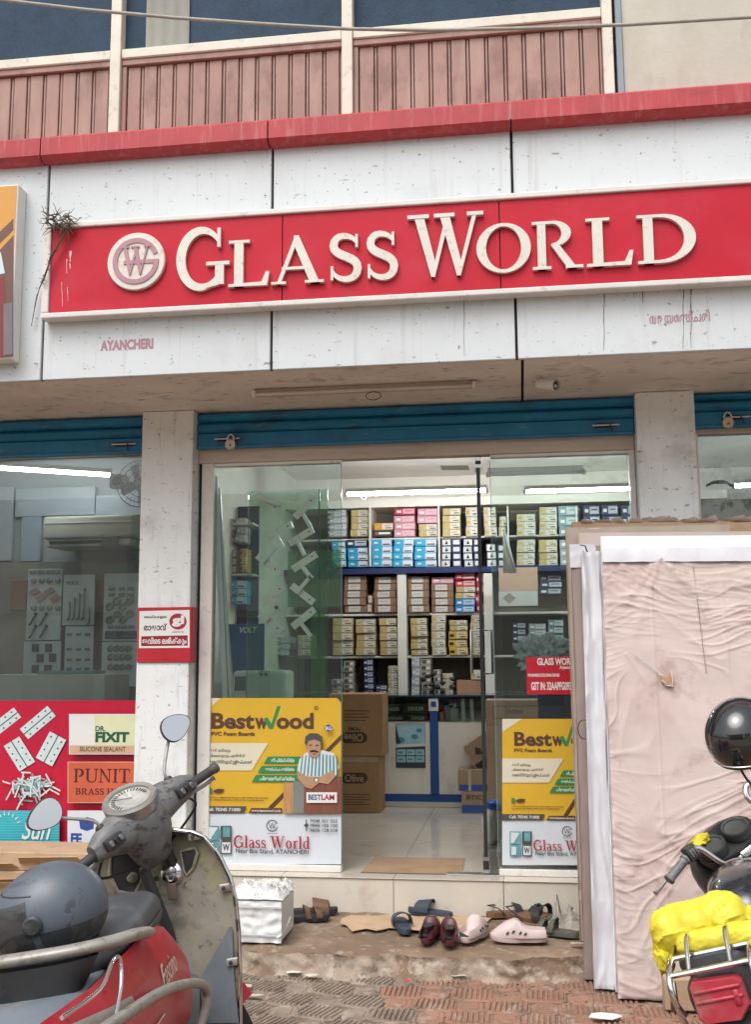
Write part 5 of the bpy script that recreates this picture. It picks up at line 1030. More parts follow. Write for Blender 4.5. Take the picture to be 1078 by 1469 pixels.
# ================================================================== wrapped sheets leaning by the right pillar
m_pink = M('pink_cloth_wrap', (.53,.435,.405), .9, var=.05, vs_=3, bump=.10, bs=70, stretch=(.5,1,2.2), layers=[((.40,.28,.26), 1.6, (1,1,1), .48, .72, .5), ((.26,.16,.13), 6, (1,1,1), .60, .78, .45)])
m_wwrap = M('white_plastic_wrap', (.55,.55,.58), .38, var=.05, vs_=5, bump=.25, bs=18, stretch=(1.6,1,.5))
m_brnw = M('brownish_wrap', (.25,.19,.17), .6, var=.08, vs_=5, bump=.2, bs=22, stretch=(1.5,1,.5))
m_tanw = M('tan_wrap', (.42,.34,.275), .55, var=.10, vs_=6, bump=.3, bs=20)
def sheet(label, ptl, pbl, Yt, Yb, th, mat, wd=1.22, folds=0, seed=0, lip=None, zb=None, nu=10, nv=26, amp=.004, pleat=0):
    """one wrapped board: top-left / bottom-left pixel corners at depths Yt / Yb, leaning back to the wall"""
    a = P(ptl[0], ptl[1], Yt)
    zf = zb if zb is not None else (.168 if Yb+th > -.55 else .052)
    dirb = P(pbl[0], pbl[1], Yb); b = Vector((dirb.x, Yb, zf))
    t = thing('wrapped_sheet', label, 'sheet', b+Vector((wd/2,0,0)), group='wrapped sheets leaning by the right pillar')
    up = a-b; H = up.length; up = up.normalized(); rt = Vector((1,0,0)); rt = (rt-up*rt.dot(up)).normalized(); nn = rt.cross(up)   # towards the street
    if nn.y > 0: nn = -nn
    mb = MB()
    def f(u, v):
        p = b+rt*(wd*u)+up*(H*v); x, z = wd*u, H*v
        d = amp*(_n.noise((x*6+seed, z*3, 1))+.6*_n.noise((x*3, z*11+seed, 2)))
        if folds:
            def ridge(n_, k): return max(0.0, 1-abs(n_)*k)**2
            N_ = _n.noise; wz = N_((x*2.1, z*2.3, seed)); wx = N_((x*1.7+5, z*1.4, seed))
            top = min(1, max(0, (H-z)/.25))
            m1 = min(1, max(0, .50+1.5*N_((x*1.5, z*1.1, seed+4)))); m2 = min(1, max(0, .50+1.6*N_((x*2.4+3, z*1.9, seed+6))))
            d += folds*1.25*top*m1*ridge(N_((x*1.5+.5*wx, z*7.5+2.4*wz+1.4*x, seed)), 4.2)
            d += folds*.80*top*m2*ridge(N_((x*3.4+1.5*wx, z*15+4.5*wz-3.5*x, seed+2)), 3.6)
            d += folds*.65*ridge(N_((x*7+2*wz, z*31+3*wz+5*x, seed+3)), 2.4)*m1
            d += folds*1.0*m2*ridge(N_(((x+z*.55)*6+wz, (z-x*.6)*2.2, seed+5)), 3.0)*(1-.5*top*m1)
            d += folds*.5*(1-top)*ridge(N_((x*11+.5*wz, z*1.6, seed+8)), 2.5)
            for (cx, cz, ddx, ddz, aa, wd_) in ((.30, H-.05, .66, -.75, .014, .020), (.30, H-.05, -.35, -.94, .008, .012), (.30, H-.05, .10, -1.0, .006, .012), (.30, H-.05, -.62, -.78, .007, .012), (.05, H-.09, .30, -.95, .006, .010), (.62, H-.05, .15, -.99, .006, .012), (.10, H-.55, .55, -.83, .006, .008), (.86, H-.1, -.3, -.95, .007, .012)):
                rx, rz = x-cx, z-cz; tt = rx*ddx+rz*ddz; ss = abs(rx*ddz-rz*ddx)
                if tt > 0: d += aa*math.exp(-(ss/(wd_+.035*tt))**2)*math.exp(-tt*1.7)*(.7+.6*N_((tt*6, seed, cx)))
            d += .012*math.exp(-((x-.015)/.03)**2)*(N_((z*7, 0, seed))+.35)+.004*math.exp(-((x-.245)/.005)**2)+.003*math.exp(-((x-.60)/.005)**2)
        if pleat:
            wz = _n.noise((x*2, z*1.3, seed)); d += pleat*max(0, 1-abs(_n.noise((x*13+1.2*wz, z*.9, seed)))*2.2)**1.5+pleat*.5*max(0, 1-abs(_n.noise((x*25+3*wz, z*2.2+3*x, seed+2)))*2.4)**2
        e = min(u, 1-u)*wd; e2 = min(v, 1-v)*H; k = max(0, 1-e/.012)**2+max(0, 1-e2/.010)**2
        return p+nn*(d-.006*min(1, k))
    mb.grid(nu, nv, f); build(mb, 'wrap_front', mat, t, smooth=70)
    mb2 = MB()
    def side(u, v): return b+up*(H*v)+rt*(.002+.004*_n.noise((v*14, u*3, seed)))-nn*(th*u-.004)
    mb2.grid(3, nv, side); build(mb2, 'wrap_side', mat, t, smooth=70)
    build(MB().obox(b+rt*wd/2+up*H/2-nn*(th/2+.006), rt*(wd/2-.004), nn*(th/2-.004), up*(H/2-.003)), 'board', M('pale_board_core', (.58,.54,.50), .7, var=.05), t)
    if lip:
        mb3 = MB(); mb3.grid(40, 2, lambda u, v: b+rt*(wd*u)+up*(H-.075+.078*v)+nn*(.018+.005*_n.noise((u*16, v*2, seed+3))+.006*max(0, 1-abs(_n.noise((u*22+v, v, 9)))*3))-nn*.016*max(0, v-.6)); build(mb3, 'folded_lip', lip, t, smooth=70)
    return t, b, rt, up, nn, H
front = sheet('front pink cloth wrapped sheet, creased and torn near the middle', (863, 788), (888, 1437), -.62, -1.02, .07, m_pink, folds=.0085, seed=3, lip=m_wwrap, nu=230, nv=430, amp=.004)
_, b0, rt0, up0, nn0, H0 = front
# torn patch with its cardboard showing
tc_ = P(958, 978, -.72); k_ = (tc_-b0); uu_, vv_ = k_.dot(rt0), k_.dot(up0)
def onf(du, dv, e=.020): return b0+rt0*(uu_+du)+up0*(vv_+dv)+nn0*e
build(MB().prism([onf(*q) for q in ((-.030,.020),(-.008,.012),(.014,.045),(.018,-.030),(-.012,-.022),(-.034,-.002))], nn0*-.012), 'torn_patch', M('bare_cardboard', (.40,.22,.13), .9, var=.15, vs_=30), front[0])
for q0, q1 in (((-.030,.022),(-.16,.13)), ((.018,-.030),(-.014,-.026)), ((.014,.045),(.018,-.03)), ((-.034,0),(-.014,-.028)), ((-.05,.03),(-.03,.02))):
    build(MB().tube([onf(*q0, .020), onf((q0[0]+q1[0])/2+.004, (q0[1]+q1[1])/2, .021), onf(*q1, .016)], .0026, 5), 'torn_edge', m_wwrap, front[0])
# sewn seam line down the cloth
mb = MB()
for i in range(46):
    z = H0-.10-i*.012; q = b0+rt0*(.462+i*.0006)+up0*z; mb.tube([q+nn0*.006, q+nn0*.015-up0*.004, q+nn0*.006-up0*.008], .0016, 4)
build(mb, 'stitching', M('stitch_thread', (.40,.30,.27), .9), front[0])
sheet('bright white bare sheet showing above the pink wrapped one', (862, 769), (884, 1425), -.56, -.93, .03, M('white_board', (.82,.83,.83), .4, var=.03), wd=1.20, seed=5, amp=.0008)
sheet('white plastic wrapped sheet with loose pleats, behind the pink one', (834, 793), (853, 1425), -.50, -.875, .055, m_wwrap, wd=.98, seed=8, nv=160, nu=110, amp=.006, pleat=.030)
bw = sheet('brownish wrapped sheet with a white top corner, third from the back', (819, 783), (838, 1385), -.42, -.74, .06, m_brnw, wd=1.0, seed=15, nv=60, nu=30, pleat=.008)
build(MB().grid(10, 8, lambda u, v: bw[1]+bw[2]*(-.006+.14*u)+bw[3]*(bw[5]-.125+.13*v)+bw[4]*(.012+.006*_n.noise((u*5, v*5, 3)))), 'white_corner', m_wwrap, bw[0], smooth=60)
sheet('pale mauve sheet second from the back of the leaning stack', (829, 764), (845, 1368), -.30, -.60, .04, M('pale_mauve_wrap', (.55,.46,.42), .6, var=.06), wd=1.08, seed=18)
sheet('tan film wrapped sheet with ragged left edge in the leaning stack', (811, 757), (833, 1360), -.24, -.50, .05, m_tanw, wd=.9, seed=21, nv=60, nu=20, amp=.010)
bk = sheet('rearmost cardboard edged sheet with torn wrapping along its top', (820, 748), (834, 1355), -.14, -.40, .06, m_cardpale, wd=1.02, seed=25, nv=40, amp=.006)
rr_ = random.Random(2); mb = MB()
for i in range(26):
    q = bk[1]+bk[2]*(rr_.uniform(.02,.98)*1.0)+bk[3]*(bk[5]-.01+rr_.uniform(0,.012)); l = rr_.uniform(.03,.12); hgt = rr_.uniform(.008,.03)
    mb.prism([q, q+bk[2]*l, q+bk[2]*(l*.8)+bk[3]*hgt+bk[4]*.01, q+bk[2]*l*.2+bk[3]*hgt*.6+bk[4]*.01], bk[4]*.003)
build(mb, 'torn_wrapping', m_tanw, bk[0])
mb = MB(); c = P(838, 1046, -.98); mb.tube([c+Vector((.028*math.cos(R(a))-.0, .0, .045*math.sin(R(a)))) for a in range(70, 291, 20)], .003, 6); tag(build(mb, 'wire_loop', m_black), 'bent black wire sticking out of the leaning sheets', 'wire')
mb = MB(); mb.tube([P(833, 782, -.55), P(840, 783, -.56), P(843, 792, -.56)], .004, 6); tag(build(mb, 'wire_hook', m_black), 'short black wire at the top corner of the leaning sheets', 'wire')

# ================================================================== white packed box on the ledge
wb = PZ(366, 1354, .160); X0, X1 = P(327, 1320, wb.y).x, P(404, 1320, wb.y).x; ztop = P(366, 1292, wb.y).z
t = thing('foam_box', 'white foam box wrapped in plastic strapping on the muddy ledge', 'box', ((X0+X1)/2, wb.y+.15, .16))
m_foam = M('white_foam', (.74,.75,.74), .45, var=.05, vs_=9, bump=.2, bs=24, layers=[((.45,.42,.38), 9, (1,1,1), .62, .8, .5)])
mb = MB(); mb.grid(24, 24, lambda u, v: (X0+(X1-X0)*u+.006*_n.noise((u*4, v*5, 1)), wb.y-.012*_n.noise((u*7, v*6, 4)), .168+(ztop-.168)*v)); build(mb, 'wrap_front', m_foam, t, smooth=60)
build(MB().rbox(X0+.003, X1-.003, wb.y+.014, wb.y+.32, .168, ztop, .012, 2), 'box', m_foam, t)
for z in (.20, ztop-.035): build(MB().rbox(X0-.004, X1+.004, wb.y-.012, wb.y-.008, z, z+.010, .001), 'strap', M('grey_strap', (.50,.50,.50), .4), t)
mb = MB()
def crp(u, v):
    n1 = _n.noise((u*5, v*5, 2)); n2 = _n.noise((u*12, v*12, 5)); e = min(u, 1-u, v, 1-v)
    return (X0-.006+(X1-X0+.012)*u+.012*n2, wb.y-.008+.32*v+.012*n1, ztop+.004+(.030+.030*abs(n1)*1.6+.030*abs(n2)+.012*_n.noise((u*26, v*26, 1)))*min(1, e*6+.12))
mb.grid(34, 34, crp)
build(mb, 'crumpled_plastic', M('scrappy_plastic', (.60,.60,.58), .4, var=.15, vs_=30, layers=[((.30,.28,.25), 26, (1,1,1), .56, .70, .6)]), t, smooth=20)
q = P(396, 1345, wb.y-.02); build(MB().grid(6, 1, lambda u, v: q+Vector((.075*u+.01*v, -.02*u, .105*u*u+.012*v))), 'loose_strap', m_foam, t)

# ================================================================== cartons by the left window (behind the scooter)
yb_ = -.36
def lcart(label, x0, y0, x1, y1, Y, dep, base=None, mat=m_cardpale):
    t, bx = wcarton('delivery_carton', label, x0, y0, x1, y1, Y, dep, mat, base); return t, bx
t, b1 = lcart('tan carton on the ledge under the left window, bottom of its pile', -80, 1320, 152, 1420, -.42, .40, .168)
t, b2 = lcart('tan carton with a torn flap, in the middle of the pile under the left window', -80, 1250, 140, 1320, -.40, .38, b1[3]+.001)
build(MB().obox(P(20, 1262, -.44), (.30,0,.012), (0,.03,-.012), (0,.001,.003)), 'flap', m_cardboard, t)
t, b3 = lcart('open tan carton on top of the pile under the left window', -80, 1222, 128, 1250, -.38, .36, b2[3]+.001)
for (x0, y0, x1, y1, dz) in ((-60,1216,26,1244,.0), (28,1225,120,1238,.012)):
    a = P(x0, y1, -.385); b = P(x1, y1, -.385); build(MB().prism([a, b, b+Vector((-.02,-.05,.03+dz)), a+Vector((.02,-.06,.03+dz))], (0,.004,.002)), 'flap', M('inner_cardboard', (.52,.38,.25), .85, var=.08), t)

# ================================================================== footwear on the ledge
m_rub = {'navy': M('navy_rubber', (.035,.05,.068), .6, var=.15, vs_=20), 'brown': M('brown_leather', (.15,.075,.042), .55, var=.2, vs_=25), 'dark': M('dark_sole', (.025,.025,.027), .7, var=.15), 'maroon': M('maroon_rubber', (.085,.022,.026), .4, var=.1), 'lilac': M('lilac_rubber', (.56,.45,.43), .5, var=.06, layers=[((.32,.22,.18), 12, (1,1,1), .6, .8, .4)]), 'olive': M('olive_rubber', (.09,.095,.075), .6, var=.15)}
def sole_ring(L, W, z, n=26, heel=.8):
    pts = []
    for i in range(n):
        t = 2*math.pi*i/n; x = L/2*math.cos(t); wv = W/2*(1.0 if x > 0 else heel)*(1-.14*math.exp(-((x+.02*L)/(.22*L))**2)); pts.append((x, wv*math.copysign(abs(math.sin(t))**.7, math.sin(t)), z+.018*max(0, x/(L/2))**3*.5))
    return pts
def place(t_px, t_py, z, yaw): q = PZ(t_px, t_py, z); return Matrix.Translation(q) @ Matrix.Rotation(R(yaw), 4, 'Z')
def slipper(label, px, py, yaw, col, top, L=.26, W=.10, straps='slide', group=None, roll=0):
    q = PZ(px, py, .172); Mx = Matrix.Translation(q) @ Matrix.Rotation(R(yaw), 4, 'Z') @ Matrix.Rotation(R(roll), 4, 'X'); t = thing('slipper', label, 'slipper', q, Matrix.Rotation(R(yaw), 4, 'Z') @ Matrix.Rotation(R(roll), 4, 'X'), group)
    build(MB().loft([sole_ring(L, W, 0), sole_ring(L*1.01, W*1.02, .012), sole_ring(L*.99, W*.98, .026), sole_ring(L*.95, W*.92, .0265)]), 'sole', m_rub[col], t, world=False, smooth=45)
    def arch(x0, x1, h, w0, w1, nm='strap'):
        n = 14; mb = MB(); th = .006
        def pt(u, v, e): a = math.pi*u; x = x0+(x1-x0)*v; w_ = w0+(w1-w0)*v; return (x-.01*math.sin(a), (w_/2+e)*math.cos(a), .020+(h*(1-.25*v)+e)*math.sin(a)**.75)
        rings = [[pt(u/n, 0, 0) for u in range(n+1)], [pt(u/n, 1, 0) for u in range(n+1)], [pt(u/n, 1, th) for u in range(n+1)], [pt(u/n, 0, th) for u in range(n+1)], [pt(u/n, 0, 0) for u in range(n+1)]]
        mb.loft(rings, closed=False, cap=False); return build(mb, nm, m_rub[top], t, world=False, smooth=50)
    if straps == 'slide': arch(-.005, .085, .062, W*1.0, W*.92)
    elif straps == 'two':
        arch(.05, .085, .045, W*.98, W*.85); arch(-.01, .02, .062, W*.98, W*.98); build(MB().tube([(.035, 0, .075), (.05, -.01, .07), (.075, -.005, .06)], .006, 6), 'buckle_strap', m_rub[top], t, world=False)
    elif straps == 'back':
        arch(.04, .085, .048, W*.98, W*.85); build(MB().tube([(-.02, W*.46, .02), (-.06, W*.45, .055), (-L*.46, 0, .062), (-.06, -W*.45, .055), (-.02, -W*.46, .02)], .007, 6, flat=.4), 'heel_strap', m_rub[top], t, world=False)
    return t
def clog(label, px, py, yaw, col, L=.27, W=.105, back=True, holes=True):
    q = PZ(px, py, .172); t = thing('clog', label, 'shoe', q, Matrix.Rotation(R(yaw), 4, 'Z'))
    build(MB().loft([sole_ring(L, W, 0), sole_ring(L*1.04, W*1.06, .012), sole_ring(L*1.03, W*1.05, .026), sole_ring(L*.97, W*.95, .028)]), 'sole', m_rub[col], t, world=False, smooth=45)
    mb = MB(); n = 22; rings = []
    for i in range(15):                     # toe to heel cross sections of the upper
        s_ = i/14; x = L*.49-L*.97*s_; w_ = W*.5*1.0*(math.sin(min(1, (s_+.05)*2.6)*math.pi/2)**.6)*(1 if s_ < .6 else 1-.18*(s_-.6)/.4)
        if s_ > .93: w_ *= .86
        hh = .018+.072*math.sin(min(1, s_*1.9)*math.pi/2) if s_ < .52 else (.090-.03*(s_-.52)/.15 if s_ < .67 else .060-.006*(s_-.67)/.33)
        open_ = 0 if s_ < .46 else min(1, (s_-.46)/.12)
        ring = []
        for k in range(n+1):
            a = math.pi*k/n
            if open_ > 0:                  # mouth: fold the crown down into the shoe
                cut = R(38)*open_; a = a*(1) ; side = 1 if k <= n/2 else -1; kk_ = k if side == 1 else n-k; a1 = (math.pi/2-cut)*(kk_/(n/2)); yy = w_*math.cos(a1)*side if side == 1 else -w_*math.cos(a1); zz = .024+hh*math.sin(a1)
                if kk_ > n/2-2: zz = min(zz, .024+hh*math.sin(math.pi/2-cut))-.025*open_*(kk_-(n/2-2))
                ring.append((x, yy, zz))
            else: ring.append((x, w_*math.copysign(abs(math.cos(a))**.8, math.cos(a)), .024+hh*math.sin(a)**.85))
        rings.append(ring)
    mb.loft(rings, closed=False, cap=False)
    if back: mb.add([rings[-1][k] for k in range(n+1)], [tuple(range(n+1))])
    up_ = build(mb, 'upper', m_rub[col], t, world=False, smooth=60)
    if holes:
        for (x, s, z) in ((.03,1,.055),(.06,1,.048),(-.03,1,.045),(.03,-1,.055),(.06,-1,.048),(-.03,-1,.045),(-.005,1,.05),(-.005,-1,.05)):
            build(MB().lathe([(.010,0),(.010,.003),(0,.003)], (x, s*W*.475, z), (0, s, .35), 10, sx=.55), 'vent_hole', m_rub['dark'], up_, world=False)
    if not holes: build(MB().loft([[(x*.36-L*.22, y*.62, z_) for x, y, z in sole_ring(L, W, 0)] for z_ in (.074, .078)]), 'mouth', m_rub['dark'], t, world=False)
    build(MB().loft([[(x*.86-.012, y*.8, .034) for x, y, z in sole_ring(L, W, 0)], [(x*.86-.012, y*.8, .036) for x, y, z in sole_ring(L, W, 0)]]), 'footbed', m_rub['dark'] if col == 'maroon' else m_rub[col], t, world=False)
    return t
slipper('brown strapped slipper next to the foam box, seen from behind', 440, 1320, 20, 'dark', 'brown', straps='two')
slipper('second brown slipper, turned away towards the step', 452, 1310, 8, 'dark', 'brown', straps='slide')
slipper('navy rubber slide in front, left of the maroon clogs', 578, 1332, 105, 'navy', 'navy', straps='slide', L=.25)
slipper('navy rubber slide against the step, behind the maroon clogs', 618, 1312, 160, 'navy', 'navy', straps='slide', L=.27)
clog('left shoe of the maroon clog pair, heel towards the street', 618, 1345, 82, 'maroon', L=.25, W=.095, holes=False)
clog('right shoe of the maroon clog pair, heel towards the street', 645, 1348, 95, 'maroon', L=.25, W=.095, holes=False)
clog('pale lilac clog seen heel on, beside the maroon pair', 681, 1344, 68, 'lilac', L=.26)
clog('pale lilac clog lying side on at the front of the row', 745, 1349, 184, 'lilac', L=.285, W=.11)
slipper('brown sandal with heel strap against the step, behind the lilac clog', 728, 1314, 15, 'brown', 'dark', straps='back', L=.24)
slipper('second brown sandal behind the lilac clog, tipped on its side', 756, 1318, -12, 'brown', 'dark', straps='back', L=.24, roll=14)
slipper('olive strapped sandal at the right end of the row, nearer the sheets', 795, 1340, 160, 'olive', 'olive', straps='two', L=.27)
slipper('olive strapped sandal at the right end, behind its mate', 782, 1318, 140, 'olive', 'dark', straps='two', L=.26)
# flattened cardboard, plastic sheet and litter
mb = MB(); cpts = [(490,1318),(503,1313),(540,1314),(566,1311),(600,1315),(655,1313),(705,1317),(699,1323),(703,1331),(668,1334),(640,1331),(604,1335),(560,1331),(541,1335),(526,1332),(505,1336),(497,1327),(488,1325)]
tag(build(mb.prism([PZ(x, y, .174) for x, y in cpts], (0,0,.003)), 'flat_cardboard', m_cardpale), 'torn flat piece of tan cardboard under the slippers', 'cardboard')
mb = MB(); mb.grid(30, 24, lambda u, v: Vector((PZ(788,1330,.17).x+.20*u, -.30+.20*v+.03*_n.noise((u*5, v*5, 1)), .172+(.13*math.exp(-((u-.25)/.10)**2)+.07*math.exp(-((u-.62)/.2)**2))*v+.022*abs(_n.noise((u*9, v*9, 2)))*v*2)))
tag(build(mb, 'plastic_sheet', M('grey_plastic_sheet', (.36,.33,.29), .35, var=.15, vs_=18), smooth=25), 'crumpled grey plastic sheet between the sandals and the leaning boards', 'plastic sheet')
rl = random.Random(13)
lit = [('torn beige paper scrap on the pavement below the ledge, left', 447, 1402, .035, (.55,.50,.44)),('small white paper scrap near the ledge foot',421,1398,.028,(.62,.58,.52)),('tiny red plastic wrapper on the pavement', 585, 1410, .016, (.55,.03,.04)),('pale scrap on the pavement right of the red wrapper', 655, 1402, .03, (.50,.44,.38)),('white crumpled paper at the foot of the pink sheet', 868, 1460, .055, (.70,.74,.76)),('thin pale scrap lying on the ledge under the olive sandals', 830, 1356, .03, (.52,.45,.38)),('pale scrap on the pavement beside the scooter footboard', 362, 1430, .035, (.48,.43,.37)),('tan scrap by the scooter, on the ledge foot', 352, 1416, .03, (.50,.42,.34))]
for lb, px, py, s, c in lit:
    q = PZ(px, py, .05 if py > 1395 else .165); n_ = 7; q.z += .006
    pts = [q+Vector((s*rl.uniform(.6,1.2)*math.cos(2*math.pi*i/n_)*1.5, s*rl.uniform(.5,1.0)*math.sin(2*math.pi*i/n_), rl.uniform(0,.010))) for i in range(n_)]
    tag(build(MB().prism(pts, (0,0,.002)), 'litter_scrap', M('scrap_%d' % px, c, .8, var=.1, vs_=30)), lb, 'litter')
# pebbles and crumbs, too many to count
mb = MB()
for k in range(420):
    x = rl.uniform(-1.6, .9); y = -.78-abs(rl.gauss(0,.12))-(.5*rl.random() if k % 4 == 0 else 0); z = .042
    if k % 5 == 0: y = rl.uniform(-.65,-.1); z = .166
    r_ = rl.uniform(.002,.007); b = bmesh.new(); bmesh.ops.create_icosphere(b, subdivisions=1, radius=r_); mb.bm(b, Matrix.Translation((x, y, z)) @ Matrix.Diagonal((rl.uniform(.8,1.5), 1, .6, 1)))
o = build(mb, 'gravel', M('dirt_crumbs', (.24,.18,.13), .95, var=.3, vs_=40)); o['kind'] = 'stuff'; o['label'] = 'dirt crumbs and grit along the foot of the ledge'
# ================================================================== helpers for vehicles
def steer_matrix(piv, ang, rake=27):
    ax = Vector((-math.sin(R(rake)), 0, math.cos(R(rake)))); p = Vector(piv)
    return Matrix.Translation(p) @ Matrix.Rotation(R(ang), 4, ax) @ Matrix.Translation(-p)
def smooth_path(pts, n=6):
    p = [Vector(a) for a in pts]; out = []
    for i in range(len(p)-1):
        a, b, c, d = p[max(0,i-1)], p[i], p[i+1], p[min(len(p)-1,i+2)]
        for k in range(n):
            t = k/n; out.append(.5*((2*b)+(c-a)*t+(2*a-5*b+4*c-d)*t*t+(3*b-a-3*c+d)*t**3))
    return out+[p[-1]]
def ellring(c, u, v, n=20, pw=1.0):
    c, u, v = Vector(c), Vector(u), Vector(v); r_ = []
    for k in range(n):
        a = 2*math.pi*k/n; ca, sa = math.cos(a), math.sin(a); r_.append(c+u*math.copysign(abs(ca)**pw, ca)+v*math.copysign(abs(sa)**pw, sa))
    return r_
def wheel(t, c, rad, wid, mtx=None, axis=(0,1,0)):
    ty = MB().lathe([(rad*.66,-wid*.42),(rad*.86,-wid*.5),(rad*.97,-wid*.34),(rad,0),(rad*.97,wid*.34),(rad*.86,wid*.5),(rad*.66,wid*.42),(rad*.66,-wid*.42)], c, axis, 36, cap=False)
    rim = MB().lathe([(rad*.67,-wid*.40),(rad*.60,-wid*.25),(rad*.60,wid*.25),(rad*.67,wid*.40)], c, axis, 32, cap=False)
    hub = MB().lathe([(.0,-wid*.55),(rad*.2,-wid*.5),(rad*.2,wid*.5),(0,wid*.55)], c, axis, 16)
    for k in range(5):
        a = k*2*math.pi/5; d = Vector((math.cos(a),0,math.sin(a))); hub.obox(Vector(c)+d*rad*.38, d*rad*.25, Vector((0,wid*.16,0)), d.cross(Vector((0,1,0)))*rad*.05)
    w_ = []
    for mb, nm, mm in ((ty,'tyre',m_tyre),(rim,'rim',m_silver),(hub,'hub',m_dkpl)):
        if mtx: mb.xf(mtx)
        w_.append(build(mb, nm, mm, t if not w_ else w_[0], world=False, smooth=40))
m_tyre = M('tyre_rubber', (.022,.022,.023), .8, var=.2, vs_=20)
m_dkpl = M('weathered_black_plastic', (.035,.036,.038), .5, var=.2, vs_=14, layers=[((.15,.13,.11), 9, (1,1,1), .55, .8, .45)])
m_grypl = M('weathered_grey_plastic', (.14,.142,.146), .5, var=.22, vs_=10, bump=.06, bs=120, layers=[((.27,.255,.235), 7, (1,1,1), .46, .70, .6), ((.035,.035,.035), 16, (1,1,1.6), .58, .68, .75)])
m_apron = M('dusty_olive_plastic', (.25,.235,.20), .5, var=.16, vs_=7, layers=[((.38,.34,.26), 5, (1,1,1), .44, .70, .65), ((.10,.095,.085), 7, (1,1,1.4), .50, .70, .65), ((.34,.32,.13), 6, (1,1,1), .56, .74, .5), ((.05,.048,.045), 30, (1,1,1), .64, .72, .5)])
m_bluegry = M('blue_grey_plastic', (.15,.175,.20), .5, var=.14, vs_=9, layers=[((.26,.25,.22), 7, (1,1,1), .55, .8, .5)])
m_redp = M('scooter_red_paint', (.44,.004,.020), .35, var=.08, vs_=6, coat=.15, layers=[((.46,.06,.08), 8, (1,1,1), .55, .80, .3), ((.10,.01,.01), 26, (1,1,1), .66, .74, .6)])
m_dseat = M('seat_vinyl', (.055,.060,.068), .5, var=.12, vs_=10, bump=.12, bs=160, layers=[((.16,.155,.15), 10, (1,1,1), .56, .8, .4)])
m_rail = M('worn_grey_rail', (.33,.32,.29), .45, .35, var=.15, vs_=16, layers=[((.16,.13,.10), 24, (1,1,1), .58, .74, .6)])
m_mir = M('mirror_glass', (.85,.85,.86), .03, 1.0, var=.0)
m_dial = M('dial_face', (.62,.62,.58), .25, var=.12, vs_=30)

# ================================================================== scooter
SRT = Matrix.Rotation(R(96.6), 4, 'Z') @ Matrix.Rotation(R(-8.4), 4, 'X')
sct = thing('scooter', 'red and grey scooter parked on the pavement, front wheel turned left', 'scooter', (-1.048, -3.576, .097), SRT)
SM = steer_matrix((1.0, 0, .9), 50.2)
def sp_(mb, nm, mat, par=None, st=False, sm=45):
    if st: mb.xf(SM)
    return build(mb, nm, mat, par or sct, world=False, smooth=sm)
# --- wheels, fork, fenders, underbody
wheel(sct, (.02, 0, .19), .245, .10); wheel(sct, (1.29, 0, .19), .245, .095, SM)
sp_(MB().tube(smooth_path([(1.03,.055,.82),(1.10,.06,.55),(1.27,.065,.2)]), .02, 8), 'fork', m_dkpl, st=True); sp_(MB().tube(smooth_path([(1.03,-.055,.82),(1.10,-.06,.55),(1.27,-.065,.2)]), .02, 8), 'fork', m_dkpl, st=True)
mb = MB(); mb.loft([[Vector((1.29, 0, .19))+Vector((math.cos(R(a)),0,math.sin(R(a))))*(.275+.012*math.cos(R(b*18-90)))+Vector((0,.065*math.sin(R(b*18-90)),0)) for b in range(11)] for a in range(0, 171, 10)], closed=False, cap=False); sp_(mb, 'front_fender', m_redp, st=True)
sp_(MB().loft([[(x, y*wd, z) for y, z in ((-1,.20),(1,.20),(1,.34),(-1,.34))] for x, wd in ((-.25,.08),(.1,.11),(.45,.12),(.7,.10))]), 'engine_block', m_dkpl)
sp_(MB().loft([ellring((x,0,z), (0,w_,0), (0,0,h), 12, .6) for x, z, w_, h in ((-.30,.18,.05,.05),(-.1,.2,.07,.08),(.2,.24,.09,.09))]), 'crankcase', m_dkpl)
sp_(MB().lathe([(.03,0),(.05,.02),(.055,.30),(.03,.34)], (.25,-.15,.20), (-1,0,.18), 14), 'exhaust', m_rail)
# --- floor board, apron, outer shell
sp_(MB().rbox(.38, 1.05, -.16, .16, .205, .245, .02, 2), 'floor_board', m_dkpl)
AP = [(.249,.224),(.403,.245),(.562,.260),(.655,.262),(.731,.253),(.814,.224),(.88,.179),(.905,.135),(.922,.06)]
def apw(z):
    for (a, wa), (b, wb_) in zip(AP[:-1], AP[1:]):
        if z <= b: t = max(0, (z-a)/(b-a)); return wa+(wb_-wa)*t
    return AP[-1][1]
def apx(u, z, off=0): return 1.085+.02*(z-.6)-.062*abs(u)**2.4+off
def apz(v): return .249+(.922-.249)*(1-(1-v)**1.25)
sp_(MB().grid(36, 40, lambda u, v: (apx(2*u-1, apz(v))+.010*math.sin((2*u-1)*3.2)*math.sin(apz(v)*8), (1-2*u)*apw(apz(v)), apz(v))), 'leg_shield', m_apron)
sp_(MB().grid(24, 30, lambda u, v: (apx(2*u-1, apz(v), .022+.05*(1-abs(2*u-1)**2)), (1-2*u)*(apw(apz(v))+.004), apz(v))), 'front_shell', m_redp)
for s in (1, -1):
    edge = [(apx(1, z)-.004, s*(apw(z)+.006), z) for z in [apz(k/36) for k in range(37)]]
    sp_(MB().tube(edge, .0085, 8), 'edge_trim', m_chrome if s < 0 else m_rail)
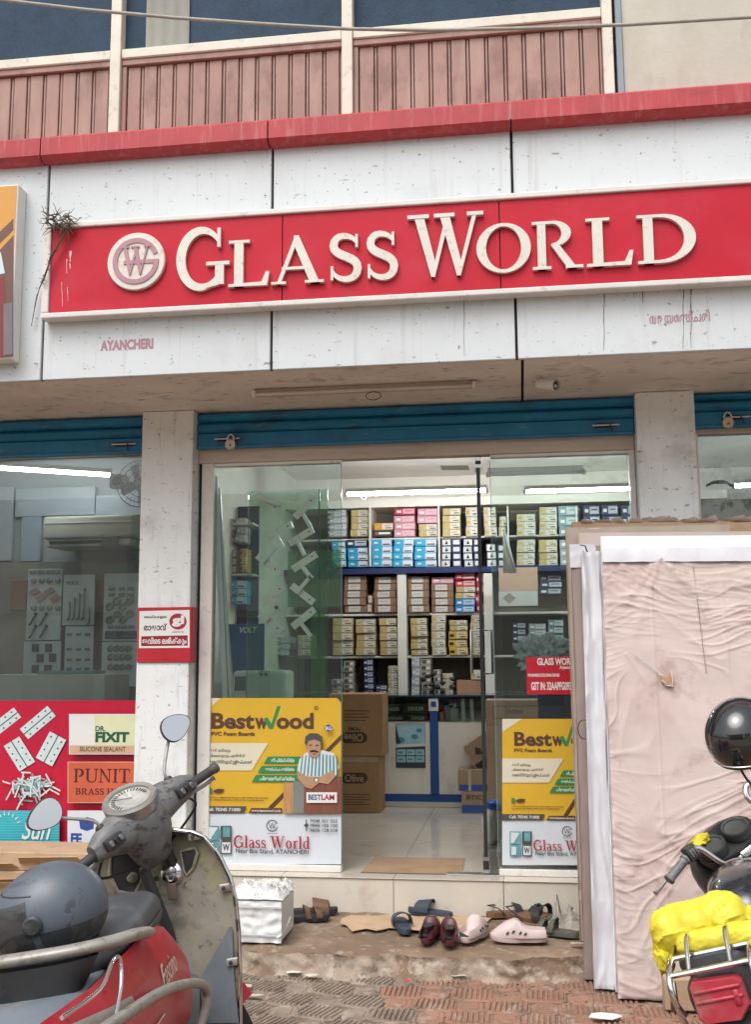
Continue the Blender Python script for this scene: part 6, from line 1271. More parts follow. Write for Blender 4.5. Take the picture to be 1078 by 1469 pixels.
# lower right blue grey cover, clips, pockets, ignition, hook
def onap(y, z, e): w_ = apw(z); return Vector((apx(-y/w_, z)-e, y, z))
sp_(MB().grid(8, 10, lambda u, v: onap(-(.235-(.02+.14*max(0, .62-v))*(1-u)*1.1-.004*v) if 0 else -(.10+.13*u if v < .45 else (.10+.135*((v-.45)/.55))+(.13-.12*((v-.45)/.55))*u), .26+.31*v, .012)), 'lower_cover', m_bluegry)
for z in (.885, .70, .455):
    c_ = onap(-apw(z)+.012, z, .008); k_ = sp_(MB().rbox(c_.x-.006, c_.x+.006, c_.y-.022, c_.y+.028, c_.z-.014, c_.z+.014, .005, 2), 'trim_clip', m_rail); sp_(MB().lathe([(.007,0),(.007,.004),(0,.005)], c_+Vector((-.006,.012,0)), (-1,0,0), 10), 'screw', m_dkpl, k_)
mb = MB(); pk = [onap(y, z, .006) for y, z in ((-.088,.835),(-.145,.842),(-.150,.825),(-.128,.775),(-.100,.752),(-.090,.770))]; sp_(mb.prism(pk, (.012,0,0)), 'right_pocket', m_dkpl, sm=None); sp_(MB().tube(pk, .006, 6, closed=True), 'pocket_lip', m_apron)
sp_(MB().prism([onap(y, z, .006) for y, z in ((.055,.86),(.15,.865),(.165,.80),(.145,.735),(.09,.715),(.06,.76))], (.02,0,0)), 'left_pocket', m_dkpl, sm=None); sp_(MB().tube([onap(y, z, .008) for y, z in ((.055,.86),(.15,.865),(.165,.80),(.145,.735),(.09,.715),(.06,.76))], .008, 6, closed=True), 'pocket_lip', m_apron)
hk = onap(.088, .773, .004); sp_(MB().lathe([(.016,0),(.018,.012),(.012,.02),(.013,.045),(.008,.05)], hk, (-1,0,.1), 14), 'bag_hook', m_apron)
ig = onap(-.046, .768, .004); o_ = sp_(MB().lathe([(.038,0),(.036,.012),(.022,.016),(.020,.024),(0,.026)], ig, (-1,0,.15), 22), 'ignition_lock', m_chrome); sp_(MB().lathe([(.05,-.006),(.044,.006),(.036,.010)], ig, (-1,0,.15), 22, cap=False), 'lock_surround', m_apron, o_)
sp_(MB().tube([ig+Vector((-.026,.01*math.cos(R(a)),-.012+.012*math.sin(R(a)))) for a in range(0, 360, 30)], .0022, 5, closed=True), 'key_ring', m_silver, o_); sp_(MB().rbox(ig.x-.038, ig.x-.032, ig.y-.018, ig.y+.016, ig.z-.085, ig.z-.03, .006, 2), 'key_fob', M('brown_fob', (.13,.09,.075), .5, var=.2), o_)
for y, z in ((.012,.755),(-.093,.72)): c_ = onap(y, z, .002); sp_(MB().lathe([(.009,0),(.009,.003),(.005,.001),(0,.001)], c_, (-1,0,0), 12), 'screw_hole', m_dkpl)
sp_(MB().grid(6, 5, lambda u, v: (1.085-.34*(1-v)**2*1.0, (.09-.18*u)*(1+.4*(1-v)), .25+.20*v)), 'tunnel', m_dkpl)
# --- seat and body
SEAT = [(.765,.700,.045,.030),(.745,.715,.072,.050),(.69,.728,.094,.064),(.60,.742,.108,.066),(.45,.750,.128,.066),(.28,.756,.138,.062),(.10,.765,.142,.056),(-.02,.768,.125,.050),(-.08,.768,.095,.04),(-.10,.766,.05,.02)]
sp_(MB().loft([ellring((x,0,z), (0,w_,0), (0,0,h), 24, .72) for x, z, w_, h in SEAT]), 'seat', m_dseat, sm=60)
sp_(MB().tube(smooth_path([(.74,.075,.722),(.60,.112,.735),(.28,.146,.752),(.05,.15,.776)]), .004, 5), 'seat_piping', m_dkpl); sp_(MB().tube(smooth_path([(.74,-.075,.722),(.60,-.112,.735),(.28,-.146,.752),(.05,-.15,.776)]), .004, 5), 'seat_piping', m_dkpl)
sp_(MB().loft([[(x, y*w_, z) for y, z in ((-1,z0),(-1,z1),(1,z1),(1,z0))] for x, w_, z0, z1 in ((.70,.075,.25,.68),(.60,.10,.30,.70),(.3,.12,.36,.72))]), 'under_seat_panel', m_grypl)
def top_z(x): return .752-.02*max(0,(x-.15)/.3)**1.5*1.5 if x < .5 else .715-.55*(x-.5)
def panel(s):
    def f(u, v):
        x0 = -.50; xf = .665+(.13*max(0, .5-v)*2)**1.0 - (.10*max(0, v-.75)*4 if v > .75 else 0)
        x = x0+(xf-x0)*u; zt_ = .756 if x < .25 else .756-.42*max(0, x-.25)**1.6; zb_ = .34+.06*(1-u)*2
        z = zb_+(zt_-zb_)*v; bul = math.sin(math.pi*min(1, .12+.88*(1-v)))**.7
        y = .105+.088*bul*(.35+.65*math.sin(math.pi*min(1, .25+.75*u)*.62+.2))
        y -= .03*max(0, (u-.9)/.1)**2+.045*max(0, (.25-u)/.25)
        return (x, s*y, z)
    return f
for s in (-1, 1): o_ = sp_(MB().grid(44, 24, panel(s)), 'side_panel', m_redp, sm=70)
rp = panel(-1)
# script lettering and silver accents on the right side
v_, f_ = text_mesh('Fascino', .004, .45); mb = MB()
def onp(u, v, e=.004):
    p = Vector(rp(u, v)); return p+Vector((0,-e,0))
mb.add([onp(.61+.16*a, .60+.16*b+.06*a, .005) for a, b in v_], f_); sp_(mb, 'lettering', M('cream_badge', (.62,.58,.50), .4, .3, var=.1), sm=None)
sp_(MB().grid(16, 3, lambda u, v: onp(.10+.28*u, .90-.30*u*0-.22*v*(1-.7*u)-.12*u, .006)), 'silver_accent', M('silver_paint', (.48,.46,.42), .35, .6, var=.15, vs_=14), sm=60)
sp_(MB().grid(10, 2, lambda u, v: onp(.50+.09*u, .42+.02*v+.02*u, .004)), 'side_badge', m_chrome, sm=60)
# tail deck behind the seat, tail light, fender
sp_(MB().loft([ellring((x,0,z), (0,w_,0), (0,0,h), 20, .6) for x, z, w_, h in ((.05,.735,.115,.018),(-.1,.730,.118,.022),(-.3,.715,.108,.022),(-.44,.690,.088,.022),(-.52,.66,.06,.02))]), 'tail_deck', m_bluegry, sm=60)
sp_(MB().loft([ellring((x,0,z), (0,w_,0), (0,0,h), 16, .7) for x, z, w_, h in ((-.45,.60,.10,.07),(-.53,.59,.09,.06),(-.56,.58,.06,.04))]), 'tail_light', M('red_lens', (.35,.01,.012), .15, var=.05))
sp_(MB().grid(8, 8, lambda u, v: (-.45-.18*v, .075-.15*u, .52-.22*v)), 'rear_fender', m_dkpl)
# grab rail, chrome side guards
sp_(MB().tube(smooth_path([(.20,-.165,.765),(.10,-.188,.786),(-.03,-.195,.812),(-.13,-.175,.826),(-.19,-.10,.832),(-.205,0,.834),(-.19,.10,.832),(-.13,.175,.826),(-.03,.195,.812),(.10,.188,.786),(.20,.165,.765)]), .028, 12, flat=.55), 'grab_rail', m_rail, sm=60)
sp_(MB().loft([ellring((x,0,z), (.05,0,0), (0,w_,0), 20, .7) for x, z, w_ in ((-.16,.735,.10),(-.165,.77,.125),(-.17,.812,.15))]), 'rail_mount', m_dkpl, sm=50)
sp_(MB().tube(smooth_path([(-.52,-.20,.72),(-.33,-.232,.708),(-.03,-.238,.665),(.185,-.24,.622),(.40,-.24,.565),(.55,-.232,.507),(.565,-.225,.46),(.55,-.20,.40)]), .0135, 10), 'side_guard', m_rail, sm=60)
sp_(MB().tube(smooth_path([(-.60,-.20,.80),(-.44,-.228,.80),(-.32,-.226,.824),(-.25,-.222,.812),(-.262,-.222,.76),(-.34,-.224,.712)]), .0048, 8), 'guard_wire', m_chrome, sm=60)
# --- handlebar cowl and controls (turned with the front wheel)
hb = [( .225,.945,.985,.026,.028),(.19,.948,.988,.040,.044),(.13,.968,.990,.060,.058),(.07,.992,.985,.082,.070),(0,1.00,.980,.092,.078),(-.07,.992,.985,.082,.070),(-.13,.968,.990,.060,.058),(-.19,.948,.988,.040,.044),(-.225,.945,.985,.026,.028)]
o_h = sp_(MB().loft([ellring((x,y,z), (a,0,0), (0,0,b), 22, .8) for y, x, z, a, b in hb]), 'handlebar_cowl', m_grypl, st=True, sm=60)
sp_(MB().loft([ellring((x,0,z), (a,0,0), (0,b,0), 22, .8) for x, z, a, b in ((.985,.985,.088,.105),(.985,.94,.082,.098),(.990,.90,.072,.085),(1.005,.86,.058,.070),(1.02,.815,.045,.052))]), 'steering_neck', m_grypl, st=True, sm=60)
sp_(MB().loft([ellring((x,0,z), (0,a,0), (0,0,b), 18, .8) for x, z, a, b in ((1.04,.975,.10,.07),(1.09,.965,.085,.065),(1.115,.955,.06,.05))]), 'headlight', m_redp, st=True, sm=60)
cn = Vector((-.42, 0, .9)).normalized(); cc_ = Vector((.968, .004, 1.058))
def rl(prof, nm, mat, par=None, e=.86): return sp_(MB().lathe(prof, cc_, cn, 36, sx=1.0, xdir=(0,1,0)).xf(Matrix.Identity(4)), nm, mat, par, st=True, sm=40)
rg = rl([(.090,-.045),(.096,.004),(.090,.012),(.074,.010),(.072,.004),(.072,-.01)], 'dial_bezel', M('satin_bezel', (.40,.39,.37), .3, .7, var=.12)); rl([(.073,.002),(.0,.002)], 'dial_face', m_dial, rg)
mk = MB()
for k in range(21): a = R(200-k*11); d = Vector((math.cos(a), math.sin(a))); yv = Vector((0,1,0)); xv = cn.cross(yv); q = cc_+cn*.004; mk.obox(q+(yv*d.x-xv*d.y)*.058, (yv*d.x-xv*d.y)*.007, (yv*d.y+xv*d.x)*.0014, cn*.0006)
mk.obox(cc_+cn*.0045+Vector((0,.02,.01)), Vector((0,.03,.012)), cn*.0006, cn.cross(Vector((0,.03,.012))).normalized()*.0016); sp_(mk, 'dial_marks', m_ink, rg, st=True, sm=None); 
for s in (1, -1):
    ax_ = lambda y, x=.945, z=.985: Vector((x, s*y, z))
    g_ = sp_(MB().lathe([(.017,.215),(.021,.22),(.021,.228),(.0165,.232)]+[(.0165+.0012*(k % 2), .236+k*.006) for k in range(15)]+[(.020,.330),(.020,.342),(.012,.346)], (.945,0,.985), (0,s,-.03), 16), 'grip', m_dkpl, st=True)
    sp_(MB().tube(smooth_path([ax_(.19,.955,.955), ax_(.225,.975,.948), ax_(.28,.978,.942), ax_(.325,.966,.944)]), [.008]*18+[.011], 8), 'brake_lever', m_rail, st=True)
    sb = sp_(MB().rbox(.885, .915, min(s*.125, s*.195), max(s*.125, s*.195), .965, 1.005, .006, 2), 'switch_box', m_dkpl, st=True)
    for k in range(3): sp_(MB().rbox(.877, .886, min(s*(.132+.02*k), s*(.147+.02*k)), max(s*(.132+.02*k), s*(.147+.02*k)), .975, .997, .003), 'switch', m_grypl if k != 1 else m_black, sb, st=True)
    sp_(MB().tube(smooth_path([ax_(.19,.97,.95), ax_(.22,.99,.90), ax_(.13,1.01,.86), ax_(.06,1.03,.84)]), .005, 6), 'brake_cable', m_black, st=True)
    # mirror
    mc_ = Vector((.965, s*.285, 1.178)); mn = Vector((-1, 0, .10 if s < 0 else -.10)).normalized()
    base_ = Vector((.955, s*.15, 1.035)); sp_(MB().tube(smooth_path([base_, base_+Vector((.005, s*.012, .04)), mc_+Vector((.022, -s*.040, -.034)), mc_+Vector((.018, -s*.015, -.012))]), .0058, 8), 'mirror_stem', m_rail, st=True)
    sp_(MB().lathe([(.016,0),(.016,.022),(.010,.028)], base_-Vector((0,0,.012)), (0,s*.2,1), 12), 'mirror_boot', m_dkpl, st=True)
    t1 = Vector((0,1,0)); t2 = mn.cross(t1)
    if t2.z < 0: t2 = -t2
    def outl(k, e): return [mc_+t1*s*((.062*math.cos(a)*(1.15 if math.cos(a) > 0 else .95))*k)+t2*(.047*math.sin(a)*k*(1-.22*math.cos(a)))+mn*e for a in [i*2*math.pi/26 for i in range(26)]]
    sh_ = sp_(MB().loft([outl(.35,-.032), outl(.8,-.022), outl(1.0,-.004), outl(1.0,.003), outl(.95,.004)]), 'mirror_shell', m_dkpl, st=True, sm=50); sp_(MB().loft([outl(.94,.0042), outl(.94,.0052)]), 'mirror_face', m_mir, sh_, st=True, sm=None)

# ---- grey full-face helmet on the scooter seat
def helmet(name, label, M4, shell, trim, visor=True, openf=False):
    t = thing(name, label, 'helmet', M4.to_translation(), M4.to_3x3().to_4x4())
    def hp(a, b, k=1.0):                   # a azimuth (0 = face), b elevation
        d = Vector((math.cos(b)*math.cos(a), math.cos(b)*math.sin(a), math.sin(b)))
        r_ = Vector((.150*d.x*(1.04 if d.x > 0 else 1.0), .122*d.y, .132*d.z)); 
        if d.z < 0: r_.z *= .96; r_.x += .012*max(0, d.x)*(-d.z)*(0 if openf else 1)
        return r_*k
    zc_ = R(-46); N = 56
    face = R(62)
    def shell_pt(u, v): a = math.pi*2*u-math.pi; return hp(a, zc_+(math.pi/2-zc_)*v)
    mb = MB(); nv = 34
    pts = {}
    for j in range(nv+1):
        for i in range(N): pts[i, j] = shell_pt(i/N, j/nv)
    ids = {k: n for n, k in enumerate(pts)}; faces = []
    for j in range(nv):
        for i in range(N):
            a = 2*math.pi*(i+.5)/N-math.pi; b = zc_+(math.pi/2-zc_)*(j+.5)/nv
            if visor and abs(a) < face and R(-16) < b < R(30) and not openf: continue
            if openf and abs(a) < R(66) and b < R(24): continue
            faces.append((ids[i,j], ids[(i+1) % N,j], ids[(i+1) % N,j+1], ids[i,j+1]))
    mb.add(list(pts.values()), faces); sh = build(mb, 'shell', shell, t, world=False, smooth=60)
    build(MB().loft([[hp(2*math.pi*i/N, b, k) for i in range(N)] for b, k in ((zc_, 1.012), (zc_+R(5), 1.012), (zc_+R(6), .99), (zc_-R(3), .93))], cap=False), 'rim_trim', trim, t, world=False, smooth=60)
    build(MB().loft([[hp(2*math.pi*i/24, b, .90) for i in range(24)] for b in [zc_+(R(89)-zc_)*k/10 for k in range(11)]], cap=False), 'lining', m_black, t, world=False, smooth=60)
    if not openf:
        build(MB().grid(30, 12, lambda u, v: hp((2*u-1)*R(68), R(-19)+R(53)*v, 1.015)), 'visor', glass('smoke_visor', (.34,.36,.38), 1.0, haze=.12, hazecol=(.3,.3,.3)), t, world=False, smooth=60)
        for s in (-1, 1): build(MB().lathe([(.026,0),(.026,.005),(.020,.009),(0,.010)], hp(s*R(72), R(6), 1.015), (.3, s, .05), 18), 'visor_hinge', trim, t, world=False)
        vt_ = build(MB().grid(10, 4, lambda u, v: hp((2*u-1)*R(24), R(-36)+R(13)*v, 1.03)), 'chin_vent', trim, t, world=False, smooth=60)
        for k in range(5): build(MB().tube([hp((2*q/8-1)*R(21), R(-34.5)+R(2.4)*k, 1.036) for q in range(9)], .0016, 5), 'vent_slat', m_grypl, vt_, world=False)
        build(MB().tube([hp(R(a), R(48)-R(10)*abs(a/75)**2, 1.004) for a in range(-75, 76, 6)], .0022, 5), 'crease', trim, t, world=False)
        build(MB().grid(30, 6, lambda u, v: hp(R(75)+R(210)*u, zc_+R(7)+R(34)*v*(1-.45*math.sin(math.pi*u)), 1.006)), 'lower_band', trim, t, world=False, smooth=60)
    else:
        build(MB().tube([hp(a, R(24), 1.0) for a in [R(-66)+R(132)*k/16 for k in range(17)]], .006, 6), 'face_trim', trim, t, world=False); 
        build(MB().grid(24, 6, lambda u, v: hp((2*u-1)*R(58), R(27)+R(9)*v, 1.012)+Vector((.035*(1-v)*math.cos((2*u-1)*1.2), 0, -.004*(1-v)))), 'peak', trim, t, world=False, smooth=60)
        build(MB().tube([hp(R(180), zc_+R(2), 1.014)*1 if 0 else hp(R(100)+R(160)*k/20, zc_+R(9), 1.006) for k in range(21)], .003, 5), 'pinstripe', m_silver, t, world=False)
    return t
m_helm = M('matte_blue_grey_shell', (.085,.105,.13), .38, var=.08, vs_=8, layers=[((.02,.02,.022), 24, (1,1,1), .64, .72, .6), ((.16,.17,.18), 6, (1,1,1), .55, .8, .3)])
m_helmd = M('scuffed_black_shell', (.035,.038,.042), .5, var=.2, vs_=20, layers=[((.11,.11,.115), 22, (1,1,1), .58, .72, .6)])
hc = sct.matrix_world @ Vector((.02, .015, .885))
helmet('full_face_helmet', 'grey full-face helmet resting on the scooter seat', Matrix.Translation(hc) @ Matrix.Rotation(R(206), 4, 'Z') @ Matrix.Rotation(R(20), 4, 'Y') @ Matrix.Diagonal((.94,.94,.94,1)), m_helm, m_helmd)

# ================================================================== motorcycle
m_tank = M('black_tank_paint', (.020,.024,.030), .22, var=.15, vs_=8, coat=.6, layers=[((.09,.095,.10), 7, (1,1,1), .52, .8, .5)])
m_chr2 = M('bike_chrome', (.70,.69,.68), .16, 1.0, var=.08, layers=[((.34,.29,.24), 24, (1,1,1), .58, .74, .6)])
MRT = Matrix.Rotation(R(73.4), 4, 'Z') @ Matrix.Rotation(R(-17.1), 4, 'X')
mot = thing('motorcycle', 'black motorcycle cut by the right edge, with chrome rear rack and red tail light', 'motorcycle', (.862, -2.624, -.036), MRT)
MM = steer_matrix((.95, 0, .9), 39.3)
def mp_(mb, nm, mat, par=None, st=False, sm=45):
    if st: mb.xf(MM)
    return build(mb, nm, mat, par or mot, world=False, smooth=sm)
wheel(mot, (.0, 0, .36), .29, .085); wheel(mot, (1.22, 0, .36), .29, .08, MM)
mp_(MB().loft([ellring((x,0,z), (0,w_,0), (0,0,h), 24, .8) for x, z, w_, h in ((.30,.770,.07,.05),(.36,.785,.095,.075),(.46,.80,.118,.098),(.60,.805,.132,.108),(.74,.80,.13,.102),(.84,.785,.108,.085),(.90,.765,.07,.05))]), 'fuel_tank', m_tank, sm=70)
mp_(MB().lathe([(.034,0),(.034,.012),(.026,.018),(0,.02)], (.62,0,.905), (0,0,1), 20), 'filler_cap', m_chr2)
mp_(MB().loft([ellring((x,0,z), (0,w_,0), (0,0,h), 20, .7) for x, z, w_, h in ((.36,.755,.08,.035),(.25,.765,.11,.045),(.05,.77,.125,.05),(-.15,.785,.13,.055),(-.32,.795,.11,.045),(-.38,.795,.07,.025))]), 'seat', m_dseat, sm=60)
mp_(MB().loft([ellring((x,0,z), (0,w_,0), (0,0,h), 20, .65) for x, z, w_, h in ((.3,.66,.10,.07),(.0,.68,.12,.07),(-.25,.705,.112,.068),(-.40,.718,.094,.066),(-.425,.720,.085,.060))]), 'tail_cowl', m_dkpl, sm=60)
tlm = M('red_tail_lens', (.40,.035,.055), .4, var=.12, vs_=24, layers=[((.42,.16,.15), 12, (1,1,1), .45, .70, .6), ((.22,.05,.045), 24, (1,1,1), .58, .72, .5)])
tl_ = mp_(MB().loft([[(x, y*k, .715+(z-.715)*k) for y, z in ((.062,.775),(-.062,.768),(-.074,.755),(-.074,.690),(-.040,.655),(.060,.660),(.074,.675),(.074,.760))] for x, k in ((-.415,1.02),(-.452,1.0),(-.460,.94))]), 'tail_light', tlm, sm=None)
for z in (.742, .715): mp_(MB().rbox(-.466, -.455, -.068, .066, z, z+.010, .003), 'lens_rib', tlm, tl_)
mp_(MB().rbox(-.466, -.455, -.058, -.040, .695, .738, .003), 'lens_block', tlm, tl_)
mp_(MB().grid(8, 8, lambda u, v: (-.40-.16*v, .07-.14*u, .66-.26*v-.03*v*v)), 'rear_mudguard', m_dkpl); mp_(MB().rbox(-.52,-.515,-.09,.09,.46,.60,.004), 'number_plate', M('yellowed_plate', (.55,.50,.42), .5, var=.1))
for s in (1, -1):
    mp_(MB().tube([(-.40, s*.10, .62), (-.42, s*.16, .62)], .008, 6), 'indicator_stem', m_dkpl); mp_(MB().lathe([(.012,-.03),(.026,-.015),(.028,.01),(.02,.026),(0,.03)], (-.42, s*.19, .62), (-1,0,0), 14), 'indicator', M('amber_lens', (.50,.12,.02), .25, var=.1))
    mp_(MB().tube([(.02, s*.12, .70), (.0, s*.115, .38)], .018, 10), 'rear_shock', m_chr2); mp_(MB().tube([(-.0, s*.08, .36), (.40, s*.08, .38)], .018, 8), 'swing_arm', m_dkpl)
    mp_(MB().tube(smooth_path([(.93, s*.08, .90),(1.05, s*.08, .68),(1.22, s*.08, .36)]), .019, 10), 'fork_leg', m_chr2, st=True)
    mp_(MB().tube([(.35, s*.06, .7), (.55, s*.07, .45), (.7, s*.05, .32)], .02, 8), 'frame_tube', m_dkpl)
mp_(MB().loft([ellring((x,0,z), (0,w_,0), (0,0,h), 16, .6) for x, z, w_, h in ((.30,.42,.09,.1),(.45,.44,.11,.14),(.6,.46,.10,.13),(.66,.46,.06,.08))]), 'engine', m_grypl); mp_(MB().lathe([(.02,0),(.04,.05),(.042,.5),(.03,.55)], (.42,-.14,.30), (-1,0,.12), 14), 'exhaust', m_chr2)
# chrome rack and grab bars
rk = [[(-.455,.112,.802),(-.455,-.112,.802)],[(-.36,.112,.826),(-.36,-.112,.826)],[(-.24,.118,.836),(-.24,-.118,.836)]]
for q in rk: mp_(MB().tube(q, .0085, 8), 'rack_bar', m_chr2)
for s in (1, -1):
    mp_(MB().tube(smooth_path([(-.44, s*.115, .69),(-.475, s*.12, .745),(-.455, s*.118, .80),(-.36, s*.118, .828),(-.2, s*.124, .838),(.0, s*.13, .80)]), .0095, 8), 'rack_side', m_chr2, sm=60)
    mp_(MB().tube(smooth_path([(-.445, s*.06, .802),(-.36, s*.058, .868),(-.30, s*.058, .872),(-.235, s*.058, .838)]), .007, 8), 'rack_hoop', m_chr2, sm=60)
mp_(MB().tube(smooth_path([(-.43, .118, .78),(-.445, .125, .72),(-.43, .12, .66),(-.41, .10, .60)]), .008, 8), 'grab_bar', m_chr2, sm=60)
mp_(MB().tube(smooth_path([(-.44,-.118,.80),(-.44,-.17,.775),(-.36,-.19,.77),(-.2,-.18,.775),(-.1,-.15,.77)]), .010, 8), 'grab_bar', m_chr2, sm=60)
# handlebar, gauges, cowl
bar = lambda s: smooth_path([(.90, s*.0, .905), (.89, s*.06, .900), (.885, s*.10, .904), (.883, s*.14, .930), (.882, s*.175, 1.01), (.885, s*.205, 1.034), (.875, s*.25, 1.025), (.87, s*.37, 1.002)], 6)
for s in (1, -1):
    mp_(MB().tube(bar(s), .0115, 10), 'handlebar', m_chr2, st=True, sm=60)
    d = Vector((-.005, s*.12, -.023)).normalized(); o1 = Vector((.873, s*.255, 1.024))
    mp_(MB().lathe([(.015,0),(.024,.004),(.024,.012),(.018,.016),(.0175,.105),(.022,.110),(.022,.120),(.010,.124)], o1, d, 16), 'grip', m_grypl if s > 0 else m_dkpl, st=True, sm=40)
    hs_ = mp_(MB().rbox(.845, .900, min(s*.205, s*.252), max(s*.205, s*.252), .998, 1.060, .008, 2), 'switch_housing', m_dkpl, st=True)
    for k in range(3): mp_(MB().rbox(.836, .846, min(s*(.210+.012*k), s*(.219+.012*k)), max(s*(.210+.012*k), s*(.219+.012*k)), 1.012, 1.045, .003), 'switch', m_grypl, hs_, st=True)
    mp_(MB().tube(smooth_path([(.91, s*.22, 1.02), (.945, s*.28, 1.01), (.94, s*.36, .992), (.92, s*.43, .984)]), [.007]*18+[.011], 8), 'lever', m_rail, st=True, sm=60)
    mp_(MB().tube(smooth_path([(.91, s*.21, 1.0), (.99, s*.17, .96), (1.0, s*.08, .86), (.96, s*.03, .78)]), .0055, 6), 'control_cable', m_black, st=True, sm=60)
mp_(MB().rbox(.875,.925,-.055,.055,.885,.918,.008,2), 'bar_clamp', m_chr2, st=True)
gn = Vector((-.55, 0, .84)).normalized()
gp = mp_(MB().loft([ellring(Vector((.955, .045, .962))+gn*e, Vector((0,.135*k,0)), gn.cross(Vector((0,1,0)))*.075*k, 24, .7) for e, k in ((-.05,.8),(-.01,1.0),(.006,.97))]), 'gauge_pod', m_dkpl, st=True, sm=50)
for y, z in ((.112, .970), (-.018, .970)):
    c_ = Vector((.945, y, z))+gn*.016; r_ = mp_(MB().lathe([(.058,-.02),(.060,.012),(.056,.020),(.046,.018),(.044,.008)], c_, gn, 28, cap=False), 'gauge_bezel', m_dkpl, gp, st=True, sm=40)
    mp_(MB().lathe([(.046,.006),(0,.006)], c_, gn, 28), 'gauge_face', M('faded_gauge_face', (.34,.32,.25), .5, var=.2, vs_=40), r_, st=True); mk = MB(); yv = Vector((0,1,0)); xv = gn.cross(yv)
    for k in range(15): a = R(210-k*17); q = c_+gn*.008; dd_ = yv*math.cos(a)-xv*math.sin(a)*1; mk.obox(q+dd_*.036, dd_*.005, gn.cross(dd_)*.0013, gn*.0005)
    mk.obox(c_+gn*.009+yv*.012, yv*.022, xv*.0014, gn*.0006); mp_(mk, 'gauge_marks', M('pale_marks', (.55,.52,.40), .5), r_, st=True, sm=None)
    mp_(MB().lathe([(.044,.014),(0,.015)], c_, gn, 28), 'gauge_glass', glass('dusty_cover', (.85,.85,.82), 1.0, haze=.10), r_, st=True)
mp_(MB().loft([ellring((x,.03,z), (0,w_,0), (0,0,h), 24, .8) for x, z, w_, h in ((.99,.92,.165,.115),(1.05,.90,.17,.135),(1.12,.87,.155,.13),(1.17,.85,.10,.10))]), 'headlight_cowl', m_dkpl, st=True, sm=60)
mp_(MB().lathe([(.09,0),(.085,.02),(0,.03)], (1.17,.03,.85), (1,0,-.1), 24), 'headlight_lens', glass('lamp_glass', (.9,.9,.9), 1.0, haze=.2), st=True)
mp_(MB().loft([[Vector((1.22,0,.36))+Vector((math.cos(R(a)),0,math.sin(R(a))))*(.315)+Vector((0,.05*(b-5)/5,-.012*abs((b-5)/5)**2)) for b in range(11)] for a in range(20, 161, 10)], closed=False, cap=False), 'front_mudguard', m_tank, st=True)
mp_(MB().tube(smooth_path([(.89,-.205,1.03),(.90,-.215,1.10),(.92,-.25,1.20)]), .006, 8), 'mirror_stem', m_black, st=True, sm=60); mp_(MB().loft([ellring((.925+e,-.27,1.22), (0,.05*k,0), (0,0,.035*k), 18) for e, k in ((.03,.4),(.012,.9),(0,1),(-.003,.95))]), 'mirror_shell', m_dkpl, st=True)
mp_(MB().tube(smooth_path([(.88,-.16,.98),(.90,-.13,1.055),(.91,-.165,1.095),(.90,-.21,1.06),(.885,-.23,1.03)]), .013, 10), 'guard_hoop', m_chr2, st=True, sm=60)
crm = crumple(MB(), (.985, .12, 1.02), .05, .05, .03, 31, .4, 3).xf(MM); mp_(crm, 'yellow_rag', M('yellow_cloth', (.55,.46,.03), .7, var=.1))
# yellow bundle tied on the rack
m_yb = M('yellow_plastic_bag', (.66,.57,.04), .5, var=.05, vs_=9, bump=.7, bs=13)
yb2 = thing('yellow_bundle', 'bright yellow plastic bundle tied on the motorcycle rack', 'bundle', mot.matrix_world @ Vector((-.24,.03,.84)), MRT)
def bund(c, ax, rad, seed):
    mb = MB(); ax = Vector(ax); n_, m_ = 90, 60; rings = []
    u0 = ax.normalized().orthogonal().normalized(); v0 = ax.normalized().cross(u0)
    for i in range(n_+1):
        s_ = i/n_*2-1; k = (1-abs(s_)**7)**.5*.92+.08; ring = []
        for j in range(m_):
            a = 2*math.pi*j/m_; w_ = 1+.10*_n.noise((s_*3+seed, math.cos(a)*1.6, math.sin(a)*1.6))+.025*_n.noise((s_*6, math.cos(a)*3+seed, math.sin(a)*3))+.05*math.sin(a*9+s_*5)*max(0, abs(s_)-.5)
            w_ += .10*max(0, 1-abs(_n.noise((s_*2.6+.8*math.cos(a), math.cos(a)*1.3, math.sin(a)*1.3+seed)))*2.6)**2*(.4+.9*abs(s_))-.03; ring.append(Vector(c)+ax*s_+(u0*math.copysign(abs(math.cos(a))**.85, math.cos(a))+v0*math.copysign(abs(math.sin(a))**.85, math.sin(a)))*rad*k*w_)
        rings.append(ring)
    return mb.loft(rings)
Mi_ = Matrix.Translation(-Vector((-.24,.03,.84)))
build(bund((-.215,.035,.880), (.01,.150,-.008), .068, 2).xf(Mi_), 'bundle', m_yb, yb2, world=False, smooth=35)
build(bund((-.31,-.03,.842), (.01,.135,.0), .036, 7).xf(Mi_), 'lower_fold', m_yb, yb2, world=False, smooth=35)
build(crumple(MB(), (-.23,.170,.81), .045, .03, .055, 12, .45, 3).xf(Mi_), 'loose_corner', m_yb, yb2, world=False, smooth=50); build(crumple(MB(), (-.20,-.13,.865), .05, .045, .035, 17, .4, 3).xf(Mi_), 'tied_end', m_yb, yb2, world=False, smooth=50)
# black open helmet hung over the right mirror
hq = P(1064, 1054, -2.06)
hm = helmet('open_face_helmet', 'glossy black helmet hung over the motorcycle mirror', Matrix.Translation(hq) @ Matrix.Rotation(R(60), 4, 'Z') @ Matrix.Rotation(R(-14), 4, 'Y') @ Matrix.Diagonal((1.06,1.06,1.06,1)), M('gloss_black_shell', (.010,.011,.013), .07, var=.0, coat=1.0), m_black, visor=False, openf=True)
build(MB().tube(smooth_path([hq+Vector((-.02,0,-.10)), hq+Vector((0,-.03,-.15)), hq+Vector((.04,-.01,-.20))]), .006, 6, flat=.4), 'chin_strap', m_black, hm)
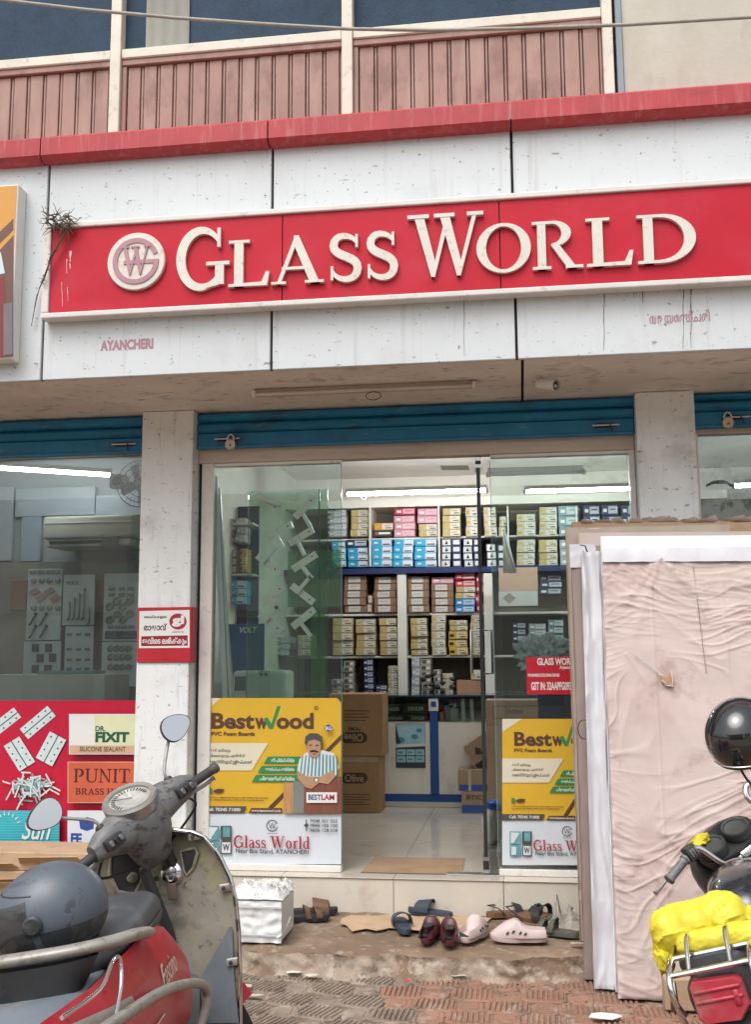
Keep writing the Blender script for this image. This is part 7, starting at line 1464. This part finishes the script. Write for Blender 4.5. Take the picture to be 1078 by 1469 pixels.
# small carton behind the motorcycle wheel
t, bx_ = wcarton('small_carton', 'small pale carton on the pavement behind the motorcycle rack', 955, 1405, 1040, 1475, -1.16, .10, m_cardpale, .05)
text_px('BOX', (962,1432,970,1455), -1.162, m_cdk, t, 0) if 0 else rect_px(963, 1425, 969, 1462, -1.162, m_cdk, t)
# ================================================================== across the street (seen only mirrored in glass, visor and mirrors)
ob = thing('opposite_building', 'pale two storey building across the street, seen mirrored in the shop glass', 'building', (-4, -24, 0))
m_ow = M('pale_opposite_wall', (.50,.47,.42), .8, var=.08, vs_=1)
build(MB().box(-16, 5, -30, -24, 0, 6.2), 'wall', m_ow, ob); build(MB().box(-16.6, 5.6, -30.5, -23.2, 6.21, 6.5), 'roof_slab', m_ow, ob); build(MB().box(-16.2, 5.2, -24.9, -22.9, 3.05, 3.3), 'canopy', m_ow, ob)
for k in range(7):
    x = -15+k*2.9
    build(MB().box(x, x+2.2, -23.99, -23.94, .3, 2.9), 'shopfront', M('dark_shopfront', (.05,.05,.055), .3, var=.2), ob); build(MB().box(x+.3, x+1.7, -23.99, -23.95, 4.0, 5.5), 'window', m_upglass, ob)
m_leaf = M('tree_foliage', (.055,.095,.035), .7, var=.35, vs_=2); m_bark = M('tree_bark', (.12,.09,.065), .9, var=.2)
rt_ = random.Random(21)
for i, (x, y, h, w_) in enumerate(((8.5,-22,7.5,3.0),(13.5,-25,9.0,3.8),(-20,-24,8.5,3.6),(4.5,-33,10.5,3.6))):
    t = thing('roadside_tree', ('broad leafy tree right of the opposite building', 'tallest leafy tree at the far right across the street', 'leafy tree left of the opposite building', 'tall tree rising behind the opposite building')[i]+', seen mirrored', 'tree', (x, y, 0))
    mb = MB().tube([(x, y, -.1), (x+.1, y, h*.3), (x-.1, y+.1, h*.55), (x, y, h*.75)], [.24,.19,.13,.06], 8)
    for k in range(7):
        a = rt_.uniform(0, 6.28); z = h*rt_.uniform(.35,.6); mb.tube([(x, y, z), (x+math.cos(a)*w_*.35, y+math.sin(a)*w_*.35, z+h*.12), (x+math.cos(a)*w_*.65, y+math.sin(a)*w_*.65, z+h*.2)], [.08,.05,.02], 6)
    build(mb, 'trunk', m_bark, t); mb = MB(); cl = [(Vector((x+rt_.gauss(0, w_*.42), y+rt_.gauss(0, w_*.42), h*.68+rt_.gauss(0, h*.13))), rt_.uniform(.5, 1.1)) for _ in range(26)]
    for c, r_ in cl:
        for k in range(75):
            d = Vector((rt_.gauss(0,1), rt_.gauss(0,1), rt_.gauss(0,1))).normalized(); p = c+d*r_*rt_.uniform(.5,1.05); u = Vector((rt_.gauss(0,1), rt_.gauss(0,1), rt_.gauss(0,1))).normalized(); v = u.orthogonal().normalized(); s_ = rt_.uniform(.10,.2)
            mb.add([p-u*s_, p+v*s_*.5, p+u*s_, p-v*s_*.5], [(0,1,2,3)])
    build(mb, 'crown', m_leaf, t)
